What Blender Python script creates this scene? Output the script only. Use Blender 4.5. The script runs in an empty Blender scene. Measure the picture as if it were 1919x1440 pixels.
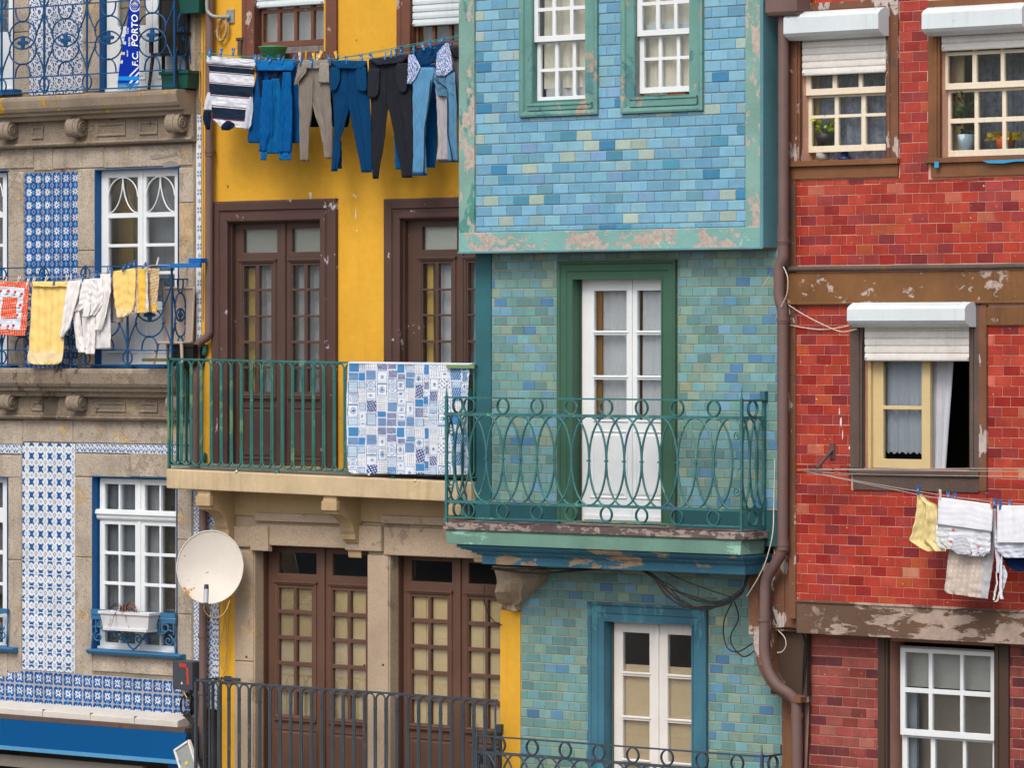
import bpy, bmesh, math, random
import numpy as np
from mathutils import Vector, Matrix
rnd = random.Random(7)
sc = bpy.context.scene
COL = sc.collection
# ---------------------------------------------------------------- camera, sky, sun, exposure
FPX, PHI, DIST, HOR, ZC = 8200.0, math.radians(39.4), 44.8, 640.0, 7.0
SP, CP = math.sin(PHI), math.cos(PHI)
CX, CY = DIST*SP, -DIST*CP
cam = bpy.data.cameras.new('camera'); camo = bpy.data.objects.new('camera', cam); COL.objects.link(camo)
camo.location = (CX, CY, ZC); camo.rotation_euler = (math.pi/2, 0, PHI)
cam.sensor_width = 36; cam.lens = FPX/1919*36; cam.shift_y = -(720-HOR)/1919
cam.clip_start = .5; cam.clip_end = 500
sc.camera = camo
w = bpy.data.worlds.new('World'); sc.world = w; w.use_nodes = True
nt = w.node_tree; sky = nt.nodes.new('ShaderNodeTexSky'); sky.sky_type = 'NISHITA'; sky.sun_disc = False
SUN_EL, SUN_AZ = math.radians(50), math.radians(-14)     # sun in front of the facades, a little to their right
sky.sun_elevation = SUN_EL; sky.sun_rotation = math.pi + SUN_AZ
sky.dust_density = 5.0; sky.ozone_density = .5; sky.air_density = .8
bg = nt.nodes['Background']; bg.inputs[1].default_value = .145; nt.links.new(sky.outputs[0], bg.inputs[0])
sl = bpy.data.lights.new('sun', 'SUN'); sl.energy = 1.0; sl.angle = math.radians(22); sl.color = (1, .95, .88)
so = bpy.data.objects.new('sun', sl); COL.objects.link(so)
sd = Vector((-math.sin(SUN_AZ)*math.cos(SUN_EL), -math.cos(SUN_AZ)*math.cos(SUN_EL), math.sin(SUN_EL)))
so.rotation_euler = sd.to_track_quat('Z', 'Y').to_euler(); so.location = (-10, -20, 20)
sc.view_settings.view_transform = 'Standard'; sc.view_settings.look = 'None'
sc.view_settings.exposure = 0.4; sc.view_settings.gamma = 1
try: sc.cycles.max_bounces = 6; sc.cycles.transparent_max_bounces = 12
except Exception: pass
# ---------------------------------------------------------------- measuring: photo pixel -> point on a plane y=d
def ray(px, py):
    sx = (px-959.5)/FPX; sy = (HOR-py)/FPX
    return (-SP+sx*CP, CP+sx*SP, sy)
def U(px, d=0.):
    r = ray(px, 0); return CX+(d-CY)/r[1]*r[0]
def Z(px, py, d=0.):
    r = ray(px, py); return ZC+(d-CY)/r[1]*r[2]
def P(px, py, d=0.): return (U(px, d), d, Z(px, py, d))
def lin(c):
    if isinstance(c, str):
        c = c.lstrip('#'); c = [int(c[i:i+2], 16) for i in (0, 2, 4)]
    return tuple(((x/255)/12.92 if x/255 <= .04045 else ((x/255+.055)/1.055)**2.4) for x in c[:3])
# ---------------------------------------------------------------- mesh builder
class MB:
    def __init__(s): s.v = []; s.f = []; s.c = []; s.sm = []
    def add(s, vs, fs, col=None, smooth=False):
        o = len(s.v); s.v.extend([tuple(q) for q in vs])
        for i, f in enumerate(fs):
            s.f.append(tuple(o+k for k in f)); s.sm.append(smooth)
            s.c.append(col[i] if (isinstance(col, list)) else (col or (1, 1, 1)))
    def box(s, u0, u1, d0, d1, z0, z1, col=None):
        if u0 > u1: u0, u1 = u1, u0
        if d0 > d1: d0, d1 = d1, d0
        if z0 > z1: z0, z1 = z1, z0
        v = [(x, y, z) for x in (u0, u1) for y in (d0, d1) for z in (z0, z1)]
        s.add(v, [(0, 1, 3, 2), (4, 6, 7, 5), (0, 4, 5, 1), (2, 3, 7, 6), (0, 2, 6, 4), (1, 5, 7, 3)], col)
    def pbox(s, x0, y0, x1, y1, d0, d1, col=None, rx=None):     # box given by photo pixels on its front plane d0
        rx = (x0+x1)/2 if rx is None else rx
        s.box(U(x0, d0), U(x1, d0), d0, d1, Z(rx, y0, d0), Z(rx, y1, d0), col)
    def tile(s, u0, u1, z0, z1, d, h, ins, col=None, jit=0, ix=None):
        ix = ins if ix is None else ix
        a = [(u0, d, z0), (u1, d, z0), (u1, d, z1), (u0, d, z1)]
        b = [(u0+ix, d-h, z0+ins), (u1-ix, d-h, z0+ins), (u1-ix, d-h, z1-ins), (u0+ix, d-h, z1-ins)]
        if jit: b = [(x, y+rnd.uniform(-jit, jit), z) for x, y, z in b]
        s.add(a+b, [(4, 5, 6, 7), (0, 1, 5, 4), (1, 2, 6, 5), (2, 3, 7, 6), (3, 0, 4, 7)], col)
    def prism(s, prof, u0, u1, col=None, smooth=False):           # profile of (d,z) along u
        n = len(prof)
        v = [(u0, d, z) for d, z in prof]+[(u1, d, z) for d, z in prof]
        s.add(v, [(i, (i+1) % n, n+(i+1) % n, n+i) for i in range(n)], col, smooth)
        s.add(v, [tuple(range(n-1, -1, -1)), tuple(range(n, 2*n))], col)
    def plate(s, pts, d0, d1, col=None):                          # outline of (u,z), thickness along d
        n = len(pts); v = [(u, d0, z) for u, z in pts]+[(u, d1, z) for u, z in pts]
        s.add(v, [(i, i+n, (i+1) % n+n, (i+1) % n) for i in range(n)]+[tuple(range(n)), tuple(range(2*n-1, n-1, -1))], col)
    def tube(s, pts, r, n=6, closed=False, col=None, cap=True, r2=None):
        pts = [Vector(p) for p in pts]; m = len(pts)
        if m < 2: return
        rr = r if isinstance(r, (list, tuple)) else [r]*m
        T = []
        for i in range(m):
            if closed: t = pts[(i+1) % m]-pts[i-1]
            else: t = pts[min(i+1, m-1)]-pts[max(i-1, 0)]
            if t.length < 1e-9: t = Vector((0, 0, 1))
            T.append(t.normalized())
        up = Vector((0, 1, 0)) if abs(T[0].y) < .9 else Vector((0, 0, 1))
        nrm = (up-T[0]*up.dot(T[0])).normalized()
        v = []
        for i in range(m):
            nrm = nrm-T[i]*nrm.dot(T[i])
            if nrm.length < 1e-6: nrm = T[i].orthogonal()
            nrm.normalize(); b = T[i].cross(nrm)
            for k in range(n):
                a = 2*math.pi*(k+.5)/n
                v.append(pts[i]+nrm*math.cos(a)*rr[i]*(r2 or 1)+b*math.sin(a)*rr[i])
        f = []
        for i in range(m if closed else m-1):
            j = (i+1) % m
            for k in range(n): f.append((i*n+k, i*n+(k+1) % n, j*n+(k+1) % n, j*n+k))
        s.add(v, f, col, n > 4)
        if cap and not closed:
            s.add(v[:n], [tuple(range(n-1, -1, -1))], col); s.add(v[-n:], [tuple(range(n))], col)
    def lathe(s, prof, org, axis=(0, 0, 1), n=24, col=None):       # (r,h) about axis
        a = Vector(axis).normalized(); x = a.orthogonal().normalized(); y = a.cross(x); o = Vector(org)
        v = []
        for r, h in prof:
            for k in range(n):
                t = 2*math.pi*k/n; v.append(o+a*h+x*math.cos(t)*r+y*math.sin(t)*r)
        f = [(i*n+k, i*n+(k+1) % n, (i+1)*n+(k+1) % n, (i+1)*n+k) for i in range(len(prof)-1) for k in range(n)]
        s.add(v, f, col, True)
    def grid(s, Pg, col=None, smooth=True, closed_u=False):        # Pg: array (nv,nu,3); col (nv-1,nu-1,3)
        nv, nu, _ = Pg.shape; o = len(s.v)
        s.v.extend(map(tuple, Pg.reshape(-1, 3).tolist()))
        cu = nu if closed_u else nu-1
        for j in range(nv-1):
            for i in range(cu):
                i2 = (i+1) % nu
                s.f.append((o+j*nu+i, o+(j+1)*nu+i, o+(j+1)*nu+i2, o+j*nu+i2)); s.sm.append(smooth)
                s.c.append(tuple(col[j, i]) if col is not None else (1, 1, 1))
    def ring(s, rect, prof, bottom=True, col=None):                # sweep (inset, d) round a rectangle (u0,u1,z0,z1)
        u0, u1, z0, z1 = rect; v = []
        for o, d in prof:
            zb = z0+o if bottom else z0
            v += [(u0+o, d, zb), (u0+o, d, z1-o), (u1-o, d, z1-o), (u1-o, d, zb)]
        f = []
        for i in range(len(prof)-1):
            for k in ((0, 1, 2, 3) if bottom else (0, 1, 2)):
                a, b = i*4+k, i*4+(k+1) % 4; f.append((a, b, b+4, a+4))
        s.add(v, f, col)
        if not bottom:
            n = len(prof)
            s.add([v[i*4] for i in range(n)], [tuple(range(n))], col); s.add([v[i*4+3] for i in range(n)], [tuple(range(n-1, -1, -1))], col)
    def holed(s, u0, u1, z0, z1, d, th, holes, col=None, side=True):   # plate with rectangular holes
        us = sorted({round(x, 5) for x in [u0, u1]+[h[k] for h in holes for k in (0, 1)] if u0-1e-6 <= x <= u1+1e-6})
        zs = sorted({round(x, 5) for x in [z0, z1]+[h[k] for h in holes for k in (2, 3)] if z0-1e-6 <= x <= z1+1e-6})
        def solid(i, j):
            if i < 0 or j < 0 or i >= len(us)-1 or j >= len(zs)-1: return False
            cu, cz = (us[i]+us[i+1])/2, (zs[j]+zs[j+1])/2
            return not any(h[0] < cu < h[1] and h[2] < cz < h[3] for h in holes)
        e = d+th
        for i in range(len(us)-1):
            for j in range(len(zs)-1):
                if not solid(i, j): continue
                a, b, c, g = us[i], us[i+1], zs[j], zs[j+1]
                s.add([(a, d, c), (b, d, c), (b, d, g), (a, d, g)], [(0, 1, 2, 3)], col)
                s.add([(a, e, c), (b, e, c), (b, e, g), (a, e, g)], [(3, 2, 1, 0)], col)
                if not solid(i-1, j): s.add([(a, e, c), (a, d, c), (a, d, g), (a, e, g)], [(0, 1, 2, 3)], col)
                if not solid(i+1, j): s.add([(b, d, c), (b, e, c), (b, e, g), (b, d, g)], [(0, 1, 2, 3)], col)
                if not solid(i, j-1): s.add([(a, e, c), (b, e, c), (b, d, c), (a, d, c)], [(0, 1, 2, 3)], col)
                if not solid(i, j+1): s.add([(a, d, g), (b, d, g), (b, e, g), (a, e, g)], [(0, 1, 2, 3)], col)
    def leaf(s, x0, y0, x1, y1, d, th, panes, rx=None, col=None):     # holed plate by pixels
        rx = (x0+x1)/2 if rx is None else rx
        H = [(U(a, d), U(c, d), Z(rx, e, d), Z(rx, b, d)) for a, b, c, e in panes]
        s.holed(U(x0, d), U(x1, d), Z(rx, y1, d), Z(rx, y0, d), d, th, H, col)
    def build(s, name, mat, parent=None, bevel=0, shear=None, **tags):
        if not s.v: return None
        v = np.array(s.v, float)
        if shear: v[:, 2] -= shear[0]*(v[:, 0]-shear[1])
        if parent is not None: base = BASE[parent.name]
        else: base = ((v[:, 0].min()+v[:, 0].max())/2, (v[:, 1].min()+v[:, 1].max())/2, v[:, 2].min())
        v = v-np.array(base)
        me = bpy.data.meshes.new(name); me.from_pydata(v.tolist(), [], s.f); me.update()
        me.polygons.foreach_set('use_smooth', s.sm)
        if any(c != (1, 1, 1) for c in s.c):
            at = me.color_attributes.new('Col', 'FLOAT_COLOR', 'CORNER')
            cnt = np.empty(len(me.polygons), int); me.polygons.foreach_get('loop_total', cnt)
            a = np.ones((len(s.c), 4)); a[:, :3] = np.array(s.c, float)
            at.data.foreach_set('color', np.repeat(a, cnt, axis=0).ravel())
        if bevel:
            bm = bmesh.new(); bm.from_mesh(me); bmesh.ops.remove_doubles(bm, verts=bm.verts, dist=1e-5); bm.to_mesh(me); bm.free()
        for m in (mat if isinstance(mat, (list, tuple)) else [mat]): me.materials.append(m)
        o = bpy.data.objects.new(name, me); COL.objects.link(o)
        if parent is not None: o.parent = parent
        else: o.location = base
        BASE[o.name] = base
        if bevel:
            b = o.modifiers.new('bevel', 'BEVEL'); b.width = bevel; b.segments = 2; b.limit_method = 'ANGLE'; b.angle_limit = math.radians(35); b.harden_normals = False
        for k, q in tags.items(): o[k] = q
        return o
BASE = {}
def thing(name, label, category, loc, group=None):
    o = bpy.data.objects.new(name, None); COL.objects.link(o); o.location = loc; o.empty_display_size = .2
    o['label'] = label; o['category'] = category
    if group: o['group'] = group
    BASE[o.name] = tuple(loc); return o
def structure(mb, name, mat): return mb.build(name, mat, kind='structure')
def cells(x0, y0, x1, y1, nx, ny, m=4, my=None):                  # pane rectangles of a glazing grid
    my = my or m; wx = (x1-x0-m*(nx-1))/nx; wy = (y1-y0-my*(ny-1))/ny
    return [(x0+i*(wx+m), y0+j*(wy+my), x0+i*(wx+m)+wx, y0+j*(wy+my)+wy) for i in range(nx) for j in range(ny)]
# ---------------------------------------------------------------- materials
class NT:
    def __init__(s, name):
        s.m = bpy.data.materials.new(name); s.m.use_nodes = True; s.t = s.m.node_tree; s.b = s.t.nodes['Principled BSDF']
        s.tc = s.t.nodes.new('ShaderNodeTexCoord')
    def n(s, k, **kw):
        q = s.t.nodes.new('ShaderNode'+k)
        for a, b in kw.items(): setattr(q, a, b)
        return q
    def l(s, a, b): s.t.links.new(a, b)
    def noise(s, scale, detail=4, rough=.55, stretch=None, dist=0, off=0):
        q = s.n('TexNoise'); q.inputs['Scale'].default_value = scale; q.inputs['Detail'].default_value = detail
        q.inputs['Roughness'].default_value = rough; q.inputs['Distortion'].default_value = dist
        mp = s.n('Mapping'); mp.inputs['Location'].default_value = (off, off*.7, off*1.3)
        if stretch: mp.inputs['Scale'].default_value = stretch
        s.l(s.tc.outputs['Object'], mp.inputs[0]); s.l(mp.outputs[0], q.inputs['Vector']); return q.outputs[0]
    def ramp(s, x, a, b, lo=0., hi=1.):
        q = s.n('MapRange'); q.inputs[1].default_value = a; q.inputs[2].default_value = b
        q.inputs[3].default_value = lo; q.inputs[4].default_value = hi; s.l(x, q.inputs[0]); return q.outputs[0]
    def math(s, op, a, b):
        q = s.n('Math', operation=op)
        for i, x in enumerate((a, b)):
            if isinstance(x, (int, float)): q.inputs[i].default_value = x
            else: s.l(x, q.inputs[i])
        return q.outputs[0]
    def mix(s, f, a, b, bt='MIX'):
        q = s.n('Mix', data_type='RGBA', blend_type=bt)
        for i, x in ((0, f), (6, a), (7, b)):
            if isinstance(x, (int, float)): q.inputs[i].default_value = x
            elif isinstance(x, tuple): q.inputs[i].default_value = (*x, 1)
            else: s.l(x, q.inputs[i])
        return q.outputs[2]
MATS = {}
def M(name, col, rough=.75, var=.18, vs=1.3, fine=.06, fs=25, peel=None, peel2=None, streak=0, scol='4a4038', bump=.15, bs=60, attr=False, spec=.35, metal=0, spots=None, sheen=0, off=0):
    t = NT(name); c = lin(col)
    base = c
    if attr:
        a = t.n('VertexColor', layer_name='Col'); base = a.outputs[0]
        if col != 'ffffff': base = t.mix(1., base, c, 'MULTIPLY')
    x = base
    hgt = None
    if var:
        f = t.ramp(t.noise(vs, 5, .6, off=off), .3, .7, 1-var, 1+var*.6)
        g = t.n('CombineColor'); [t.l(f, g.inputs[i]) for i in range(3)]
        x = t.mix(1., x, g.outputs[0], 'MULTIPLY')
    if fine:
        f = t.ramp(t.noise(fs, 5, .7, off=off+3), .3, .7, 1-fine, 1+fine)
        g = t.n('CombineColor'); [t.l(f, g.inputs[i]) for i in range(3)]
        x = t.mix(1., x, g.outputs[0], 'MULTIPLY')
    if streak:
        k = t.math('MULTIPLY', t.ramp(t.noise(1., 6, .65, (14, 14, 1.1), off=off), .5, .75), t.ramp(t.noise(1.1, 3, off=off+5), .4, .65))
        x = t.mix(t.math('MULTIPLY', k, streak), x, lin(scol))
    for i, pl in enumerate((peel, peel2)):
        if not pl: continue
        pc, thr, ps = pl[:3]; st = pl[3] if len(pl) > 3 else None
        n1 = t.noise(ps, 9, .68, st, .3, off+7*i+1); n2 = t.noise(ps*.22, 3, .5, None, 0, off+9*i+2)
        k = t.ramp(t.math('ADD', t.math('MULTIPLY', n1, .6), t.math('MULTIPLY', n2, .4)), thr, thr+.012)
        pcol = t.mix(t.ramp(t.noise(ps*2.2, 4, .6, off=off), .35, .65), lin(pc), tuple(q*.72 for q in lin(pc)))
        x = t.mix(k, x, pcol)
        hgt = k if hgt is None else t.math('MAXIMUM', hgt, k)
    if spots:
        k = t.ramp(t.noise(spots[1], 2, .5, off=off), spots[2], spots[2]+.03); x = t.mix(k, x, lin(spots[0]))
    t.l(x, t.b.inputs['Base Color']) if not isinstance(x, tuple) else setattr(t.b.inputs['Base Color'], 'default_value', (*x, 1))
    t.b.inputs['Roughness'].default_value = rough; t.b.inputs['Specular IOR Level'].default_value = spec; t.b.inputs['Metallic'].default_value = metal
    if sheen: t.b.inputs['Sheen Weight'].default_value = sheen
    if bump:
        b = t.n('Bump'); b.inputs['Strength'].default_value = bump; b.inputs['Distance'].default_value = .01
        h = t.noise(bs, 5, .6)
        if hgt is not None: h = t.math('SUBTRACT', h, t.math('MULTIPLY', hgt, .8))
        t.l(h, b.inputs['Height']); t.l(b.outputs[0], t.b.inputs['Normal'])
    MATS[name] = t.m; return t.m
def glass(name, tint=(.93, .96, .97), gl=.6):
    t = NT(name); out = t.t.nodes['Material Output']
    tr = t.n('BsdfTransparent'); tr.inputs[0].default_value = (*tint, 1)
    g = t.n('BsdfGlossy'); g.inputs['Roughness'].default_value = .03
    f = t.n('Fresnel'); f.inputs[0].default_value = 1.5
    m = t.n('MixShader'); t.l(t.ramp(f.outputs[0], 0, 1, 0, gl), m.inputs[0]); t.l(tr.outputs[0], m.inputs[1]); t.l(g.outputs[0], m.inputs[2])
    t.l(m.outputs[0], out.inputs[0]); return t.m
GLASS = glass('window glass')
granite = M('granite', 'aca395', .9, .26, 2.6, .18, 70, bump=.6, bs=70, streak=.5, peel=('bfa984', .56, 3.5), peel2=('a29888', .57, 5), spots=('6d6152', 110, .6))
granite_dark = M('weathered granite', '8f8475', .95, .3, 2.2, .16, 80, bump=.6, bs=70, streak=.85, scol='38322b', spots=('5f554a', 110, .58), peel=('a3937d', .565, 4), peel2=('5e5549', .575, 3))
lichen = M('granite with yellow lichen', '8b8071', .95, .3, 2.0, .14, 80, bump=.6, bs=70, streak=.7, scol='4b443c', peel=('c79a1e', .572, 9))
granite_tan = M('tan granite', 'ad9d88', .9, .2, 1.2, .14, 100, bump=.4, bs=110, streak=.25, scol='8c8078', spots=('7c6a55', 110, .6), peel=('9c8c7a', .58, 3.5), peel2=('bda788', .6, 4))
azul = M('azulejo glaze', 'ffffff', .28, .12, 2.5, .06, 30, bump=.06, bs=40, attr=True, spec=.5)
white_gloss = M('white gloss paint', 'd6dee2', .45, .06, 2, .02, bump=.05, bs=30, streak=.12, scol='9a948c')
white_old = M('worn white paint', 'd8d7d3', .55, .08, 2, .03, bump=.1, bs=30, streak=.25, scol='8a8175', peel=('9b9184', .66, 22))
cream_old = M('worn cream paint', 'ddd5c0', .6, .08, 2, .04, bump=.2, bs=30, streak=.25, scol='8a7d66', peel=('a9a9b4', .625, 14, (1, 1, 2.2)))
cream_plain = M('yellowed paint', 'c6b386', .55, .1, 2, .03, bump=.1, bs=30, peel=('9a9aa2', .66, 18))
blue_paint = M('deep blue paint', '045089', .5, .12, 2, .04, bump=.08, bs=40)
navy_paint = M('navy iron paint', '0d4672', .5, .18, 3, .06, bump=.1, bs=60)
steel_blue = M('blue grey sill paint', '306a94', .55, .12, 2, .04, bump=.1, bs=40)
yellow = M('yellow render', 'd1a030', .85, .1, 1.1, .05, 9, bump=.35, bs=16, streak=.3, scol='a3761f', peel=('e6dcc8', .69, 13), peel2=('cb972a', .62, 1.6), spots=('8a6a35', 3.3, .77))
brown_door = M('dark brown paint', '4f3d35', .5, .16, 2.5, .05, bump=.12, bs=40, peel=('b9aaa6', .64, 18), streak=.2, scol='3a2c28')
brown_frame = M('flaking dark brown paint', '4f3a35', .55, .15, 2, .05, bump=.15, bs=40, peel=('b9b3b8', .612, 12, (1, 1, .6)))
brown_win = M('sun bleached brown paint', '6b4638', .6, .2, 2, .06, bump=.2, bs=40, peel=('b7a59c', .6, 9, (1, 1, .45)))
brown_low = M('warm brown door paint', '5d4438', .5, .2, 1.6, .05, bump=.12, bs=40, peel=('b5a79e', .675, 20))
pipe_brown = M('brown pipe paint', '6c5855', .5, .14, 2, .04, bump=.06, bs=30, streak=.2, scol='4e403d')
cream_conc = M('stained cream render', 'bcab8a', .9, .18, 2.2, .05, 20, bump=.2, bs=40, streak=.6, scol='8f7a52', peel=('a98c5a', .67, 6))
cream_dull = M('dull cream render', 'ad9874', .9, .15, 1.5, .05, 20, bump=.2, bs=40, streak=.3, scol='8a6f48')
green_iron = M('green iron paint', '2f6a66', .5, .25, 4, .08, 40, bump=.15, bs=60, peel=('5f8a6b', .56, 6), peel2=('8f8a74', .7, 25))
green_iron2 = M('pale green iron paint', '356c6e', .5, .25, 4, .08, 40, bump=.15, bs=60, peel=('5f8f80', .57, 5), peel2=('3a5f7c', .58, 7))
grey_iron = M('dark grey iron paint', '3a4650', .5, .25, 3, .06, 40, bump=.15, bs=60, peel=('5c5a55', .6, 6))
white_rail = M('white bar paint', 'c9d2cf', .5, .1, 2, .04, bump=.1)
teal_board = M('peeling teal board paint', '779f97', .7, .24, 1.6, .05, bump=.3, bs=50, peel=('4f8f86', .57, 2.4, (1, 1, .5)), peel2=('b5aba2', .535, 8, (1, 1, .6)), streak=.2, scol='3f7a72')
teal_beam = M('badly peeling teal beam paint', '74a6a2', .7, .2, 1.6, .05, bump=.35, bs=50, peel=('b3a9a0', .515, 9, (.7, 1, 1.2)), peel2=('c9d3c6', .6, 14))
teal_case = M('window teal paint', '608f8a', .65, .2, 2.2, .06, bump=.2, bs=50, peel=('a39a8a', .565, 7, (1, 1, .5)), peel2=('4f8287', .55, 3))
teal_dark = M('dark teal paint', '2b5f68', .5, .25, 1.3, .05, bump=.1, bs=50, peel=('3f7f8c', .58, 2.4, (1, 1, .4)))
teal_cheek = M('petrol blue paint', '5a8c98', .55, .25, 1.3, .06, bump=.15, bs=50, peel=('4a6068', .6, 2.6, (1, 1, .4)))
teal_base = M('dark green skirting paint', '25545a', .5, .15, 1.3, .05, bump=.1, bs=50, peel=('6f8f88', .71, 12))
green_case = M('leaf green paint', '395f4d', .5, .12, 1.5, .04, bump=.08, bs=50, peel=('7fa596', .73, 12))
petrol_case = M('petrol door case paint', '3a6e82', .55, .22, 2.2, .05, bump=.15, bs=50, peel=('4f8f9c', .57, 4, (1, 1, .35)), peel2=('2a5468', .6, 6))
balc_green = M('streaky pale green fascia paint', '6b9486', .65, .25, 1.5, .05, bump=.2, bs=50, peel=('a58a70', .6, 2.5, (.7, 1, 2)), peel2=('8fbfae', .55, 3, (.6, 1, 2)))
balc_blue = M('peeling petrol moulding paint', '38728a', .65, .22, 1.5, .05, bump=.3, bs=50, peel=('ab957c', .55, 5, (.6, 1, 1.6)), peel2=('4488a0', .54, 4, (.6, 1, 2)))
balc_top = M('lichened board', '5b4f50', .9, .3, 4, .1, bump=.5, bs=60, peel=('9c8f86', .52, 9, (1, 1, 2)), peel2=('8a7d3a', .62, 5))
grout_blue = M('grey mortar', '8f9490', .95, .15, 3, .1, bump=.3)
grout_mid = M('sandy mortar', 'a39a80', .95, .15, 3, .1, bump=.3)
grout_red = M('pinkish mortar', 'd0a28e', .95, .15, 3, .1, bump=.3)
tiles_blue = M('blue glazed tile', 'ffffff', .22, .09, 1.3, .09, 9, bump=.12, bs=11, attr=True, spec=.5, streak=.28, scol='5f7f88', spots=('c9d6cf', 30, .78))
tiles_mid = M('sea green glazed tile', 'ffffff', .3, .1, 1.3, .1, 9, bump=.12, bs=11, attr=True, spec=.5, streak=.32, scol='4f6256', spots=('c0c0a4', 26, .765))
tiles_red = M('oxblood glazed tile', 'ffffff', .18, .16, 1.5, .22, 6, streak=.25, scol='5a2a26', bump=.14, bs=10, attr=True, spec=.5, spots=('d8b8a4', 27, .735))
red_trim = M('orange brown board paint', '765033', .65, .3, 1.8, .06, bump=.25, bs=50, streak=.75, scol='4a3a33')
red_beam = M('orange brown beam with flaked patches', '74512f', .7, .34, 1.5, .06, bump=.3, bs=50, streak=.75, scol='43342d', peel=('b3a39b', .57, 7, (1, 1, 1.4)))
red_beam2 = M('badly flaked brown beam', '5f4a3b', .75, .2, 2, .06, bump=.45, bs=50, peel=('a8978b', .52, 4.2, (.8, 1, 2.6)), peel2=('8d7c72', .58, 8))
grey_brown = M('grey brown weathered wood', '574a45', .8, .28, 2, .1, bump=.35, bs=60, peel=('6b5037', .57, 3, (1, 1, .3)), streak=.4, scol='2b2625')
grey_brown_peel = M('brown board with white flakes', '6d4a36', .75, .25, 2, .08, bump=.35, bs=60, peel=('b9aea8', .545, 9, (1, 1, .4)), peel2=('574a45', .55, 3))
dark_case = M('dark olive brown case paint', '43352b', .6, .1, 1.5, .04, bump=.1, bs=40)
shutter_white = M('shutter box aluminium', 'c9d6dc', .4, .07, 2, .03, bump=.04, streak=.5, scol='8f877a', peel=('b5aea2', .66, 9))
shutter_dirty = M('dirty shutter slat', 'dcdcd9', .5, .14, 3, .06, bump=.1, streak=.4, scol='8d8173')
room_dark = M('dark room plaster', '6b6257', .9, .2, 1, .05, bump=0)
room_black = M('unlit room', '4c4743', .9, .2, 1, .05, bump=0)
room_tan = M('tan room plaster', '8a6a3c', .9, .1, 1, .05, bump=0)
blind_cream = M('cream inner shutter', 'f0d2a0', .8, .12, .9, .03, bump=.05)
curtain_m = M('net curtain', 'd5d5d8', .9, .08, 3, .06, 60, bump=.15, bs=120, sheen=.2)
curtain_dk = M('grey net curtain', 'a4a7ae', .9, .12, 3, .08, 60, bump=.15, bs=120)
curtain_cr = M('cream curtain', 'f2e8d6', .9, .1, 3, .06, 60, bump=.15, bs=120)
paving = M('granite setts', '7a746c', .9, .3, .8, .2, 6, bump=.3, bs=6)
rubber = M('black cable sheath', '1e1c1c', .6, .1, bump=0)
rope = M('pale cord', 'c8c0b0', .8, .1, bump=0)
cable_tan = M('tan cable', 'b09468', .7, .1, bump=0)
line_teal = M('teal washing line', '1d8f86', .5, .1, bump=0)
line_grey = M('grey washing line', 'a39c96', .6, .1, bump=0)
peg_blue = M('blue peg plastic', '0a6cb4', .35, .08, bump=0)
peg_white = M('white peg plastic', 'd6d6cf', .4, .08, bump=0)
peg_yellow = M('yellow peg plastic', 'd9b81e', .4, .08, bump=0)
peg_orange = M('orange peg plastic', 'd0661a', .4, .08, bump=0)
cloth = M('washed cotton', 'ffffff', .95, .06, 5, .06, 140, bump=.3, bs=45, attr=True, spec=.06)
# ---------------------------------------------------------------- ground
g = MB(); g.box(-40, 40, -60, 12, -.3, 0); structure(g, 'pavement', paving)
h = MB(); G = np.zeros((12, 40, 3)); hr = np.random.RandomState(2)  # unseen slope, added to keep the bright horizon out of the pane reflections
for j in range(12):
    for i in range(40): G[j, i] = (-130+i*7, -62-j*3.2, (0 if j == 0 else 4+9*math.sin(j/11*1.5)+hr.uniform(-.8, .8)))
h.grid(G[:, ::-1]); structure(h, 'reflection_blocker', M('dull brown blocker', '5e5a4e', .95, .4, .2, .2, 3, bump=0))
# ---------------------------------------------------------------- shared builders
def pal(cols, s=.84, k=.97):
    out = []
    for c in cols:
        c = lin(c); g_ = .3*c[0]+.59*c[1]+.11*c[2]; out.append(tuple(k*(g_+(q-g_)*s) for q in c))
    return out
def sub(r, h):
    a, b, c, e = r
    if h[1] <= a or h[0] >= b or h[3] <= c or h[2] >= e: return [r]
    out = []
    if h[0] > a: out.append((a, h[0], c, e))
    if h[1] < b: out.append((h[1], b, c, e))
    m0, m1 = max(a, h[0]), min(b, h[1])
    if h[2] > c: out.append((m0, m1, c, h[2]))
    if h[3] < e: out.append((m0, m1, h[3], e))
    return out
def bricks(mb, u0, u1, z0, z1, d, tw, th, gap, holes, colors, wts, h=.006, ins=.003, ztop=None, gz=None):
    gz = gz or gap
    ztop = z1 if ztop is None else ztop
    nrow = int((ztop-z0)/th)+2; k0 = int(math.floor((ztop-z1)/th))-1
    for r in range(k0, nrow):
        zt = ztop-r*th; zb = zt-th
        off = (r % 2)*tw/2+rnd.uniform(-.012, .012)
        x = math.floor((u0-off)/tw)*tw+off
        while x < u1:
            R = [(max(x, u0)+gap/2, min(x+tw, u1)-gap/2, max(zb, z0)+gz/2, min(zt, z1)-gz/2)]
            x += tw
            for H in holes: R = [q for s in R for q in sub(s, H)]
            c = rnd.choices(colors, wts)[0]; f = rnd.uniform(.9, 1.1)
            c = tuple(min(1, q*f*rnd.uniform(.97, 1.03)) for q in c)
            for a, b, e, g_ in R:
                if b-a > .012 and g_-e > .012:
                    s_ = rnd.uniform(-.0015, .0015); mb.tile(a+rnd.uniform(0, .001), b, e+s_, g_+s_, d, h, ins, c, .0008, .0012)
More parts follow.
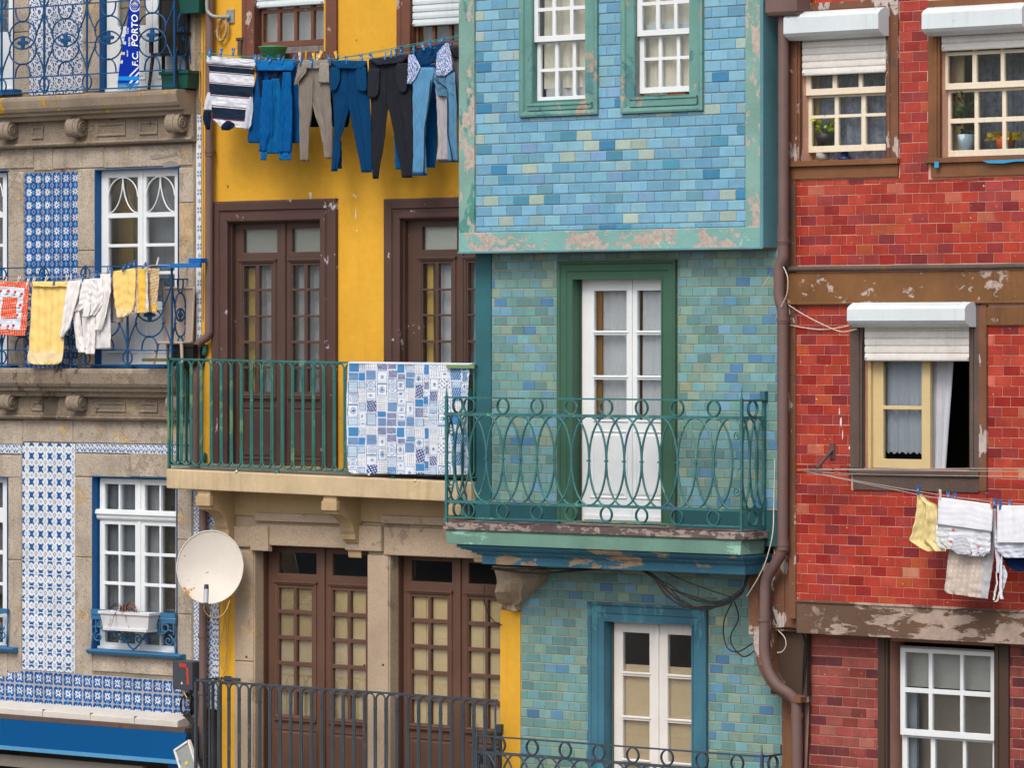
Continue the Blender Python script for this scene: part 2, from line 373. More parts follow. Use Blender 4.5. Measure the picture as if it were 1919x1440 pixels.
def blocks(mb, L, d, h=.014, ins=.007):
    for x0, y0, x1, y1 in L:
        rx = (x0+x1)/2; f = rnd.uniform(.88, 1.08)
        mb.tile(U(x0, d)+.002, U(x1, d)-.002, Z(rx, y1, d)+.002, Z(rx, y0, d)-.002, d, h, ins, (f, f*rnd.uniform(.97, 1.01), f*rnd.uniform(.93, 1.02)))
def hole(x0, y0, x1, y1, d, rx=None):
    rx = (x0+x1)/2 if rx is None else rx
    return (U(x0, d), U(x1, d), Z(rx, y1, d), Z(rx, y0, d))
def panes(parent, x0, y0, x1, y1, d, rx=None, name='pane'):
    m = MB(); rx = (x0+x1)/2 if rx is None else rx
    m.box(U(x0, d), U(x1, d), d, d+.004, Z(rx, y1, d), Z(rx, y0, d)); return m.build(name, GLASS, parent)
def room(parent, h, d, depth, mat, name='room'):
    a, b, c, e = h; a -= .25; b += .3; c -= .05; e += .1
    m = MB(); f = d+depth
    m.add([(a, d, c), (b, d, c), (b, d, e), (a, d, e), (a, f, c), (b, f, c), (b, f, e), (a, f, e)],
          [(4, 5, 6, 7), (0, 4, 7, 3), (1, 2, 6, 5), (0, 1, 5, 4), (3, 7, 6, 2)])
    return m.build(name, mat, parent)
def curtain(parent, x0, y0, x1, y1, d, mat, waves=6, amp=.02, rx=None, name='curtain', scallop=0, seed=0, x1b=None, nu=None):
    rx = (x0+x1)/2 if rx is None else rx
    nu = nu or max(40, waves*10); nv = 14
    t = np.linspace(0, 1, nu); s = np.linspace(0, 1, nv); r = np.random.RandomState(seed+5)
    ph = r.rand(4)*6
    G = np.zeros((nv, nu, 3))
    ua, ub = U(x0, d), U(x1, d); ubb = U(x1b, d) if x1b else ub; za, zb = Z(rx, y0, d), Z(rx, y1, d)
    for j, q in enumerate(s):
        ue = ub+(ubb-ub)*q
        ww = np.sin(t*waves*6.28+ph[0]+.6*np.sin(q*2+ph[1]))+.5*np.sin(t*waves*11.3+ph[2]+q)+.25*np.sin(t*waves*19+ph[3])
        G[j, :, 0] = ua+(ue-ua)*t; G[j, :, 1] = d+amp*ww*(.5+.5*q)
        G[j, :, 2] = za+(zb-za)*q
    if scallop: G[-1, :, 2] += scallop*np.abs(np.sin(t*28)); 
    m = MB(); m.grid(G); return m.build(name, mat, parent)
def casing(parent, x0, y0, x1, y1, d, wpx, proj, mat, rx=None, bottom=False, depth=.1, bevel=0, name='casing', wt=None):
    rx = (x0+x1)/2 if rx is None else rx
    w_ = wpx/142.; m = MB()
    pr = [(0, d+.01), (0, d-proj), (.012, d-proj-.006), (w_*.32, d-proj-.006), (w_*.36, d-proj+.006), (w_*.82, d-proj+.006), (w_*.86, d-proj-.004), (w_, d-proj-.004), (w_, d+depth)]
    m.ring(hole(x0, y0, x1, y1, d, rx), pr, bottom); return m.build(name, mat, parent)
def panel(mb, x0, y0, x1, y1, d, rx=None, h=.012, ins=.018):
    rx = (x0+x1)/2 if rx is None else rx
    a, b, c, e = hole(x0, y0, x1, y1, d, rx)
    mb.ring((a, b, c, e), [(0, d), (0, d-h*.8), (ins*.5, d-h), (ins, d-h*.2), (ins*1.6, d-.001)])
    mb.tile(a+ins*1.7, b-ins*1.7, c+ins*1.7, e-ins*1.7, d, h*.7, ins)
def shutter(parent, x0, x1, yt, yb, rx, ds, s0, s1, st, sb, n, dback=0.0, drop=.065):
    df = dback-.22
    zt, zb = Z(rx, yt, df), Z(rx, yb, df); u0, u1 = U(x0, df), U(x1, df)
    m = MB(); pr = [(df, zb), (df, zt), (df+.03, zt+.03), (df+.1, zt+.062), (dback-.01, zt+.062), (dback-.01, zb-.062), (df+.1, zb-.062), (df+.03, zb-.03)]
    m.prism(pr, u0, u1)
    for uu in (u0+.09, u1-.09): m.prism([(a+(-.003 if a < df+.05 else 0), z+(.003 if z > (zt+zb)/2 else -.003)) for a, z in pr], uu-.002, uu+.002)
    for zz in (-.01, .02): m.lathe([(0, 0), (.004, 0), (.004, .003), (0, .003)], (u1, df+.1+zz, (zt+zb)/2+.01), (1, 0, 0), 8)
    m.build('shutter_box', shutter_white, parent, bevel=.003)
    m = MB(); za = Z(rx, st, ds); zc = Z(rx, sb, ds); hh = (za-zc)/n; a, b = U(s0, ds), U(s1, ds)
    for i in range(n+1):
        z1_ = zc+(i+1)*hh; z0_ = z1_-hh
        m.prism([(ds+.012, z0_+.004), (ds+.002, z0_+.003), (ds-.004, z0_+.012), (ds-.006, (z0_+z1_)/2), (ds-.004, z1_-.008), (ds+.002, z1_-.003), (ds+.012, z1_-.002)], a, b)
        if 0 < i < n:
            k = a+.02
            while k < b-.03: m.box(k, k+.014, ds-.001, ds+.006, z0_-.0012, z0_+.0022, lin('3a3836')); k += .034
    m.box(a, b, ds+.007, ds+.011, zc, za+.02)
    for uu in (a+.015, b-.02): m.lathe([(0, 0), (.009, 0), (.009, .012), (0, .014)], (uu, ds-.006, zc+hh*.45), (0, -1, 0), 10)
    m.build('shutter_slats', shutter_dirty, parent)
def gridpat(mb, u0, u1, z0, z1, d, ts, fun, res=12, seed=1):
    nu = max(2, int(round((u1-u0)/ts*res))); nv = max(2, int(round((z1-z0)/ts*res)))
    us = np.linspace(u0, u1, nu+1); zs = np.linspace(z1, z0, nv+1)
    G = np.zeros((nv+1, nu+1, 3)); G[..., 0] = us[None]; G[..., 1] = d; G[..., 2] = zs[:, None]
    uc = (us[:-1]+us[1:])/2; zc_ = (zs[:-1]+zs[1:])/2
    A, B = np.meshgrid((uc-u0)/ts, (z1-zc_)/ts)
    mb.grid(G, fun(A, B, np.random.RandomState(seed)), smooth=False)
def mixc(a, b, t): return a*(1-t[..., None])+b*t[..., None]
def wob(A, B, r, amt=.12):            # tone differs tile by tile
    t = r.rand(200, 200); i = np.clip(np.floor(A).astype(int), 0, 199); j = np.clip(np.floor(B).astype(int), 0, 199)
    return 1+amt*(t[j, i]-.5)*2
WHT, DBL, MBL, LBL = [np.array(lin(c)) for c in ('d2d7da', '01458a', '1a6fb0', '70b0d6')]
def pat_star(A, B, r, grout=.05):      # eight-armed white star on blue, tile by tile
    x = (A % 1)*2-1; y = (B % 1)*2-1; R = np.hypot(x, y); th = np.arctan2(y, x)
    c = mixc(DBL, MBL, ((R > .5)*(np.abs(np.sin(2*th)) < .6))*.75)
    lb = np.abs(R-.86) < .09; c = mixc(c, LBL, (lb & (np.abs(np.sin(2*th)) < .5))*.8)
    arm = np.abs(np.cos(4*th))**1.6; star = R < .27+.47*arm
    c = mixc(c, WHT, star*.95)
    fork = (np.abs(np.sin(2*th)) < .22) & (R > .45) & (R < .9); c = mixc(c, DBL, fork*.8)
    c = mixc(c, DBL, (R < .17)*1.)
    corner = (1-np.abs(x))+(1-np.abs(y)); c = mixc(c, WHT, ((corner < .42) & (corner > .3))*.6); c = mixc(c, DBL, (corner < .2)*.9)
    e = np.maximum(np.abs(x), np.abs(y)) > 1-grout; c = mixc(c, np.array(lin('b9b0a0')), e*.7)
    return np.clip(c*wob(A, B, r)[..., None], 0, 1)
def pat_butterfly(A, B, r):            # white ground, four leaves making a butterfly round every tile corner
    x = (A % 1)*2-1; y = (B % 1)*2-1
    cx = 1-np.abs(x); cy = 1-np.abs(y)
    c = np.ones(x.shape+(3,))*WHT
    leaf = (cx < .62) & (cy < .64) & (cy < .36+.55*cx) & (cx < .32+.6*cy) & (cy > .05) & (cx > .04)
    c = mixc(c, DBL, leaf*1.)
    c = mixc(c, MBL, (leaf & (np.abs(cy-cx) < .06))*.8)
    D = np.abs(x)*.9+np.abs(y)*.7; c = mixc(c, DBL, ((D < .3) & (D > .16))*.85); c = mixc(c, LBL, (D < .08)*.6)
    D = np.abs(x)+cy; c = mixc(c, DBL, ((D < .27) & (D > .15))*.8)
    D = np.maximum(cx, np.abs(y)); c = mixc(c, MBL, ((D < .15))*.6)
    arc = np.abs(np.hypot(x, y)-.74); c = mixc(c, LBL, (arc < .05)*.5)
    return np.clip(c*wob(A, B, r, .05)[..., None], 0, 1)
def pat_floral(A, B, r):               # sprigs bent round an open medallion
    x = (A % 1)*2-1; y = (B % 1)*2-1; R = np.hypot(x, y*.95); th = np.arctan2(y, x)
    c = np.ones(x.shape+(3,))*WHT
    lobes = (np.abs(R-(.6+.1*np.cos(4*th))) < .24) & (np.sin(9*th+R*7) > -.3)
    c = mixc(c, DBL, lobes*.97)
    c = mixc(c, MBL, ((R < .25) & (np.cos(4*th) > .1))*.8)
    corner = np.hypot(1-np.abs(x), 1-np.abs(y)); c = mixc(c, DBL, ((corner < .36) & (corner > .08))*.9)
    e = np.maximum(np.abs(x), np.abs(y)) > .96; c = mixc(c, np.array(lin('b9a594')), e*.5)
    return np.clip(c*wob(A, B, r, .06)[..., None], 0, 1)
def pat_scroll(A, B, r):
    x = (A % 1)*2-1; y = (B % 1)*2-1
    c = np.ones(x.shape+(3,))*WHT*.95
    s = np.sin(5*x+3*np.sin(4*y)+B*2)+np.cos(6*y+2*np.cos(5*x))
    c = mixc(c, DBL*1.2, (s > .35)*.9); c = mixc(c, LBL, ((s > .1) & (s < .35))*.7)
    e = np.abs(y) > .96; c = mixc(c, np.array(lin('a9a090')), e*.6)
    return c
def pat_cross(A, B, r):
    x = (A % 1)*2-1; y = (B % 1)*2-1; R = np.hypot(x, y); th = np.arctan2(y, x); k = (np.floor(B) % 2)
    c = np.ones(x.shape+(3,))*WHT
    c = mixc(c, MBL*.9, ((k == 0) & (R < .8) & (np.abs(np.sin(2*th)) > .62) & (R > .15))*.85)
    c = mixc(c, MBL, ((k == 1) & (R < .5))*.6)
    return c
# ================================================================ GRANITE AND AZULEJO HOUSE (left)
dL = .36
LH = thing('granite_tiled_house', 'granite house with blue and white patterned tile panels and blue iron balconies', 'house', (U(180, dL), dL, 0))
hUp = hole(189, -60, 350, 168, dL); hUpL = hole(-120, -60, 27, 172, dL)
hMid = hole(180, 316, 336, 690, dL); hMidL = hole(-120, 322, 16, 692, dL)
hLow = hole(175, 895, 333, 1222, dL); hLowL = hole(-120, 893, 16, 1215, dL)
hShop = (U(-150, dL), U(356, dL), .0, Z(180, 1362, dL))
m = MB(); m.holed(U(-260, dL), U(367, dL), 0, 12.4, dL, .3, [hUp, hUpL, hMid, hMidL, hLow, hLowL, hShop])
m.box(U(-330, dL), U(377, dL)+.0, dL+.305, dL+.5, Z(180, 1362, dL), 12.4)
m.box(U(367, dL), U(377, dL), dL+.004, dL+.3, 0, 12.4)
LW = m.build('wall', granite_dark, LH)
m = MB()
blocks(m, [(27, -60, 55, 60), (27, 60, 55, 175), (155, -60, 189, 80), (155, 80, 189, 172), (350, -60, 366, 165),
  (-200, 276, 64, 320), (64, 276, 100, 320), (100, 276, 196, 316), (196, 272, 362, 313), (-200, 320, -120, 690),
  (16, 322, 46, 520), (16, 520, 46, 690), (146, 316, 180, 470), (146, 470, 180, 690), (336, 314, 364, 380), (336, 380, 364, 540), (336, 540, 364, 690),
  (-200, 786, 44, 832), (44, 786, 138, 830), (138, 785, 357, 833),
  (-200, 851, 42, 893), (142, 851, 245, 895), (245, 850, 360, 896), (-200, 893, -120, 1265),
  (16, 895, 42, 1050), (16, 1050, 42, 1263), (141, 895, 175, 1045), (141, 1045, 175, 1268), (333, 896, 361, 1012), (333, 1012, 361, 1152), (333, 1152, 361, 1245),
  (-200, 1216, 16, 1262), (175, 1226, 330, 1264)], dL)
m.build('stone_blocks', granite, LW, bevel=.004)
m = MB(); ts = .148
def az(x0, y0, x1, y1, fn, rx, t=ts, d=dL-.012, res=14, seed=1):
    gridpat(m, U(x0, d), U(x1, d), Z(rx, y1, d), Z(rx, y0, d), d, t, fn, res, seed)
    m.box(U(x0, d), U(x1, d), d+.0005, dL, Z(rx, y1, d), Z(rx, y0, d), lin('b0a898'))
az(55, -60, 155, 176, pat_floral, 105, .16); az(46, 323, 146, 692, pat_star, 96, seed=2, res=16)
az(42, 831, 141, 1259, pat_butterfly, 92, .148, seed=3); az(-200, 1266, 365, 1328, lambda A, B, r: pat_star(A, B, r, .1), 180, .156, seed=4, res=15)
az(-200, 833, 41, 850, pat_scroll, 0, .12, seed=5); az(142, 833, 340, 850, pat_scroll, 240, .12, seed=6)
az(367.5, 215, 377, 672, pat_cross, 372, .1); az(363, 780, 377, 1262, pat_scroll, 370, .09); az(388, 925, 410, 1330, pat_scroll, 399, .13, seed=9)
m.build('tile_panels', azul, LW)
# friezes and slabs of the two balconies
dRL = .09
def granite_balcony(yt, yb, f0, f1, rx, u1px, top):
    u0 = U(-260, dL); u1 = U(u1px, .05)
    z = lambda y, d: Z(rx, y, d)
    m = MB()
    m.prism([(dL, z(yt, .05)), (.07, z(yt, .05)), (.05, z(yt, .05)-.012), (.045, z(yt, .05)-.05), (.065, z(yb, .05)+.04), (.09, z(yb, .05)), (.12, z(yb, .05)-.004), (.13, z(yb+8, .13)), (.19, z(yb+10, .19)), (.2, z(yb+18, .2)), (dL-.09, z(yb+19, .27)), (dL, z(yb+19, .3))], u0, u1, smooth=False)
    sl = m.build('balcony', lichen if top else granite_dark, LH, bevel=.008)
    m = MB(); m.box(u0, U(362, .29), .29, dL, z(f1, .29), z(f0, .29)-.002)
    m.prism([(dL, z(f1, .3)), (.26, z(f1, .3)), (.25, z(f1, .25)-.02), (.27, z(f1, .27)-.045), (dL, z(f1, .3)-.05)], u0, U(362, .29))
    for a, b in ((60, 82), (182, 236), (262, 296)):
        A_, B_ = U(a, .29), U(b, .29); m.ring((A_, B_, z(f1-8, .29), z(f0+10, .29)), [(0, .29), (0, .272), (.018, .272), (.03, .286)])
    m.build('frieze', granite_dark, sl, bevel=.005)
    for cx in (-12, 118, 305):
        m = MB(); pr = []
        zc_ = z((f0+f1)/2-6, .2); R = (z(f0, .2)-z(f1, .2))*.42
        for k in range(15):
            a = math.radians(90+k*180/14*1.15); pr.append((.2+R*.75*math.cos(a), zc_+R*math.sin(a)))
        pr += [(.29, zc_-R*.75), (.29, zc_+R)]
        u = U(cx, .1)
        m.prism(pr, u, u+.2, smooth=False)
        m.prism([(.2+(a-.2)*1.08, zc_+(b-zc_)*1.06) for a, b in pr[:15]]+[(.288, zc_-R*.8), (.288, zc_+R*1.02)], u+.07, u+.13)
        sp = [(u+.203, .2+R*.6*(1-k/26)*math.cos(k*.55), zc_+R*.6*(1-k/26)*math.sin(k*.55)) for k in range(24)]
        m.tube(sp, .012, 5); m.box(u-.02, u+.24, .19, .29, zc_+R, zc_+R+.04)
        m.build('corbel', granite_dark, sl, bevel=.008)
    return sl
BU = granite_balcony(174, 204, 222, 264, 180, 330, True)
BM = granite_balcony(691, 726, 744, 780, 180, 327, False)
# left house railings
def lrail(parent, ys, posts, ret, rx, name='railing'):
    m = MB(); d = dRL
    T, A, B, C = ys; z = lambda y: Z(rx, y, d)
    r1 = .0098
    def poly(pts, r=r1, n=6, closed=False): m.tube([(U(x, d), d, z(y)) for x, y in pts], r, n, closed)
    xe = posts[-1]
    for y, r in ((T, .009), (A, .0085), (B, .0085), (C, .009)): m.box(U(posts[0], d), U(xe, d), d-r, d+r, z(y)-r*.8, z(y)+r*.8)
    for i, x in enumerate(posts):
        u = U(x, d); m.box(u-.011, u+.011, d-.008, d+.008, z(C)-.02, z(T)+.02)
        for a, b in ((T, A), (B, C)):
            if x == xe: continue
            cy = (a+b)/2; ry = (b-a)/2-1; poly([(x+8.5*math.cos(k*.3307), cy+ry*math.sin(k*.3307)) for k in range(19)], r1, 6, True)
    def motif(fx, w, ax=(0, 1, 0)):
        s = w/80.
        def pl(pts, closed=False, r=r1): m.tube([fx(px_, y) for px_, y in pts], r, 6, closed)
        h = B-A; cyA = A+h*.39; cyB = A+h*.61; R = h*.2; RX = 25*s
        pl([(13.5*s*math.cos(t), A+h*.2*math.sin(t)**.8 if math.sin(t) > 0 else A) for t in np.linspace(0, math.pi, 13)])
        pl([(14*s*math.cos(t), B-h*.2*max(0, math.sin(t))**.8) for t in np.linspace(0, math.pi, 13)])
        for cy in (cyA, cyB): pl([(RX*math.cos(k*.2618), cy+R*math.sin(k*.2618)) for k in range(24)], True)
        for sg in (-1, 1):
            pl([(sg*(39-13*(t**1.5))*s, A+h*(.05+.31*t)) for t in np.linspace(0, 1, 8)])
            pl([(sg*(39-13*((1-t)**1.5))*s, B-h*(.36-.31*t)) for t in np.linspace(0, 1, 8)])
            for cy in (cyA-R*.05, cyB+R*.05): m.lathe([(0, -.012), (.012, -.012), (.012, .012), (0, .012)], fx(sg*24.5*s, cy), ax, 8)
        q = []
        for k in range(48):
            t = k*2*math.pi/48; rr = 1+.36*math.cos(4*t); q.append((7.2*s*rr*math.cos(t), (A+B)/2+9.5*rr*math.sin(t)))
        v = [fx(a, b) for a, b in q]; n = len(v)
        c0 = fx(0, (A+B)/2)
        of = lambda p, k: (p[0]+k*ax[0], p[1]+k*ax[1], p[2])
        m.add([of(p, -.01) for p in v]+[of(c0, -.016)], [(i, (i+1) % n, n) for i in range(n)])
        m.add([of(p, .01) for p in v]+[of(c0, .016)], [((i+1) % n, i, n) for i in range(n)])
        m.add([of(p, .01) for p in v]+[of(p, -.01) for p in v], [(i, (i+1) % n, (i+1) % n+n, i+n) for i in range(n)])
    for a, b in zip(posts[:-1], posts[1:]):
        uc = (U(a, d)+U(b, d))/2; k = (U(b, d)-U(a, d))/80.
        motif(lambda px_, y, uc=uc, k=k: (uc+px_*k, d, z(y)), 80)
    ue = U(xe, d); dd = dL-d          # return to the wall
    for y, r in ((T, .009), (A, .0085), (B, .0085), (C, .009)): m.box(ue-r, ue+r, d, dL, z(y)-r*.8, z(y)+r*.8)
    motif(lambda px_, y: (ue, d+dd/2+px_*dd/80., z(y)), 80, (-1, 0, 0))
    return m.build(name, navy_paint, parent)
lrail(BU, (-24, 5, 138, 167), (-157, -77, 3, 83, 163, 244, 327), 372, 180)
lrail(BM, (500, 525, 657, 684), (-157, -77, 3, 82, 160, 239, 322), 372, 180)
# windows and doors of the left house
def blue_reveal(parent, h, bottom=False, mat=blue_paint):
    m = MB(); m.ring(h, [(-.004, dL-.02), (.006, dL-.02), (.01, dL+.12)], bottom); return m.build('frame', mat, parent)
def arcs(m, x0, x1, y0, y1, d, rx):
    c = (x0+x1)/2; w_ = (x1-x0)/2
    f = lambda pts: m.tube([(U(x, d), d, Z(rx, y, d)) for x, y in pts], .009, 6)
    for s in (-1, 1):
        f([(c+s*w_*math.sin(t*1.57)**1.0, y0+(y1-y0)*(1-math.cos(t*1.57))*.55) for t in np.linspace(0, 1, 10)])
        f([(c+s*w_*(1-math.cos(t*1.57)), y0+(y1-y0)*math.sin(t*1.57)) for t in np.linspace(0, 1, 10)])
dl = dL+.07
def ldoor(h, xl, xs, rowsets, ybot, rx, kick, name='door', arc=None, rm=room_dark, ytop=None, curt=None):
    root = blue_reveal(LH, h); root.name = name; BASE[root.name] = BASE[LH.name]
    holes = [(a, r0, b, r1) for a, b in xs for r0, r1 in rowsets]
    m = MB(); m.leaf(xl[0], ytop, xl[1], ybot, dl, .045, holes, rx)
    for a, b in xs:
        if kick: panel(m, a-1, kick[0], b+1, kick[1], dl, rx)
    mid = (xs[0][1]+xs[1][0])/2; u = U(mid, dl); m.box(u-.02, u+.02, dl-.012, dl, Z(rx, ybot-2, dl), Z(rx, ytop+3, dl))
    if arc:
        for a, b in xs: arcs(m, a, b, arc[0], arc[1], dl+.005, rx)
    m.box(h[0]+.02, h[1]-.02, dl-.03, dl+.02, h[2], h[2]+.035)
    m.build('leaf', white_gloss, root, bevel=.004)
    panes(root, xl[0]+2, rowsets[0][0]-2, xl[1]-2, rowsets[-1][1]+2, dl+.025, rx)
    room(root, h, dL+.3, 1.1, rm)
    return root
lower_rows = [(985, 1036), (1042, 1093), (1099, 1154), (1160, 1208)]
DU = ldoor(hUp, (200, 361), ((220, 273), (295, 348)), [(-40, 48)], 166, 250, (66, 150), rm=room_tan, ytop=-60)
curtain(DU, 214, -50, 352, 60, dL+.16, M('ochre curtain', 'b08a45', .9, .1, 3, bump=.1), 5, .012, 260)
DM = ldoor(hMid, (190, 347), ((203, 258), (274, 327)), [(332, 399), (408, 457), (463, 509), (515, 566)], 688, 250, (580, 662), arc=(332, 399), ytop=318)
curtain(DM, 268, 325, 345, 575, dL+.2, curtain_dk, 5, .015, 300, seed=3)
m = MB(); m.pbox(222, 330, 243, 575, dL+.3, dL+.34, rx=250); m.leaf(222, 332, 250, 575, dL+.29, .02, [(227, 350, 240, 400), (227, 412, 240, 480), (227, 492, 240, 560)], 250)
m.build('inner_door', M('ochre inner door', 'a88950', .6, .1, bump=.05), DM)
WL = ldoor(hLow, (187, 345), ((196, 253), (271, 329)), [(909, 957)]+lower_rows, 1220, 255, None, name='window', ytop=898)
m = MB()
for a in (224, 300.5):
    u = U(a, dl); m.box(u-.013, u+.013, dl-.001, dl+.03, Z(255, 1208, dl), Z(255, 909, dl))
zt = Z(255, 962, dl-.03); m.prism([(dl+.02, zt+.03), (dl-.02, zt+.03), (dl-.05, zt+.02), (dl-.055, zt-.02), (dl-.03, zt-.035), (dl-.03, zt-.07), (dl-.012, zt-.09), (dl+.02, zt-.1)], hLow[0]+.01, hLow[1]+.05)
u = hLow[0]+.02
while u < hLow[1]: m.box(u, u+.012, dl-.04, dl-.028, zt-.062, zt-.048); u += .026
m.build('transom', white_gloss, WL)
curtain(WL, 190, 900, 262, 1212, dL+.17, curtain_dk, 5, .014, 255, seed=4); curtain(WL, 262, 900, 300, 1212, dL+.2, curtain_m, 3, .014, 255, seed=6)
m = MB(); dS = dL-.11; z_ = Z(250, 1222, dS)
m.prism([(dL+.1, z_), (dS+.01, z_-.004), (dS, z_-.02), (dS+.015, z_-.045), (dS+.04, z_-.062), (dL+.0, z_-.068)], U(160, dS), U(337, dS)-.0)
m.build('sill', steel_blue, WL, bevel=.004)
# iron window guard below the planter
m = MB(); d = dL-.05; zz = lambda y: Z(250, y, d)
m.box(U(172, d), U(330, d), d-.02, d+.02, zz(1156), zz(1146)); m.box(U(172, d), U(330, d), d-.012, d+.012, zz(1165), zz(1157))
def sc_(cx, cy, r, t0, turns, sg=1, rr=.009, shrink=.85):
    n = 22; m.tube([(U(cx+sg*r*(1-shrink*k/n)*math.cos(t0+turns*6.283*k/n), d), d, zz(cy+r*1.2*(1-shrink*k/n)*math.sin(t0+turns*6.283*k/n))) for k in range(n+1)], rr, 5)
for s, cx in ((1, 250), (-1, 250)):
    m.tube([(U(cx+s*x, d), d, zz(y)) for x, y in ((74, 1180), (66, 1178), (56, 1186), (30, 1187), (22, 1190), (14, 1203), (6, 1214), (0, 1218))], .011, 6)
    sc_(cx+s*9, 1198, 8, 3.1, 1.4, s); sc_(cx+s*66, 1198, 9, -1.5, 1.4, s); sc_(cx+s*24, 1199, 5, 3.1, 1.1, s); m.tube([(U(cx+s*x, d), d, zz(y)) for x, y in ((76, 1192), (78, 1210), (79, 1224))], .01, 6)
    sc_(cx+s*40, 1173, 7, 0, 1, s, .009, 0.0); sc_(cx+s*60, 1174, 6, 0, 1, s, .009, 0.0)
    for k in range(4): m.box(U(cx+s*60+6*math.cos(k*1.57), d)-.012, U(cx+s*60+6*math.cos(k*1.57), d)+.012, d-.01, d+.01, zz(1174+7*math.sin(k*1.57))-.012, zz(1174+7*math.sin(k*1.57))+.012)
for x in (180, 200, 224, 276, 300, 326): m.box(U(x, d)-.007, U(x, d)+.007, d-.007, d+.007, zz(1187), zz(1163))
m.build('window_guard', steel_blue, WL)
# the windows cut by the picture's left edge
def lpart(h, rows, y0, y1, name, rx=0, guard=False, arc=None):
    root = blue_reveal(LH, h); root.name = name; BASE[root.name] = BASE[LH.name]
    x1 = 16+11 if h is not hUpL else 27+11; a = x1-22-(0); 
    m = MB(); hs = [(x, r0, x+38, r1) for x in (x1-60, x1-110) for r0, r1 in rows]
    m.leaf(-110, y0, x1, y1, dl, .045, hs, rx); m.box(h[0], h[1]-.02, dl-.03, dl+.02, h[2], h[2]+.035)
    if arc:
        for x in (x1-60, x1-110): arcs(m, x, x+38, arc[0], arc[1], dl+.005, rx)
    m.build('leaf', white_gloss, root, bevel=.004); panes(root, -108, rows[0][0]-2, x1-2, rows[-1][1]+2, dl+.025, rx)
    room(root, h, dL+.3, 1., room_dark)
    curtain(root, -100, y0, x1, y1-100, dL+.2, curtain_dk, 6, .015, rx, seed=9)
    return root
lpart(hUpL, [(-50, 60)], -60, 170, 'door'); lpart(hMidL, [(332, 399), (408, 457), (463, 566)], 324, 690, 'door', arc=(332, 399))
w2 = lpart(hLowL, [(905, 952)]+[(980, 1032), (1040, 1092), (1098, 1152), (1158, 1205)], 895, 1214, 'window')
m = MB(); z_ = Z(0, 1213, dS); m.prism([(dL+.1, z_), (dS+.01, z_-.004), (dS, z_-.02), (dS+.015, z_-.045), (dS+.04, z_-.062), (dL, z_-.068)], U(-150, dS), U(23, dS)); m.build('sill', steel_blue, w2, bevel=.004)
m = MB(); d = dL-.05; zz = lambda y: Z(0, y, d); m.box(U(-120, d), U(15, d), d-.02, d+.02, zz(1150), zz(1141))
sc_(-2, 1175, 10, 0, 1.5); sc_(4, 1192, 9, 2, 1.4); sc_(-20, 1180, 10, 1, 1.4); m.tube([(U(x, d), d, zz(y)) for x, y in ((15, 1150), (14, 1180), (12, 1208))], .01, 6); m.build('window_guard', steel_blue, w2)
# door thresholds in blue at the balcony floors
for x0, x1, y, rx, par_ in ((-120, 20, 686, 0, BM), (170, 246, 684, 200, BM), (254, 308, 684, 280, BM), (-120, 26, 169, 0, BU)):
    m = MB(); m.pbox(x0, y-1, x1, y+6, dL-.14, dL-.02, rx=rx); m.build('threshold', blue_paint, par_)
# ================================================================ YELLOW HOUSE
dY = .36
YH = thing('yellow_house', 'yellow rendered house with dark brown French doors and a stone lower floor', 'house', (U(620, dY), dY, 0))
hW1 = hole(478, -70, 607, 112, dY); hW2 = hole(770, -70, 905, 118, dY)
hD1 = hole(430, 401, 607, 874, dY); hD2 = hole(753, 399, 945, 882, dY)
hE1 = hole(507, 1027, 690, 1560, dY, 600); hE1 = (U(477, dY), hE1[1], 1.2, hE1[3]); hE2 = (U(730, dY), U(937, dY), 1.2, Z(800, 1040, dY))
ym = Z(600, 912, dY)
m = MB(); m.holed(U(377, dY), U(985, dY), ym, 12.4, dY, .3, [hW1, hW2, hD1, hD2])
m.box(U(411, dY), U(441, dY), dY, dY+.3, 0, ym-.001)
YW = m.build('wall', yellow, YH)
m = MB(); dP = dY-.012; m.box(U(937, dP), U(975, dP), dP, dY+.3, 0, Z(955, 1145, dP)); m.build('corner_pilaster', yellow, YW, bevel=.004)
# stone lower storey
SH = (.006, U(600, dY))
m = MB(); m.holed(U(441, dY), U(936, dY), 0, Z(650, 970, dY), dY+.01, .3, [hE1, hE2])
Lw = m.build('lower_wall', granite_tan, YH)
m = MB()
for x0, x1, ys in ((441, 477, (1034, 1240, 1560)), (690, 730, (1040, 1300, 1560))):
    for a, b in zip(ys[:-1], ys[1:]): blocks(m, [(x0, a, x1, b)], dY+.01, .02, .006)
for x0, x1, a, b in ((400, 482, 985, 1026), (482, 660, 984, 1026), (660, 722, 990, 1033), (722, 936, 990, 1046)): blocks(m, [(x0, a, x1, b)], dY+.01, .035, .008)
for x0, x1, a, b in ((481, 655, 962, 981), (719, 900, 967, 986)): blocks(m, [(x0, a, x1, b)], dY+.01, .055, .01)
for x0, x1 in ((474, 510), (652, 722)): blocks(m, [(x0, 984, x1, 1034)], dY+.01, .06, .008)
m.build('stone_surround', granite_tan, Lw, bevel=.005)
m = MB(); m.box(U(405, dY), U(936, dY), dY-.02, dY+.3, Z(650, 976, dY-.02), Z(650, 905, dY-.02)); m.build('frieze', cream_dull, Lw, bevel=.01, shear=(.012, U(600, dY)))
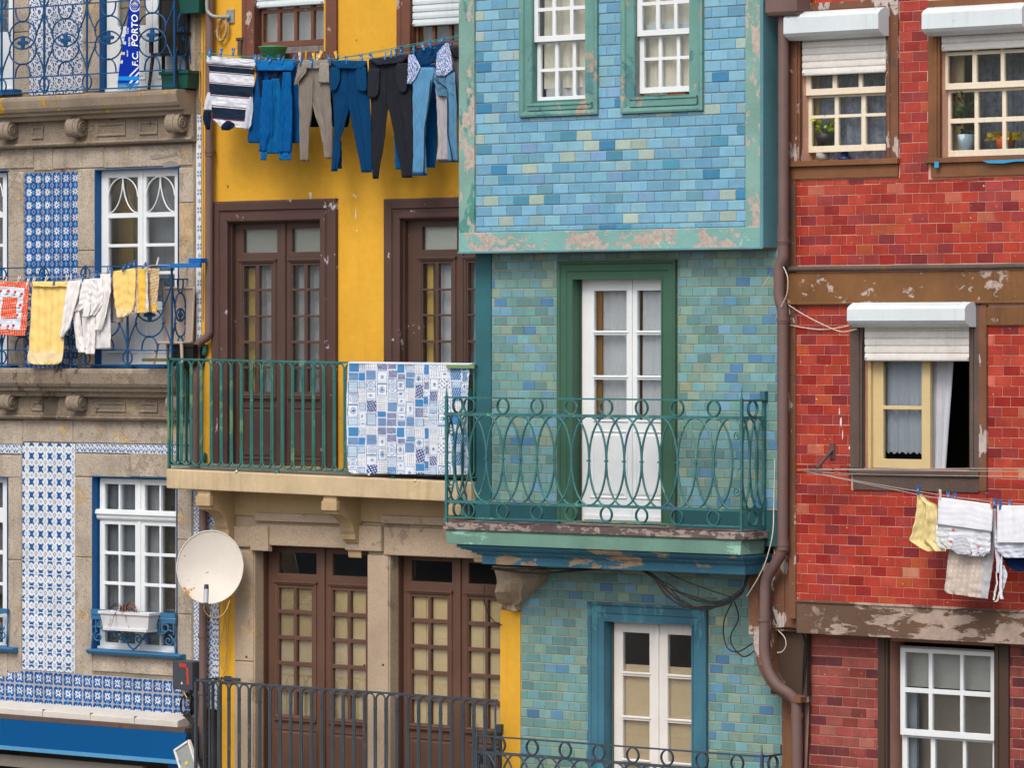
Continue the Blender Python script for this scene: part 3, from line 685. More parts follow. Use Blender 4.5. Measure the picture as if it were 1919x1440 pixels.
# upper windows with roller shutters
for h, xs, k, sb, nm in ((hW1, (457, 634), 0, 11, 1), (hW2, (747, 930), 1, 46, 2)):
    m = MB(); rx = sum(xs)/2
    a, b, c, e = hole(xs[0], -90, xs[1], 128, dY)
    m.ring((a, b, c, e), [(0, dY+.005), (0, dY-.035), (.05, dY-.035), (.06, dY-.02), ((h[0]-a), dY-.02), ((h[0]-a), dY+.13)], True)
    wd = m.build('window', brown_win, YH)
    m = MB(); dd = dY+.07; x0, x1 = xs[0]+33, xs[1]+4
    ns = 4; px0, px1 = (493, 614) if k == 0 else (783, 905)
    m.leaf(x0, -80, x1, 87, dd, .04, cells(px0, -70, px1, 15, ns, 1, 5)+cells(px0, 22, px1, 76, ns, 1, 5), 545 if k == 0 else 840)
    m.build('sash', brown_win, wd, bevel=.003); panes(wd, px0, -70, px1, 76, dd+.02, rx)
    m = MB(); ds = dY+.02; zc = Z(rx, sb, ds); 
    for i in range(9):
        z0_ = zc+i*.075; m.prism([(ds+.012, z0_+.003), (ds-.004, z0_+.008), (ds-.008, z0_+.035), (ds-.004, z0_+.068), (ds+.012, z0_+.073)], h[0]+.012, h[1]-.012)
    m.box(h[0]+.01, h[1]-.01, ds+.012, ds+.016, zc, zc+.7)
    for uu in (h[0]+.03, h[1]-.04): m.lathe([(0, 0), (.012, 0), (.012, .012), (0, .014)], (uu, ds-.008, zc+.03), (0, -1, 0), 10)
    m.build('shutter_slats', shutter_white, wd)
    m = MB(); m.box(h[0]-.02, h[1]+.02, dY-.06, dY+.1, h[2]-.04, h[2]+.0); m.build('sill', brown_win, wd, bevel=.005)
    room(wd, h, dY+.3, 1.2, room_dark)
    curtain(wd, px0-30, -70, px1+30, 112, dY+.2, curtain_m if k == 0 else curtain_dk, 7, .02, rx, seed=k)
# French doors on the balcony
def ydoor(h, o, x0, yt, xs, ytr, rows, rx, x1, yb):
    c0 = MB(); w_ = 28
    a, b, c, e = hole(o[0], o[1], o[2], yb, dY)
    wi = h[0]-a
    pr = [(0, dY+.01), (0, dY-.05), (.02, dY-.055), (.1, dY-.05), (.112, dY-.03), (.14, dY-.03), (.15, dY-.05), (wi-.01, dY-.05), (wi+.004, dY-.04), (wi+.004, dY+.02), (wi+.02, dY+.02), (wi+.02, dY+.3)]
    c0.ring((a, b, c, e), pr, False); root = c0.build('door', brown_frame, YH)
    dd = dY+.08; m = MB(); H = []
    for (l, r) in xs: H += [(l, ytr[0], r+0, ytr[1])]
    for (l, r) in xs: H += [q for y0, y1 in rows for q in cells(l+1, y0, r-11 if r-l > 50 else r-11, y1, 2, 1, 6)]
    H = [q for q in H if q[0] < x1-4]
    m.leaf(x0, yt, x1, yb, dd, .045, H, rx)
    for l, r in xs:                      # raised casement frame, lower panel, meeting stile
        A = hole(l-6, rows[0][0]-10, r-1, rows[-1][1]+10, dd, rx); m.ring(A, [(0, dd), (0, dd-.014), (.022, dd-.018), (.036, dd-.004), (.036, dd+.001)])
        zt = A[3]; m.box(A[0]-.01, A[1]+.01, dd-.03, dd, zt-.008, zt+.018)
        panel(m, l-3, rows[-1][1]+28, r-2, yb-14, dd, rx)
        m.box(A[0], A[1], dd-.03, dd, A[2]-.018, A[2])
    u = (U(xs[0][1], dd)+U(xs[1][0], dd))/2; m.box(u-.03, u+.03, dd-.022, dd, Z(rx, yb-3, dd), Z(rx, yt+6, dd))
    m.build('leaf', brown_door, root, bevel=.004)
    panes(root, x0+6, ytr[0]-1, x1-6, rows[-1][1]+2, dd+.022, rx)
    room(root, h, dY+.3, 1.3, room_dark)
    return root
rws = [(498, 541), (546, 591), (595, 639), (644, 687), (692, 735)]
D1 = ydoor(hD1, (402, 375, 634), 441, 404, ((456, 519), (547, 609)), (429, 473), rws, 520, 622, 876)
rws2 = [(494, 541), (545, 589), (593, 638), (643, 687), (692, 735)]
D2 = ydoor(hD2, (725, 370, 973), 764, 402, ((791, 856), (876, 940)), (425, 468), rws2, 810, 957, 884)
lightblind = M('pale blind', 'd2d2c6', .8, .1, 1, bump=0); ochre = M('ochre shutter', 'e6bc68', .6, .1, 1, bump=.05); royal = M('royal blue hanging', '27407c', .9, .1, 2, bump=.1)
for D, xs, rx in ((D1, ((452, 522), (544, 616)), 520), (D2, ((786, 862), (872, 946)), 810)):
    m = MB()
    for a, b in xs: m.pbox(a, 422, b, 480, dY+.14, dY+.15, rx=rx)
    m.build('blind', lightblind, D)
    m = MB(); a = xs[0][0]+2; m.pbox(a+12, 484, a+24, 745, dY+.17, dY+.19, rx=rx); m.pbox(a+30, 484, a+34, 745, dY+.2, dY+.22, rx=rx); m.pbox(xs[1][0]+2, 484, xs[1][0]+6, 745, dY+.17, dY+.19, rx=rx)
    m.build('inner_shutter', ochre, D)
    curtain(D, xs[0][0]+34, 484, xs[1][1]+8, 746, dY+.2, curtain_m, 9, .016, rx, seed=int(rx))
m = MB(); m.pbox(809, 484, 822, 560, dY+.19, dY+.2, rx=810); m.build('curtain', royal, D2)
# doors of the stone storey
def edoor(h, x0, xs, rx, ytr, y0, x1):
    dd = dY+.19; m = MB(); m.ring((h[0]-.0, h[1], 1.2, h[3]), [(-.003, dd-.05), (.012, dd-.05), (.014, dd+.02)], False); root = m.build('door', brown_low, YH)
    m = MB(); H = []
    for l, r in xs:
        H += [(l-1, ytr[0], r, ytr[1])]+[q for k in range(5) for q in cells(l-1, y0+k*48.6, r-9, y0+k*48.6+(41 if k < 4 else 44), 2, 1, 5)]
    m.leaf(x0, ytr[0]-10, x1, 1700, dd, .045, H, rx)
    for l, r in xs:
        A = hole(l-7, y0-11, r+1, y0+246, dd, rx); m.ring(A, [(0, dd), (0, dd-.014), (.022, dd-.018), (.036, dd-.004), (.036, dd+.001)])
        m.box(A[0], A[1], dd-.03, dd, A[2]-.018, A[2]); m.box(A[0]-.01, A[1]+.01, dd-.03, dd, A[3]-.008, A[3]+.016)
        panel(m, l-3, y0+264, r+2, y0+480, dd, rx)
    u = (U(xs[0][1]+3, dd)+U(xs[1][0]-6, dd))/2; m.box(u-.028, u+.028, dd-.022, dd, .9, h[3])
    m.build('leaf', brown_low, root, bevel=.004)
    panes(root, x0+6, ytr[0]-1, x1-6, y0+242, dd+.022, rx)
    m = MB()
    for l, r in xs: m.pbox(l-8, y0-4, l+27, y0+260, dd+.048, dd+.06, rx=rx); m.pbox(l+28, y0-4, r+4, y0+260, dd+.05, dd+.062, rx=rx)
    for l, r in xs:
        for k in range(5): m.pbox(l-6, y0+26+k*48.6, r+2, y0+28+k*48.6, dd+.046, dd+.0505, rx=rx)
    m.build('inner_shutter', blind_cream, root); room(root, h, dY+.3, 1., room_black); return root
edoor(hE1, 503, ((523, 593), (624, 694)), 550, (1036, 1076), 1103, 725)
edoor(hE2, 756, ((772, 847), (879, 954)), 805, (1052, 1091), 1120, 985)
# balcony: slab, corbels, railing
SHB = (.0125, U(330, -.08))
m = MB(); dF = -.08; z = lambda y, d=dF: Z(330, y, d)
m.prism([(dY, z(880)+.0), (dF+.01, z(880)), (dF, z(882)), (dF, z(916)), (dF+.02, z(917)), (dY, z(917))], U(312, dF), U(893, 0)-.006)
YB = m.build('balcony', cream_conc, YH, bevel=.006, shear=SHB)
m = MB(); m.box(U(379, dY), U(893, 0)-.01, dY-.065, dY+.1, z(883), z(870)); m.build('door_sill', granite_dark, YB, shear=SHB, bevel=.005)
m = MB(); m.box(U(316, dF), U(893, 0)-.01, dF+.03, dY, z(880), z(880)+.006); m.build('floor_skin', M('grey balcony floor', '6e6862', .9, .2, 3), YB, shear=SHB)
for cx, w_ in ((370, 26), (606, 26), (842, 26)):
    m = MB(); y0 = 917+(cx-330)*.026+(cx-330)*.012
    q = lambda y, d: Z(cx, y, dF)
    u0 = U(cx, dF+.03); u1 = u0+.185
    T = [(dF+.03, 0), (dF+.03, 8), (dF+.02, 10), (dF+.02, 26), (dF+.045, 28), (dF+.05, 36)]
    for k in range(8):
        a = k/7*1.4; T.append((dF+.07+.24*math.sin(a), 38+34*(1-math.cos(a))*1.15))
    T += [(.245, 76), (.245, 86), (.275, 88)]
    for k in range(5):
        a = k/4*1.4; T.append((.28+.05*math.sin(a), 91+18*(1-math.cos(a))))
    T += [(.34, 110), (.345, 120), (dY, 122), (dY, 0)]
    m.prism([(d_, Z(cx, y0+y, dF)) for d_, y in T], u0, u1)
    for a, b in ((3, 9),): m.box(u0-.015, u1+.015, dF+.012, dF+.07, Z(cx, y0+30, dF), Z(cx, y0+12, dF))
    m.build('corbel', cream_dull, YB, bevel=.006)
def hairpin(parent, d, x0, x1, c0, c1, n, yt, yb, rx, mat, ret, shear=None, collar=(30, -36), name='railing', topmat=None):
    m = MB(); z = lambda y: Z(rx, y, d); ua, ub = U(x0, d), U(x1, d); s = (U(c1, d)-U(c0, d))/n; base = U(c0, d)
    zt, zb = z(yt), z(yb)
    m.box(ua-.01, ub, d-.014, d+.014, zt-.006, zt+.014)
    m.box(ua, ub, d-.01, d+.01, zb-.006, zb+.006)
    def loop(fx, w):
        r = w/2; pts = []
        for k in range(9): a = math.pi*k/8; pts.append(fx(r-r*math.cos(a), zt-.006-r+r*math.sin(a)))
        for k in range(9): a = math.pi*k/8; pts.append(fx(r+r*math.cos(a), zb+.006+r-r*math.sin(a)))
        m.tube(pts, .0112, 6, True)
    i = -1
    while True:
        a = base+i*s
        i += 1
        if a < ua-.01: continue
        if a > ub-.02: break
        loop(lambda x, zz_, a=a: (a+.011+x, d, zz_), s-.022)
        for y in (yt+collar[0], yb+collar[1]): m.box(a-.017, a+.017, d-.013, d+.013, z(y)-.011, z(y)+.011)
    m.box(ua-.014, ua+.014, d-.014, d+.014, zb-.06, zt+.02); m.lathe([(0, -.03), (.025, -.02), (.025, 0), (.012, .012)], (ua, d, zb-.055), (0, 0, 1), 10)
    nn = max(2, int(round(ret/s))); ss = ret/nn
    m.box(ua-.014, ua+.014, d, d+ret, zt-.006, zt+.014); m.box(ua-.01, ua+.01, d, d+ret, zb-.006, zb+.006)
    for k in range(nn):
        loop(lambda x, zz_, k=k: (ua, d+k*ss+.011+x, zz_), ss-.022)
        for y in (yt+collar[0], yb+collar[1]): m.box(ua-.013, ua+.013, d+k*ss-.017, d+k*ss+.017, z(y)-.011, z(y)+.011)
    q = ua+1.6
    while q < ub-.3: m.lathe([(0, -.07), (.028, -.06), (.028, -.03), (.012, -.01)], (q, d, zb+.0), (0, 0, 1), 10); q += 1.65
    return m.build(name, mat, parent, shear=shear)
hairpin(YB, -.045, 317, 892, 321.5, 646.5, 17, 674, 872, 330, green_iron, dY+.045, (.0125, U(330, -.08)))
m = MB(); d = -.045; m.box(U(268, d), U(317, d), d-.022, d+.022, Z(317, 678, d), Z(317, 672, d)); 
k = U(270, d)
while k < U(316, d): m.box(k, k+.01, d-.0235, d-.02, Z(317, 676, d), Z(317, 674, d), lin('aab0a0')); k += .022
m.build('perforated_bar', M('olive perforated bar', '5a5b33', .6, .1, bump=0), YB)
hairpin(YH, -.045, 367, 932, 410, 930, 26, 1282, 1500, 450, grey_iron, dY+.045, None, (30, -30), name='lower_railing')
m = MB(); m.box(U(360, -.05), U(945, -.05), -.08, dY, 1.9, 2.05); m.build('lower_balcony', cream_conc, YH)
# fixings of the handrails on the wall
for x, y in ((386, 655), (384, 858)): m = MB(); u = U(x, dY); zz_ = Z(x, y, dY); m.tube([(u, dY-.03, zz_-.05), (u+.03, dY-.05, zz_-.01), (u+.02, dY-.04, zz_+.05)], .03, 8); m.build('wall_anchor', green_iron, YB)
m = MB(); m.pbox(417, 1271, 448, 1276, dY-.04, dY-.02); m.pbox(420, 1268, 430, 1281, dY-.03, dY-.001); m.build('wall_anchor', grey_iron, YH)
# ================================================================ SEA-GREEN TILED HOUSE
dJ, dM, dB = -.2, 0., .36
BH = thing('blue_tiled_house', 'house of light blue and sea-green brick tiles with an overhanging top floor and white windows', 'house', (U(1150, 0), 0, 0))
jL, jR, jB = U(863, dJ), U(1432, dJ), Z(1150, 469, dJ)
mL, mR = U(893, dM), U(1458, dM)
lL, lR = U(975, dB), U(1484, dB)
ja = hole(1000, -70, 1108, 195, dJ); jb = hole(1192, -70, 1305, 183, dJ)
m = MB(); m.holed(jL, jR, jB, 12.4, dJ, .2, [ja, jb]); m.box(jL, jR, dJ+.2, dM+.3, jB, jB+.03)
JW = m.build('wall', grout_blue, BH)
m = MB(); cb = pal(['6ca6c4', '75adc9', '639dbc', '7bafc4', '9fb9b0', '3a84b0', '4b91ae', '749fc6', '659cb3', '8db3bc'], .95, .93)
t0, t1, tz = U(892, dJ), U(1400, dJ), Z(1150, 431, dJ)
bricks(m, t0, t1, tz, 11.0, dJ, .2005, .1055, .003, [hole(976, -90, 1123, 218, dJ), hole(1166, -90, 1321, 211, dJ)], cb, [30, 24, 14, 12, 6, 4, 4, 4, 3, 3], .009, .008, tz+40*.1055-.05, gz=.0065)
m.build('wall_tiles', tiles_blue, JW)
m = MB(); e = dJ-.03; m.box(jL, t0, e, dJ+.01, jB, 12.4); m.build('corner_board', teal_board, JW, bevel=.006); m = MB(); m.box(t1, jR, e, dJ+.01, jB, 12.4); m.build('corner_board', teal_board, JW, bevel=.006)
m = MB(); m.box(jL+.002, jR-.002, e-.004, dJ+.01, jB, tz); m.build('bottom_beam', teal_beam, JW, bevel=.008)
m = MB(); m.box(jL-.004, jR+.01, dJ-.045, dJ-.02, jB-.012, jB+.01); m.box(jR+.0, jR+.016, dJ-.04, dM+.02, jB, 12.4)
m.box(jR-.02, jR+.005, dJ-.045, dJ-.028, jB, 12.4); m.build('cheek_board', teal_cheek, JW, bevel=.004)
def jwin(h, o, us, ls, uy, ly, rx, gap):
    m = MB(); a, b, c, e2 = hole(o[0], -90, o[2], o[1], dJ); wl = h[0]-a; wb = h[2]-c
    v = [(0, dJ), (0, dJ-.04), (.02, dJ-.045), (.05, dJ-.035), (.06, dJ-.015), (wl-.02, dJ-.015), (wl, dJ-.025), (wl, dJ+.12)]
    m.ring((a, b, c, e2), v, True)
    root = m.build('window', teal_case, BH)
    m = MB(); m.box(h[0]-.05, h[1]+.03, dJ-.05, dJ+.1, h[2]-.012, h[2]+.012); m.box(h[0]-.05, h[1]+.03, dJ-.04, dJ+.05, c+.06, h[2]-.012); m.build('sill', teal_case, root, bevel=.004)
    for nm, xs, x, rows, dd in (('upper_sash', us, (us[0][0]-9, us[-1][1]+9), uy, dJ+.012), ('lower_sash', ls, (ls[0][0]-9, ls[-1][1]+9), ly, dJ+.06)):
        m = MB(); m.leaf(x[0], rows[0][0]-7, x[1], rows[-1][1]+11, dd, .038, [(p, r0, q, r1) for p, q in xs for r0, r1 in rows], rx)
        s = m.build(nm, white_gloss, root, bevel=.003); m = MB()
        m = MB(); m.box(U(x[0]+3, dd), U(x[1]-3, dd), dd+.02, dd+.023, Z(rx, rows[-1][1]+3, dd), Z(rx, rows[0][0]-3, dd)); m.build('pane', GLASS, root)
    room(root, h, dJ+.2, 1.2, room_tan); return root
w1 = jwin(ja, (977, 217, 1123), ((1008, 1035), (1041, 1068), (1074, 1101)), ((1013, 1040), (1046, 1073), (1079, 1106)), [(-90, -45), (-38, 12), (19, 65)], [(80, 127), (133, 180)], 1055, 0)
w2_ = jwin(jb, (1167, 210, 1320), ((1203, 1229), (1236, 1263), (1269, 1297)), ((1207, 1234), (1240, 1268), (1274, 1302)), [(-95, -50), (-44, 1), (8, 54)], [(69, 106), (112, 162)], 1250, 6)
curtain(w1, 1022, -60, 1128, 165, dJ+.14, curtain_cr, 5, .018, 1055, seed=1); curtain(w1, 1024, 150, 1128, 200, dJ+.15, curtain_m, 3, .01, 1055, seed=2)
curtain(w2_, 1208, -60, 1330, 190, dJ+.14, curtain_cr, 5, .018, 1250, seed=3)
m = MB(); m.pbox(1205, 44, 1310, 58, dJ+.1, dJ+.15, rx=1250); m.build('shelf', white_gloss, w2_)
# middle floor
hG = hole(1076, 519, 1249, 985, dM)
m = MB(); m.holed(mL, mR, Z(1150, 1010, 0), jB+.2, dM, .55, [hG]); 
MW = m.build('middle_wall', grout_mid, BH)
m = MB(); cm = pal(['6a9996', '749f9b', '6a9da4', '7c9f92', '608c8d', '70a5ae', '86a192', '558eb0', '4a80aa', '689db8', '629694', '93a286'], .92, .92)
k0 = U(922, dM)
bricks(m, k0, mR-.004, Z(1150, 945, 0), jB-.015, dM, .1545, .0945, .0022, [hole(1049, 487, 1271, 990, dM)], cm, [20, 16, 14, 10, 10, 10, 6, 4, 4, 7, 10, 1], .006, .004, Z(1150, 945, 0)+29*.0945, gz=.0075)
m.build('wall_tiles', tiles_mid, MW)
m = MB(); m.box(mL, k0, -.022, .01, Z(900, 985, 0), jB+.01); m.build('corner_board', teal_dark, MW, bevel=.005)
m = MB(); m.box(k0, hole(1049, 0, 1050, 1, 0)[0]+.01, -.016, .01, Z(1150, 990, 0), Z(1150, 947, 0)); m.build('skirting_board', teal_base, MW, bevel=.004); m = MB(); m.box(U(1269, 0), mR, -.016, .01, Z(1150, 1014, 0), Z(1150, 947, 0)); m.build('skirting_board', teal_base, MW, bevel=.004)
def wdoor(parent, opening, o, mat, d, dd, x, yt, yb, xs, rows, rx, pan, roomm, wprof=.16):
    m = MB(); a, b, c, e2 = hole(o[0], o[1], o[2], yb, d); wl = opening[0]-a
    m.ring((a, b, c, e2), [(0, d), (0, d-.05), (.012, d-.055), (.03, d-.045), (.04, d-.03), (wl*.55, d-.03), (wl*.6, d-.018), (wl*.9, d-.018), (wl*.93, d-.03), (wl, d-.03), (wl, dd+.01)], False)
    root = m.build('door', mat, parent)
    m = MB(); m.leaf(x[0], yt, x[1], yb, dd, .045, [(p, r0, q, r1) for p, q in xs for r0, r1 in rows], rx)
    mid = (U(xs[0][1], dd)+U(xs[1][0], dd))/2; m.box(mid-.03, mid+.012, dd-.014, dd, Z(rx, yb-2, dd), Z(rx, yt+2, dd))
    for p, q in xs:
        if pan: panel(m, p-6, pan[0], q+2, pan[1], dd, rx)
        for r0, r1 in rows: m.pbox(p-2, r1+1, q+2, r1+4, dd-.012, dd, rx=rx)
    m.pbox(x[0]+2, yb-12, x[1]-2, yb-3, dd-.03, dd, rx=rx)
    m.build('leaf', white_gloss if pan else white_old, root, bevel=.003)
    panes(root, x[0]+5, rows[0][0]-3, x[1]-5, rows[-1][1]+3, dd+.022, rx)
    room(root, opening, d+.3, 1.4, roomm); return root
G = wdoor(BH, hG, (1049, 488, 1270), green_case, dM, .1, (1091, 1264), 521, 979, ((1113, 1174), (1194, 1254)), [(545, 620), (628, 704), (712, 787)], 1160, (808, 935), room_dark)
curtain(G, 1130, 535, 1196, 800, .2, curtain_m, 4, .014, 1160, seed=5); curtain(G, 1206, 535, 1290, 800, .18, curtain_m, 5, .014, 1230, seed=8)
m = MB(); m.pbox(1112, 535, 1128, 800, .16, .18, rx=1160); m.pbox(1194, 535, 1200, 800, .16, .18, rx=1160); m.build('inner_shutter', M('brown inner shutter', '9a6a34', .6, .1, bump=.05), G)
# lower floor
hH = hole(1135, 1148, 1310, 1800, dB, 1220)
m = MB(); m.holed(lL, lR, 0, Z(1150, 990, 0), dB, .25, [hH]); BWl = m.build('lower_wall', grout_mid, BH)
m = MB(); bricks(m, lL+.01, lR-.002, 1.6, Z(1150, 1040, dB), dB, .156, .0955, .0022, [hole(1106, 1132, 1329, 1900, dB, 1220)], cm, [20, 16, 14, 10, 10, 10, 6, 3, 3, 5, 10, .4], .006, .004, Z(1150, 1040, dB), gz=.009)
m.build('wall_tiles', tiles_mid, BWl)
Hd = wdoor(BH, hH, (1107, 1133, 1328), petrol_case, dB, dB+.1, (1151, 1322), 1167, 1790, ((1167, 1217), (1251, 1312)), [(1187, 1261), (1269, 1344), (1352, 1425), (1433, 1500)], 1200, None, room_black)
m = MB(); 
for a, b in ((1164, 1221), (1248, 1320)): m.pbox(a, 1247, b, 1600, dB+.15, dB+.165, rx=1200)
m.build('inner_shutter', M('tan inner board', 'dcc09a', .8, .1, 1, bump=.05), Hd)
# corner board, skirting and timber at the foot of the red house boundary are with the red house
# balcony
dQ = -.4
z = lambda y, d=dQ: Z(1000, y, d)
m = MB(); m.box(U(830, dQ-.02), U(1395, dQ-.02), dQ-.02, dM+.02, z(998), z(985)); m.box(U(842, dQ+.03), U(1390, dQ+.03), dQ+.03, dM, z(985), z(985)+.008)
BB = m.build('balcony', balc_top, BH, bevel=.006)
m = MB(); ul, ur = U(834, dQ), U(1389, dQ)
m.add([(ul, dQ, z(1002)), (ur, dQ, z(1002)), (ur, 0, z(1002)), (ul, 0, z(1002)), (ul+.03, dQ+.012, z(1026)), (ur-.02, dQ+.012, z(1026)), (ur-.02, 0, z(1026)), (ul+.03, 0, z(1026))],
      [(4, 5, 1, 0), (5, 6, 2, 1), (6, 7, 3, 2), (7, 4, 0, 3), (0, 1, 2, 3), (7, 6, 5, 4)])
m.box(ul+.01, ur-.005, dQ+.01, 0, z(1002), z(998)); m.build('fascia', balc_green, BB, bevel=.003)
m = MB(); a = .05; prof = [(1027, .06), (1033, .1), (1036, .12), (1038, .17), (1043, .2), (1046, .24), (1048, .255), (1063, .26), (1064, .24)]
for (y0, o0), (y1, o1) in zip(prof[:-1], prof[1:]):
    o = (o0+o1)/2; m.box(ul+o*1.25, ur-o*.42, dQ+o*.8, 0.3, Z(1000, y1, dQ), Z(1000, y0, dQ)+.001)
m.build('moulding', balc_blue, BB, bevel=.006)
def oval_rail(parent, d, xl, xr, c0, cn, n, yT, yA, yB, yC, rx, mat, dw, name='railing', spike=True):
    m = MB(); z = lambda y: Z(rx, y, d); ua, ub = U(xl, d), U(xr, d)
    s = (U(cn, d)-U(c0, d))/n; b0 = U(c0, d)
    for y, hh, tt in ((yT, .008, .012), (yA, .015, .007), (yB, .015, .007), (yC, .008, .012)):
        m.box(ua-.03, ub+.0, d-tt, d+tt, z(y)-hh, z(y)+hh)
        for ue in (ua, ub): m.box(ue-tt, ue+tt, d, dw+.0, z(y)-hh, z(y)+hh)
    for ue in (ua, ub):
        m.box(ue-.013, ue+.013, d-.013, d+.013, z(yC)-.05, z(yT)+.02); m.tube([(ue, d, z(yT)+.01), (ue, d, z(yT)+.12)], [.011, .003], 6)
        m.box(ue-.013, ue+.013, dw-.05, dw-.02, z(yC)-.03, z(yT)+.02)
        m.box(ue-.03, ue+.03, dw-.06, dw, z(yT)+.0, z(yT)+.09)
    ry = (z(yA)-z(yB))/2; zc_ = (z(yA)+z(yB))/2
    def ov(fx, lo=0, hi=2*math.pi, k=1.0):
        full = hi-lo > 6.2; N = 36
        pts = [fx(k*s*math.cos(t), zc_+ry*math.sin(t)) for t in (np.linspace(lo, hi, N, endpoint=not full))]
        m.tube(pts, .0115, 5, full)
    for i in range(n+1):
        c = b0+i*s; ov(lambda x, z_, c=c: (c+x, d+(.0 if i % 2 else .006), z_))
        m.box(c-.018, c+.018, d-.012, d+.012, zc_-.009, zc_+.009)
    ov(lambda x, z_: (b0-s+x, d, z_), -math.pi/2, math.pi/2); ov(lambda x, z_: (b0+(n+1)*s+x, d, z_), math.pi/2, 1.5*math.pi)
    def ringo(fx, ya, yb_):
        r = (z(ya)-z(yb_))/2; zz = (z(ya)+z(yb_))/2
        for o in (-.009, 0, .009): m.tube([fx(r*.98*math.cos(t), zz+r*math.sin(t), o) for t in np.linspace(0, 6.283, 20, endpoint=False)], .0072, 4, True)
    for i in range(0, n+1, 2):
        for ya, yb_ in ((yT+1, yA-2), (yB+2, yC-1)): ringo(lambda x, z_, o, c=b0+i*s: (c+x, d+o, z_), ya, yb_)
    ret = dw-d
    for ue in (ua, ub):
        k = ret/3/s
        for q in (1, 2): ov(lambda x, z_, q=q: (ue, d+ret*q/3+x, z_), k=k)
        ov(lambda x, z_: (ue, d+x, z_), -math.pi/2, math.pi/2, k)
        ov(lambda x, z_: (ue, dw-.03+x, z_), math.pi/2, 1.5*math.pi, k)
        for ya, yb_ in ((yT+1, yA-2), (yB+2, yC-1)): ringo(lambda x, z_, o: (ue+o, d+ret*.45+x, z_), ya, yb_)
    def spiral(u, zz, sg, up):
        m.tube([(u+sg*.045*(1-k/22)*math.cos(k*.5)-.0, d, zz+up*.055*(1-k/22)*math.sin(k*.5)) for k in range(18)], .007, 5)
    for u, sg in ((ua+.06, -1), (ub-.06, 1)):
        spiral(u, z(yA+34), sg, 1); spiral(u, z(yB-34), sg, -1); m.tube([(u+sg*.055*math.cos(t), d, zc_+.06*math.sin(t)) for t in np.linspace(-1.4, 4.2, 14)], .007, 5)
        m.tube([(u+sg*.0, d, z(yA+3)), (u+sg*.035, d, z(yA+12)), (u+sg*.045, d, z(yA+30))], .007, 5)
    return m.build(name, mat, parent)
oval_rail(BB, dQ, 837, 1390, 879.5, 1337.5, 14, 747, 778.5, 945, 975, 1000, green_iron2, -.0)
oval_rail(BH, -.045, 894, 1428, 936, 1381.5, 14, 1392, 1423, 1590, 1620, 1062, grey_iron, dB, 'lower_railing')
m = MB(); m.box(U(885, -.05), U(1435, -.05), -.06, dB, 1.55, 1.7); m.build('lower_balcony', balc_top, BH)
# ================================================================ RED TILED HOUSE
dR, dRl = 0., .18
RH = thing('red_tiled_house', 'house of glazed dark red brick tiles with brown beams and white roller shutters', 'house', (U(1700, 0), 0, 0))
rL, rR = U(1480, dR), U(2150, dR)
g1 = hole(1504, 60, 1663, 301, dR); g2 = hole(1766, 50, 1935, 299, dR); g3 = hole(1620, 640, 1819, 880, dR); g4 = hole(1668, 1207, 1866, 1560, dRl)
rB = Z(1700, 1163, dR)
m = MB(); m.holed(rL, rR, rB, 12.4, dR, .2, [g1, g2, g3]); m.box(rL, rR, dR+.2, dRl+.2, rB+.02, rB+.08)
RW = m.build('wall', grout_red, RH)
cr = pal(['a5362b', 'ae4131', '962722', '9b3b39', '822b30', 'b2502d', 'b9624e', 'a83727', '903234', 'c28468'], .94, .93)
m = MB(); x0 = U(1493, dR)
H = [hole(1478, 8, 1687, 336, dR), hole(1740, -30, 2100, 331, dR), hole(1595, 560, 1852, 922, dR), (x0-1, rR+1, Z(1700, 571, dR), Z(1700, 498, dR)), (x0-1, rR+1, rB-1, Z(1700, 1137, dR)), hole(1851, 560, 2200, 611, dR)]
bricks(m, x0, rR, rB, 11.2, dR,   .186, .0965, .0058, H, cr, [24, 20, 14, 10, 5, 4, 3, 14, 6, .8], .007, .004, Z(1700, 571, dR)+40*.0965)
m.build('wall_tiles', tiles_red, RW)
m = MB(); lo = U(1517, dRl); m.holed(U(1484, dRl), rR+.1, 0, rB+.3, dRl, .25, [g4]); RL = m.build('lower_wall', M('brownish mortar', 'a27a6c', .95, .15, 3, .1, bump=.3), RH)
um = U(1770, dRl)
for ua_, ub_ in ((lo, um), (um, rR)):
  m = MB(); bricks(m, ua_, ub_, 1.8, rB+.08, dRl,   .186, .0965, .007, [hole(1647, 1150, 1893, 1700, dRl)], pal(['92403a', '86352f', '9a4a40', '6f2e30', '632c32', '8a423a', 'a45a4c']), [20, 14, 14, 10, 6, 10, 3], .007, .004, rB+.08, gz=.011); m.build('wall_tiles', tiles_red, RL)
m = MB(); m.box(rL, x0, -.02, .01, Z(1486, 1160, 0), Z(1486, 510, 0)); m.box(U(1478, 0), x0, -.018, .01, Z(1486, 505, 0), 12.4); m.build('corner_board', grey_brown_peel, RW, bevel=.004)
m = MB(); zt, zb = Z(1700, 509, 0), Z(1700, 568, 0); ux = U(1862, -.03); m.box(U(1470, -.03), ux-.002, -.04, .01, zb, zt); m.box(ux+.002, rR, -.042, .01, zb, zt); m.box(U(1480, 0), rR, -.055, 0, zb-.01, zb+.012)
m.box(U(1851, 0), rR, -.03, .01, Z(1880, 610, 0), Z(1880, 576, 0)); m.build('upper_beam', red_beam, RW, bevel=.006)
m = MB(); m.box(U(1493, -.04), rR, -.045, .01, Z(1700, 1198, -.04), Z(1700, 1136, -.04)); m.box(U(1491, -.05), rR, -.06, -.04, Z(1700, 1139, -.05), Z(1700, 1134, -.05)); m.build('lower_beam', red_beam2, RW, bevel=.006)
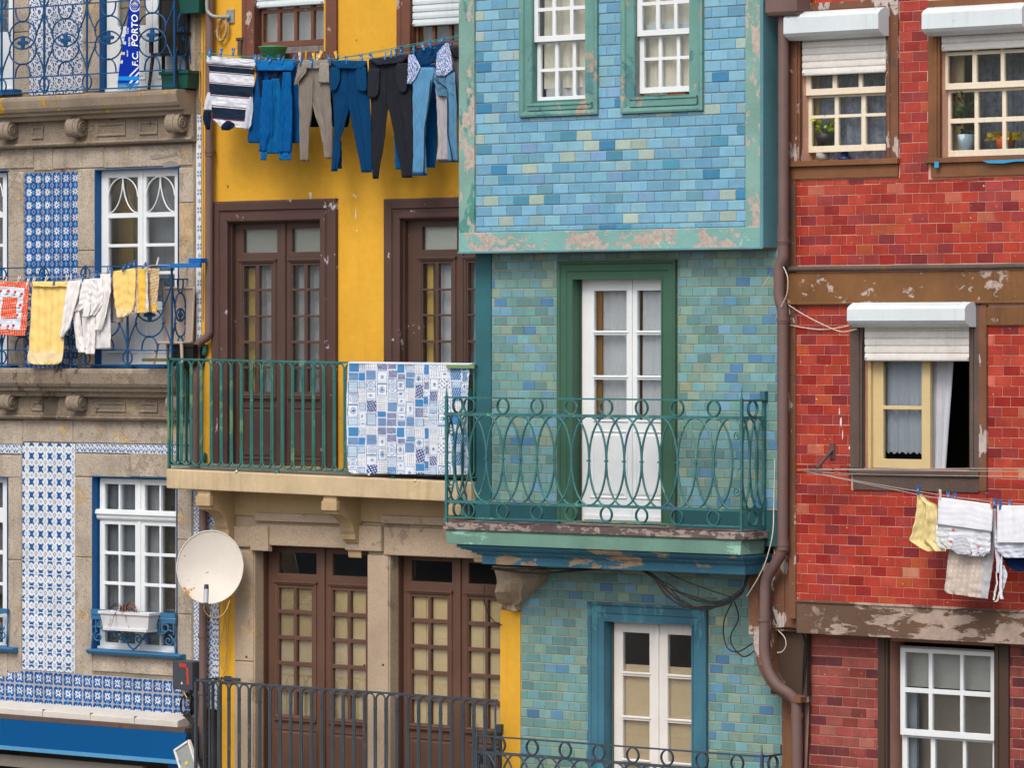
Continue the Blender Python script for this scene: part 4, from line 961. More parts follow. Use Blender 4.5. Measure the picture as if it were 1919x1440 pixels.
m = MB(); zz = Z(1700, 502, -.03); m.tube([(U(1466, -.05), -.05, zz)]+[(U(1466, -.05)+k*.3, -.05, zz+rnd.uniform(-.003, .003)) for k in range(1, 18)], .027, 10); m.build('conduit_pipe', grey_brown, RW)
def rwin(h, ay, left, right, mat, upper, lower, ru, rl, rx, sm, apron, top=None, d=dR):
    m = MB(); zt = Z(rx, ay[0], d); zb = Z(rx, ay[1], d)
    m.box(U(left[0], d), h[0], d-.03, d+.02, zb, zt); m.box(h[1], U(right[1], d), d-.03, d+.02, zb, zt)
    m.box(U(left[0], d), U(right[1], d), d-.034, d+.02, zt-.0, zt+.07)
    m.box(h[0]-.06, h[0]-.035, d-.045, d-.03, zb, zt-.1); m.box(h[1]+.035, h[1]+.055, d-.045, d-.03, zb, zt-.1)
    m.box(h[0]-.012, h[0], d-.03, d+.13, h[2], h[3]); m.box(h[1], h[1]+.012, d-.03, d+.13, h[2], h[3]); m.box(h[0], h[1], d, d+.13, h[2]-.02, h[2])
    root = m.build('window', mat, RH, bevel=.004)
    if apron:
        a = Z(rx, apron[0], d-.05); b = Z(rx, apron[1], d); c_ = Z(rx, apron[2], d); k = MB()
        k.box(U(left[0]-3, d), U(right[1]+2, d), d-.06, d+.0, b, a); k.box(U(left[0]+5, d), U(right[1]-1, d), d-.025, d+.02, c_, b); k.build('sill', red_trim if mat is red_trim or mat is grey_brown_peel else grey_brown, root, bevel=.004)
    for nm, xs, rows, dd, pad in (('upper_sash', upper, ru, d+.05, (9, 12)), ('lower_sash', lower, rl, d+.1, (9, 12))):
        if not xs: continue
        m = MB(); m.leaf(xs[0][0]-pad[0], rows[0][0]-8, xs[-1][1]+pad[0], rows[-1][1]+pad[1], dd, .04, [(p, r0, q, r1) for p, q in xs for r0, r1 in rows], rx)
        m.build(nm, sm, root, bevel=.003)
        m = MB(); m.box(U(xs[0][0]-5, dd), U(xs[-1][1]+5, dd), dd+.02, dd+.024, Z(rx, rows[-1][1]+4, dd), Z(rx, rows[0][0]-4, dd)); m.build('pane', GLASS, root)
    return root
cu = M('striped grey curtain', '8c93a4', .9, .45, 14, .2, 60, bump=.2)
W1 = rwin(g1, (16, 303), (1480, 1504), (1663, 1686), grey_brown_peel, ((1519, 1560), (1568, 1609), (1616, 1659)), ((1521, 1564), (1571, 1614), (1622, 1665)), [(70, 112), (120, 164)], [(181, 214), (220, 272)], 1585, cream_old, (299, 310, 334))
shutter(W1, 1468, 1646, 29, 58, 1557, -.02, 1504, 1664, 62, 140, 6)
room(W1, g1, .2, 1.2, room_dark); curtain(W1, 1540, 60, 1700, 310, .22, cu, 9, .022, 1600, seed=1)
m = MB(); m.pbox(1510, 60, 1535, 310, .2, .24, rx=1585); m.build('inner_shutter', cream_plain, W1)
W2 = rwin(g2, (9, 300), (1742, 1766), (1935, 1960), red_trim, ((1776, 1822), (1830, 1875), (1882, 1930)), ((1781, 1826), (1833, 1878), (1885, 1932)), [(55, 94), (101, 153)], [(171, 220), (229, 280)], 1850, cream_old, (293, 303, 330))
m = MB(); m.plate([(U(x, -.07), Z(1850, y, -.07)) for x, y in [(1842, 301), (1940, 300), (1940, 305), (1905, 304), (1880, 307), (1852, 306)]][::-1], -.075, -.068); m.pbox(1751, 303, 1759, 314, -.075, -.068); m.build('blue_film', M('torn blue film', '2f93c4', .5, .1, bump=0), W2)
shutter(W2, 1727, 1915, 20, 49, 1821, -.02, 1765, 1936, 50, 93, 3)
room(W2, g2, .2, 1.2, room_dark); curtain(W2, 1835, 50, 1990, 305, .5, cu, 10, .03, 1860, seed=2)
m = MB(); m.pbox(1776, 50, 1806, 305, .24, .26, rx=1850); m.build('inner_shutter', cream_plain, W2)
W3 = rwin(g3, (572, 880), (1596, 1620), (1819, 1838), grey_brown, None, None, None, None, 1720, cream_plain, (881, 890, 921))
shutter(W3, 1587, 1808, 579, 601, 1700, -.02, 1621, 1819, 606, 677, 5)
m = MB(); m.box(U(1838, 0), U(1852, 0), -.035, .01, Z(1845, 921, 0), Z(1845, 572, 0)); m.build('corner_board', grey_brown_peel, W3, bevel=.003)
m = MB(); m.leaf(1636, 640, 1743, 882, .1, .045, [(1655, 650, 1727, 761), (1655, 768, 1727, 861)], 1690); m.box(U(1636, .1)-.07, U(1636, .1), .06, .14, Z(1690, 882, .1), Z(1690, 640, .1)); m.build('casement', cream_plain, W3, bevel=.004)
panes(W3, 1650, 648, 1733, 865, .12, 1690)
room(W3, g3, .2, 1.6, room_black)
cw = M('white lace curtain', 'b4bac4', .9, .08, 3, .06, 60, bump=.15)
curtain(W3, 1655, 640, 1748, 852, .19, cw, 5, .012, 1690, scallop=.025, seed=3); curtain(W3, 1748, 640, 1790, 890, .2, cw, 3, .012, 1760, seed=4, x1b=1772)
W4 = rwin(g4, (1186, 1560), (1648, 1668), (1866, 1893), dark_case, ((1696, 1740), (1747, 1799), (1805, 1856)), ((1700, 1744), (1752, 1804), (1810, 1860)), [(1227, 1294), (1303, 1372)], [(1388, 1450), (1458, 1540)], 1775, white_gloss, None, d=dRl)
room(W4, g4, dRl+.25, 1.2, room_dark)
m = MB(); m.pbox(1685, 1215, 1880, 1291, dRl+.18, dRl+.19, rx=1775); m.build('blind', M('white blind', 'b9b6b0', .8, .1, 1, bump=0), W4)
m = MB(); m.pbox(1722, 1294, 1890, 1640, dRl+.3, dRl+.31, rx=1775); m.build('pane_backing', M('grey brown pane backing', '8b8075', .9, .1, 1, bump=0), W4)  # added panel behind the glass; its grey makes the lower panes look brighter
m = MB(); m.pbox(1690, 1300, 1718, 1600, dRl+.16, dRl+.2, rx=1775); m.build('inner_shutter', M('grey inner shutter', '8b939c', .8, .1, 1, bump=0), W4)
# timber of the party wall: boards, curved console, dark infill
m = MB(); dT = .06
m.pbox(1403, 1066, 1422, 1190, dT, dT+.3); m.pbox(1446, 1040, 1470, 1184, dT-.01, dT+.2); m.pbox(1471, 1030, 1494, 1184, dT-.012, dT+.2); m.pbox(1422, 1056, 1446, 1190, dT+.03, dT+.3)
m.pbox(1450, 560, 1481, 1040, .02, .2, rx=1465)
for y in range(0): pass
TW = m.build('party_wall_boards', grey_brown_peel, RH, bevel=.004)
m = MB(); o = [(1411, 1180), (1411, 1212), (1414, 1232), (1421, 1255), (1432, 1277), (1446, 1294), (1463, 1308), (1482, 1316), (1500, 1316), (1500, 1304), (1480, 1300), (1462, 1285), (1450, 1262), (1446, 1240), (1446, 1180)]
m.plate([(U(x, .0), Z(1450, y, .0)) for x, y in o], .0, .22); m.build('curved_console', grey_brown_peel, TW, bevel=.006)
m = MB(); m.pbox(1444, 1180, 1512, 1304, .1, .3); m.build('dark_infill', dark_case, TW, bevel=.004)
m = MB(); m.pbox(1465, 1300, 1484, 1640, .2, .36); m.build('infill_board', red_trim, TW, bevel=.004)
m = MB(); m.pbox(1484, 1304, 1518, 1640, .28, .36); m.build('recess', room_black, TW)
m = MB(); d = -.26; a, b = U(1434, d), U(1493, d); z0_, z1_ = Z(1460, 22, d), 12.4
m.box(a, b, d, -.02, z0_, z1_); m.prism([(d+.02, z0_-.03), (d, z0_), (-.02, z0_), (-.06, z0_-.06)], a+.01, b-.01); m.build('gutter_box', pipe_brown, RH, bevel=.004)
# ---------------------------------------------------------------- drainpipes
def smooth(pts, k=6):
    pts = [Vector(p) for p in pts]; out = []
    for i in range(len(pts)-1):
        p0, p1, p2, p3 = pts[max(i-1, 0)], pts[i], pts[i+1], pts[min(i+2, len(pts)-1)]
        for j in range(k):
            t = j/k; out.append(.5*((2*p1)+(-p0+p2)*t+(2*p0-5*p1+4*p2-p3)*t*t+(-p0+3*p1-3*p2+p3)*t**3))
    return out+[pts[-1]]
def elbow(pts, r=.09, k=5):
    pts = [Vector(p) for p in pts]; out = [pts[0]]
    for i in range(1, len(pts)-1):
        a, b, c = pts[i-1], pts[i], pts[i+1]; ra = min(r, (b-a).length*.45, (c-b).length*.45)
        p, q = b+(a-b).normalized()*ra, b+(c-b).normalized()*ra
        for j in range(k+1):
            t = j/k; out.append(p*(1-t)**2+b*2*t*(1-t)+q*t*t)
    return out+[pts[-1]]
def drain(name, label, pts, r, collars, par=None):
    m = MB(); m.tube(elbow([P(x, y, d) for x, y, d in pts]), r, 14)
    for x, y, d, hh in collars:
        u, zc_ = U(x, d), Z(x, y, d); m.tube([(u, d, zc_-hh), (u, d, zc_+hh)], r+.006, 14); m.tube([(u, d, zc_-.008), (u, d, zc_+.008)], r+.012, 14)
        m.box(u-.008, u+.008, d, d+.12, zc_-.01, zc_+.01)
    o = m.build(name, pipe_brown, None, label=label, category='drainpipe'); return o
drain('drainpipe', 'thick brown drainpipe with several bends running down between the blue and the red house', [(1468, -60, -.13), (1468, 484, -.13), (1460, 500, -.13), (1460, 560, -.13), (1467, 580, -.12), (1467, 1035, -.1), (1434, 1088, -.08), (1432, 1225, -.08), (1440, 1262, -.07), (1458, 1288, -.04), (1480, 1302, .02), (1493, 1316, .06), (1495, 1700, .1)], .054,
      [(1468, 452, -.13, .03), (1467, 1022, -.1, .05), (1432, 1163, -.08, .02), (1494, 1342, .08, .03), (1467, 600, -.12, .03)])
drain('drainpipe', 'straight brown drainpipe at the left edge of the yellow wall, behind the striped shirt', [(393, -60, dY-.09), (392, 630, dY-.09), (376, 640, dY-.1), (368, 652, dY-.1), (366, 900, dY-.1)], .046, [(393, 285, dY-.09, .045)])
drain('drainpipe', 'lower brown drainpipe running down behind the satellite dish', [(381, 905, dY-.08), (380, 1700, dY-.08)], .046, [(380, 1194, dY-.08, .02), (380, 1300, dY-.08, .02)])
# ---------------------------------------------------------------- shop front under the granite house
AW = thing('shop_awning', 'deep blue shop fascia awning with a white tiled ledge above it, bottom left', 'awning', (U(150, .1), .1, Z(150, 1440, .1)))
dA = .02; z = lambda y, d=dA: Z(180, y, d); ar = U(352, .1)
m = MB(); m.prism([(dL, z(1326, dL)), (.12, z(1340, .12)), (.1, z(1342, .1)), (.1, z(1352, .1)), (dL, z(1352, .1))], U(-260, 0), U(335, .12)); 
m.build('ledge', M('off white ledge tile', 'c4c2bb', .5, .12, 2, bump=.05), AW)
m = MB()
for x in (80, 169, 252): m.box(U(x, .1)-.002, U(x, .1)+.002, .096, .14, z(1354, .1), z(1338, .1))
m.build('ledge_joint', granite_dark, AW)
m = MB(); m.box(U(-260, 0), U(350, .08), .05, dL, z(1362, .05), z(1353, .05)); m.build('gutter', grey_brown, AW, bevel=.004)
m = MB(); q0, q1 = z(1362, .05), z(1414, .02)
a0, a1, b1 = U(-260, 0), U(350, .05), U(340, .02)
m.add([(a0, .05, q0), (a1, .05, q0), (b1, .02, q1), (a0, .02, q1), (a0, .35, q0), (a1, .35, q0), (b1+.03, .35, q1), (a0, .35, q1)], [(3, 2, 1, 0), (1, 2, 6, 5), (0, 1, 5, 4), (7, 6, 2, 3)])
m.build('fascia', M('royal blue fascia', '004a80', .5, .08, .6, .02, bump=.03, bs=10, streak=.15, scol='0b3c64', spec=.15), AW)
m = MB(); m.box(a0, b1+.01, -.01, .03, q1-.035, q1+.008); m.build('edge_trim', M('light blue trim', '4f8fb8', .45, .1, 2, bump=.03), AW)
m = MB(); m.box(a0, U(270, .12), .1, .16, z(1452, .1), z(1430, .1)); m.build('roller_case', M('grey roller case', '77726b', .6, .1, 2, bump=.05), AW)
m = MB(); m.box(U(318, .1), U(358, .1), .08, .3, .2, q1-.02); m.build('side_post', blue_paint, AW)
m = MB(); v = hShop; m.add([(v[0], dL+.28, 0), (v[1], dL+.28, 0), (v[1], dL+.28, v[3]+.02), (v[0], dL+.28, v[3]+.02), (v[0], dL+1.6, 0), (v[1], dL+1.6, 0), (v[1], dL+1.6, v[3]+.02), (v[0], dL+1.6, v[3]+.02)], [(4, 5, 6, 7), (0, 4, 7, 3), (1, 2, 6, 5), (3, 7, 6, 2)]); m.build('shop_interior', room_black, AW)
# ================================================================ LAUNDRY
def cl(h): return np.array(lin(h))
def strip(mb, rows, d, th, colf, nu=26, nv=40, waves=3., amp=.012, seed=0, lean=0., wr=.006, top=.25, dfun=None):
    """a hanging piece of cloth: rows of (y, x left, x right) read off the photo on the plane d, closed front and back"""
    r = np.random.RandomState(seed); ph = r.rand(8)*6.28; th = th*.6
    ys = np.array([q[0] for q in rows], float); xl = np.array([q[1] for q in rows], float); xr = np.array([q[2] for q in rows], float)
    yy = np.linspace(ys[0], ys[-1], nv); L = np.interp(yy, ys, xl); R = np.interp(yy, ys, xr)
    L = L+.7*np.interp(yy, np.linspace(ys[0], ys[-1], 7), r.rand(7)-.5); R = R+.7*np.interp(yy, np.linspace(ys[0], ys[-1], 6), r.rand(6)-.5)
    t = np.linspace(0, 1, nu); T = np.concatenate([t, t[::-1][1:-1]]); side = np.concatenate([-np.ones(nu), np.ones(nu-2)])
    G = np.zeros((nv, len(T), 3)); px = L[:, None]+(R-L)[:, None]*T[None]
    sl = lean*(px-xl[0]); py = yy[:, None]+sl
    q = np.linspace(0, 1, nv)[:, None]
    f = np.sin(T[None]*waves*6.28+ph[0]+.9*np.sin(q*2.2+ph[1]))+.5*np.sin(T[None]*waves*11.9+ph[2]+q*1.7)+.25*np.sin(T[None]*waves*21+ph[3]-q*2)
    f = f*amp*(top+(1-top)*np.clip(q*2.2, 0, 1))
    gy, gx = max(4, nv//4), 12; g0 = r.rand(gy, gx)-.5; xi = (T*.999*(gx-1)); xf = xi.astype(int); yi = q[:, 0]*.999*(gy-1); yf = yi.astype(int)
    fx, fy = (xi-xf)[None], (yi-yf)[:, None]; fx = fx*fx*(3-2*fx); fy = fy*fy*(3-2*fy)
    g_ = lambda a, b: g0[np.ix_(yf+a, xf+b)]
    f = f+wr*1.6*((g_(0, 0)*(1-fx)+g_(0, 1)*fx)*(1-fy)+(g_(1, 0)*(1-fx)+g_(1, 1)*fx)*fy)+wr*.35*np.sin(q*31+ph[4]+1.5*np.sin(T[None]*7+ph[5]))
    bul = th*np.sqrt(np.clip(1-(2*T-1)**2, 0, 1))[None]*side[None]*np.clip(.35+q*2, .35, 1)
    dd = d+f+bul
    if dfun is not None: dd = dd+dfun(px, py)
    sx = (px-959.5)/FPX; rx_ = -SP+sx*CP; ry_ = CP+sx*SP; k = (d-CY)/ry_
    G[..., 0] = CX+k*rx_; G[..., 1] = dd; G[..., 2] = ZC+k*(HOR-py)/FPX
    pc = (px[:-1]+px[1:])/2; pyc = (py[:-1]+py[1:])/2; TT = np.broadcast_to((T+.5/nu)[None], pc.shape)
    C = colf(pc, pyc, TT, np.broadcast_to((q[:-1]+q[1:])/2, pc.shape), side)
    if C.ndim == 1: C = np.broadcast_to(C, pc.shape+(3,))
    mb.grid(G, C, True, closed_u=True)
    n = len(T); o = len(mb.v)-nv*n
    for base, rev in ((o, False), (o+(nv-1)*n, True)):
        c = tuple(np.asarray(C[0 if not rev else -1, 0], float))
        for i in range(nu-2):
            a, b, e, g_ = base+i, base+i+1, base+(n-1-i) if i else base, base+(n-i-2) if i < nu-2 else base+i+1
            e = base+(n-i) % n; g_ = base+(n-i-1)
            f_ = (a, b, g_, e) if e != a else (a, b, g_)
            mb.f.append(f_[::-1] if rev else f_); mb.sm.append(True); mb.c.append(c)
def flat(h, v=.03, seed=0):
    c = cl(h); r = np.random.RandomState(seed)
    def f(px, py, T, q, side):
        n = 1+v*(np.sin(px*.9+r.rand()*6)*np.sin(py*.31+r.rand()*6)); return np.clip(c[None, None]*n[..., None], 0, 1)
    return f
def garment(name, label, cat, pieces, group):
    m = MB()
    for p in pieces: strip(m, *p[:4], **(p[4] if len(p) > 4 else {}))
    o = m.build(name, cloth, None); o['label'] = label; o['category'] = cat; o['group'] = group; return o
GY = 'washing hung along the yellow house'
dG = -.12
def stripes(px, py, T, q, side):
    y = py-.085*(px-388); c = np.zeros(y.shape+(3,))+cl('c6cdd8')
    for a, b in ((122, 133), (155, 176), (199, 219)): c[(y > a) & (y < b)] = cl('1c2a3c')
    for a in (134.5, 153, 177.5, 197, 220.5): c[np.abs(y-a) < .9] = cl('6a3448')
    for a in (117, 119.5): c[np.abs(y-a) < .8] = cl('5a4a5c')
    return c
navy = flat('16233a')
garment('striped_shirt', 'white and navy striped t-shirt hung upside down, the washing nearest the drainpipe', 'shirt', [
  ([(105, 389, 478), (120, 388, 477), (128, 392, 477), (150, 391, 478), (175, 393, 474), (205, 398, 468), (222, 399, 464), (234, 412, 460)], dG, .02, stripes, dict(nu=40, nv=150, waves=2.2, amp=.008, lean=.085)),
  ([(104, 387, 479), (112, 386, 479), (119, 387, 478)], dG-.025, .012, stripes, dict(nu=40, nv=24, waves=2, amp=.006, lean=.085)),
  ([(173, 389, 396), (192, 385, 398), (206, 382, 397)], dG-.01, .02, flat('bfc6d2'), dict(nv=16, waves=1)),
  ([(206, 382, 397), (222, 381, 394), (238, 386, 392), (243, 389, 391)], dG-.01, .02, navy, dict(nv=16, waves=1)),
  ([(181, 468, 474), (205, 462, 474), (235, 459, 471), (243, 460, 466)], dG-.01, .02, flat('b4bccb'), dict(nv=16, waves=1)),
  ([(226, 425, 431), (232, 417, 440), (240, 414, 438), (244, 418, 430)], dG-.03, .015, navy, dict(nv=12, waves=1))], GY)
b1, b2 = flat('0a528e', .1, 1), flat('094880', .08, 2)
garment('blue_shirt', 'bright blue long-sleeved shirt hung from its hem beside the striped shirt', 'shirt', [
  ([(116, 480, 556), (140, 480, 556), (180, 473, 560), (220, 469, 561), (262, 465, 562), (268, 468, 562)], dG+.03, .03, b2, dict(nu=44, waves=4, amp=.014)),
  ([(113, 480, 552), (122, 479, 554), (132, 483, 549)], dG-.04, .015, flat('1465a4', .05), dict(nu=30, nv=14, waves=1.5, amp=.008)),
  ([(130, 498, 526), (134, 500, 524), (148, 504, 519)], dG-.005, .01, navy, dict(nv=10, waves=2, amp=.003)),
  ([(128, 481, 490), (150, 485, 492), (181, 489, 494)], dG+.0, .01, navy, dict(nv=10, waves=1)),
  ([(130, 528, 534), (150, 524, 536), (170, 522, 530)], dG-.01, .01, navy, dict(nv=10, waves=1)),
  ([(150, 492, 510), (200, 489, 512), (250, 488, 510), (284, 488, 500)], dG-.045, .022, b1, dict(waves=1.6, amp=.012, seed=3)),
  ([(284, 488, 501), (300, 489, 499)], dG-.05, .02, flat('0f578e'), dict(nv=8, waves=1, amp=.004)),
  ([(147, 508, 524), (200, 503, 530), (250, 501, 528), (288, 500, 524)], dG-.025, .02, flat('0b588f', .08), dict(waves=2, amp=.016, seed=5)),
  ([(135, 530, 546), (200, 525, 550), (250, 521, 549), (286, 521, 546)], dG-.045, .022, b1, dict(waves=1.8, amp=.014, seed=7)),
  ([(286, 522, 547), (300, 524, 545)], dG-.05, .02, flat('0f578e'), dict(nv=8, waves=1, amp=.004))], GY)
gry = flat('77726b', .05, 3)
garment('beige_trousers', 'grey beige trousers with turned out pockets, between the bright blue shirt and the navy trousers', 'trousers', [
  ([(112, 560, 617), (120, 562, 615), (128, 572, 606)], dG-.035, .015, flat('837e78'), dict(nv=10, waves=1.3, amp=.006)),
  ([(118, 561, 588), (160, 560, 588), (190, 560, 588), (200, 561, 587), (215, 562, 585), (245, 562, 581), (302, 563, 579)], dG, .028, gry, dict(waves=1.2, amp=.008, seed=2)),
  ([(118, 585, 616), (160, 585, 619), (190, 585, 620), (200, 587, 621), (215, 591, 622), (245, 600, 622), (275, 606, 621), (297, 609, 621)], dG-.004, .028, gry, dict(waves=1.2, amp=.008, seed=4)),
  ([(118, 559, 576), (135, 556, 574), (150, 553, 562), (160, 552, 555)], dG-.045, .012, flat('807b76'), dict(nv=14, waves=1, amp=.005)),
  ([(118, 599, 616), (140, 597, 617), (155, 597, 617)], dG-.045, .014, flat('8a857f'), dict(nv=14, waves=1, amp=.005)),
  ([(300, 563, 579), (302, 563, 579)], dG-.004, .031, flat('33302e'), dict(nv=3, waves=1, amp=.002)), ([(129, 587, 588), (190, 585, 586)], dG-.034, .004, flat('4f4b48'), dict(nv=10, nu=5, amp=0, wr=0))], GY)
garment('dark_shirt', 'dark navy top hanging behind the beige trousers and the navy trousers', 'shirt', [
  ([(122, 576, 652), (180, 577, 655), (228, 578, 655), (238, 580, 651)], dG+.14, .02, flat('141b2a'), dict(nu=36, waves=3, amp=.01))], GY)
nb = flat('0b3860', .06, 4); nb2 = flat('08284a', .05)
garment('navy_trousers', 'deep blue trousers with rounded pocket bags, left of the charcoal trousers', 'trousers', [
  ([(113, 619, 689), (118, 620, 688), (128, 630, 682)], dG-.045, .014, flat('0f4068'), dict(nv=10, waves=1.2, amp=.005)),
  ([(116, 620, 655), (150, 620, 655), (195, 623, 655), (203, 623, 653), (215, 624, 650), (235, 625, 645), (260, 624, 637), (300, 622, 636), (321, 621, 631)], dG-.01, .028, nb, dict(waves=1.1, amp=.008, seed=5)),
  ([(240, 630, 637), (316, 634, 639)], dG+.01, .015, nb2, dict(waves=1)),
  ([(116, 652, 688), (150, 652, 690), (195, 652, 693), (203, 654, 693), (215, 657, 694), (240, 663, 694), (280, 670, 696), (323, 679, 697)], dG-.012, .028, nb, dict(waves=1.4, amp=.01, seed=6)),
  ([(205, 684, 694), (318, 690, 698)], dG+.015, .018, nb2, dict(waves=1)),
  ([(126, 619, 637), (150, 618, 637), (166, 619, 631), (171, 620, 626)], dG-.05, .012, flat('0d3d64'), dict(nv=14, waves=1, amp=.004)),
  ([(126, 668, 686), (150, 666, 687), (166, 669, 687), (171, 674, 686)], dG-.05, .012, flat('0d3d64'), dict(nv=14, waves=1, amp=.004))], GY)
garment('blue_trousers', 'bright blue trousers mostly hidden behind the charcoal trousers and the jeans', 'trousers', [
  ([(120, 735, 815), (190, 735, 818)], dG+.16, .02, flat('0b4a86'), dict(nu=30, waves=2)),
  ([(185, 736, 760), (250, 740, 752), (300, 741, 751), (317, 743, 751)], dG+.16, .024, flat('0c5692'), dict(waves=1)),
  ([(185, 796, 820), (250, 797, 819), (298, 798, 818), (314, 800, 816)], dG+.16, .024, flat('0b5088'), dict(waves=1))], GY)
ch = flat('23262d', .06, 8)
garment('charcoal_trousers', 'long charcoal trousers with pocket bags showing, between the navy trousers and the jeans', 'trousers', [
  ([(110, 692, 766), (114, 693, 766), (124, 706, 756)], dG-.055, .014, flat('2a2d35'), dict(nv=10, waves=1.2, amp=.005, lean=-.12)),
  ([(112, 691, 727), (150, 691, 728), (192, 694, 728), (203, 694, 726), (220, 694, 724), (262, 694, 720), (300, 697, 713), (335, 699, 708)], dG-.02, .03, ch, dict(waves=1.1, amp=.008, seed=5)),
  ([(107, 724, 766), (150, 724, 768), (192, 725, 772), (203, 728, 772), (212, 731, 772), (240, 738, 773), (280, 744, 775), (333, 755, 773)], dG-.022, .03, ch, dict(waves=1.3, amp=.009, seed=6)),
  ([(128, 690, 711), (160, 688, 711), (178, 689, 708), (184, 692, 702)], dG-.06, .013, flat('272a32'), dict(nv=14, waves=1, amp=.004)),
  ([(118, 743, 764), (150, 741, 764), (168, 747, 762), (174, 753, 758)], dG-.06, .013, flat('272a32'), dict(nv=14, waves=1, amp=.004))], GY)
def floral(px, py, T, q, side):
    n = np.sin(px*1.7+py*.9)*np.sin(py*1.9-px*.7)+.6*np.sin(px*3.1+1)*np.sin(py*2.7); c = np.zeros(px.shape+(3,))+cl('b9c4dc'); c[n > .35] = cl('41629e'); c[n < -.55] = cl('6f86b8'); return c
jn = flat('5387ae', .08, 9)
garment('jeans', 'pale blue inside-out jeans with white floral pockets, last on the yellow house line', 'trousers', [
  ([(95, 776, 838), (105, 776, 838), (128, 780, 822)], dG+.0, .02, flat('123a63', .1), dict(nu=30, nv=20, waves=3, amp=.01, lean=-.28)),
  ([(126, 779, 815), (150, 773, 812), (185, 773, 806), (205, 774, 802), (262, 775, 797), (325, 774, 800)], dG-.03, .03, jn, dict(waves=1.4, amp=.009)),
  ([(324, 774, 800), (329, 774, 800)], dG-.033, .031, flat('123a63'), dict(nv=4, waves=1, amp=.002)),
  ([(128, 812, 850), (150, 812, 852), (180, 822, 853)], dG-.02, .02, flat('4b7592'), dict(waves=1.3)),
  ([(155, 814, 838), (175, 817, 839), (220, 820, 840), (260, 822, 841), (300, 819, 842)], dG+.01, .025, flat('9d9ca3', .04), dict(waves=1.2)),
  ([(135, 836, 853), (200, 838, 857), (250, 838, 857), (302, 841, 860)], dG-.03, .022, flat('517fa2', .06), dict(waves=1.2)),
  ([(299, 820, 859), (304, 822, 859)], dG-.02, .03, flat('2b3445'), dict(nv=4, waves=1, amp=.002)),
  ([(102, 765, 777), (125, 764, 788), (145, 763, 780), (157, 764, 770)], dG-.05, .014, floral, dict(nu=30, nv=30, waves=1, amp=.005)),
  ([(80, 834, 840), (100, 818, 845), (130, 817, 849), (142, 817, 834)], dG-.05, .014, floral, dict(nu=34, nv=34, waves=1, amp=.005)),
  ([(150, 806, 809), (190, 803, 806), (240, 795, 797), (325, 793, 795)], dG-.062, .003, flat('26303f'), dict(nu=5, amp=0, wr=0)),
  ([(148, 814, 817), (166, 836, 839)], dG-.05, .003, flat('26303f'), dict(nu=5, amp=0, wr=0)), ([(170, 838, 840), (250, 838, 840), (302, 847, 849)], dG-.056, .003, flat('26303f'), dict(nu=5, amp=0, wr=0))], GY)
garment('grey_trousers', 'grey trousers hung behind the jeans, next to the overhanging blue wall', 'trousers', [
  ([(88, 838, 880), (130, 846, 885), (160, 850, 890), (210, 856, 892), (300, 870, 890)], dG+.12, .025, flat('77757b', .05), dict(waves=2, nu=30)), ([(88, 842, 880), (108, 850, 880)], dG+.09, .02, flat('2c2c33'), dict(nv=10))], GY)
# ---- lines and pegs
def line(pts, r, mat, name, label, cat='clothesline'):
    m = MB(); [m.tube(smooth([P(*p) for p in q], 4), r, 5) for q in pts]; o = m.build(name, mat, None, label=label, category=cat); return o
line([[(386, 104, dG), (480, 112, dG), (560, 119, dG), (620, 114, dG), (700, 108, dG), (800, 92, dG), (862, 80, dG)], [(396, 100, dG+.14), (560, 112, dG+.14), (640, 108, dG+.14), (740, 92, dG+.14), (863, 68, dG+.14)],
      [(640, 108, dG+.07), (860, 66, dG+.07)], [(386, 104, dG), (384, 100, dY)]], .004, line_teal, 'clothesline', 'teal washing line strung across the yellow house, full of trousers and shirts')
def peg_proto(mat):
    root = thing('clothes_peg', 'x', 'clothes peg', (0, 0, 0)); m = MB()
    for s in (-1, 1): m.add([(s*.0015-.0045, -.006, -.032), (s*.0015+.0045, -.006, -.032), (s*.0015+.0045, .006, -.032), (s*.0015-.0045, .006, -.032), (s*.009-.0045, -.006, .04), (s*.009+.0045, -.006, .04), (s*.009+.0045, .006, .04), (s*.009-.0045, .006, .04)],
        [(0, 3, 2, 1), (4, 5, 6, 7), (0, 1, 5, 4), (1, 2, 6, 5), (2, 3, 7, 6), (3, 0, 4, 7)])
    m.build('jaws', mat, root, bevel=.001); k = MB(); k.tube([(0, -.009, .006), (0, .009, .006)], .007, 8); k.build('spring', MATS['grey washing line'], root); return root
PEGS = {'blue': peg_proto(peg_blue), 'white': peg_proto(peg_white), 'yellow': peg_proto(peg_yellow), 'orange': peg_proto(peg_orange)}
USED = set()
def peg(x, y, d, col, label, group, tilt=0., sc_=1.25):
    src = PEGS[col]
    if col in USED:
        o = src.copy(); COL.objects.link(o)
        for c in src.children: k = c.copy(); COL.objects.link(k); k.parent = o
    else: o = src; USED.add(col)
    o.location = P(x, y, d-.012); o.rotation_euler = (rnd.uniform(-.3, .1), math.radians(tilt), rnd.uniform(-.9, .9)); o.scale = (sc_,)*3
    o['label'] = label; o['category'] = 'clothes peg'; o['group'] = group
ordw = ['leftmost', 'second', 'third', 'fourth', 'fifth', 'sixth', 'seventh', 'eighth', 'ninth', 'tenth', 'eleventh', 'twelfth', 'thirteenth', 'fourteenth', 'fifteenth', 'sixteenth', 'seventeenth', 'eighteenth', 'nineteenth', 'twentieth', 'twenty-first', 'twenty-second', 'twenty-third']
def pegs(L, where, group):
    cnt = {}
    for x, y, d, col, t in sorted(L):
        i = cnt.get(col, 0); cnt[col] = i+1
        n = sum(1 for q in L if q[3] == col)
        lab = (f'the only {col} peg on {where}' if n == 1 else f'{ordw[i]} {col} peg from the left on {where}' if i else f'leftmost {col} peg on {where}')
        peg(x, y, d, col, lab, group, t)
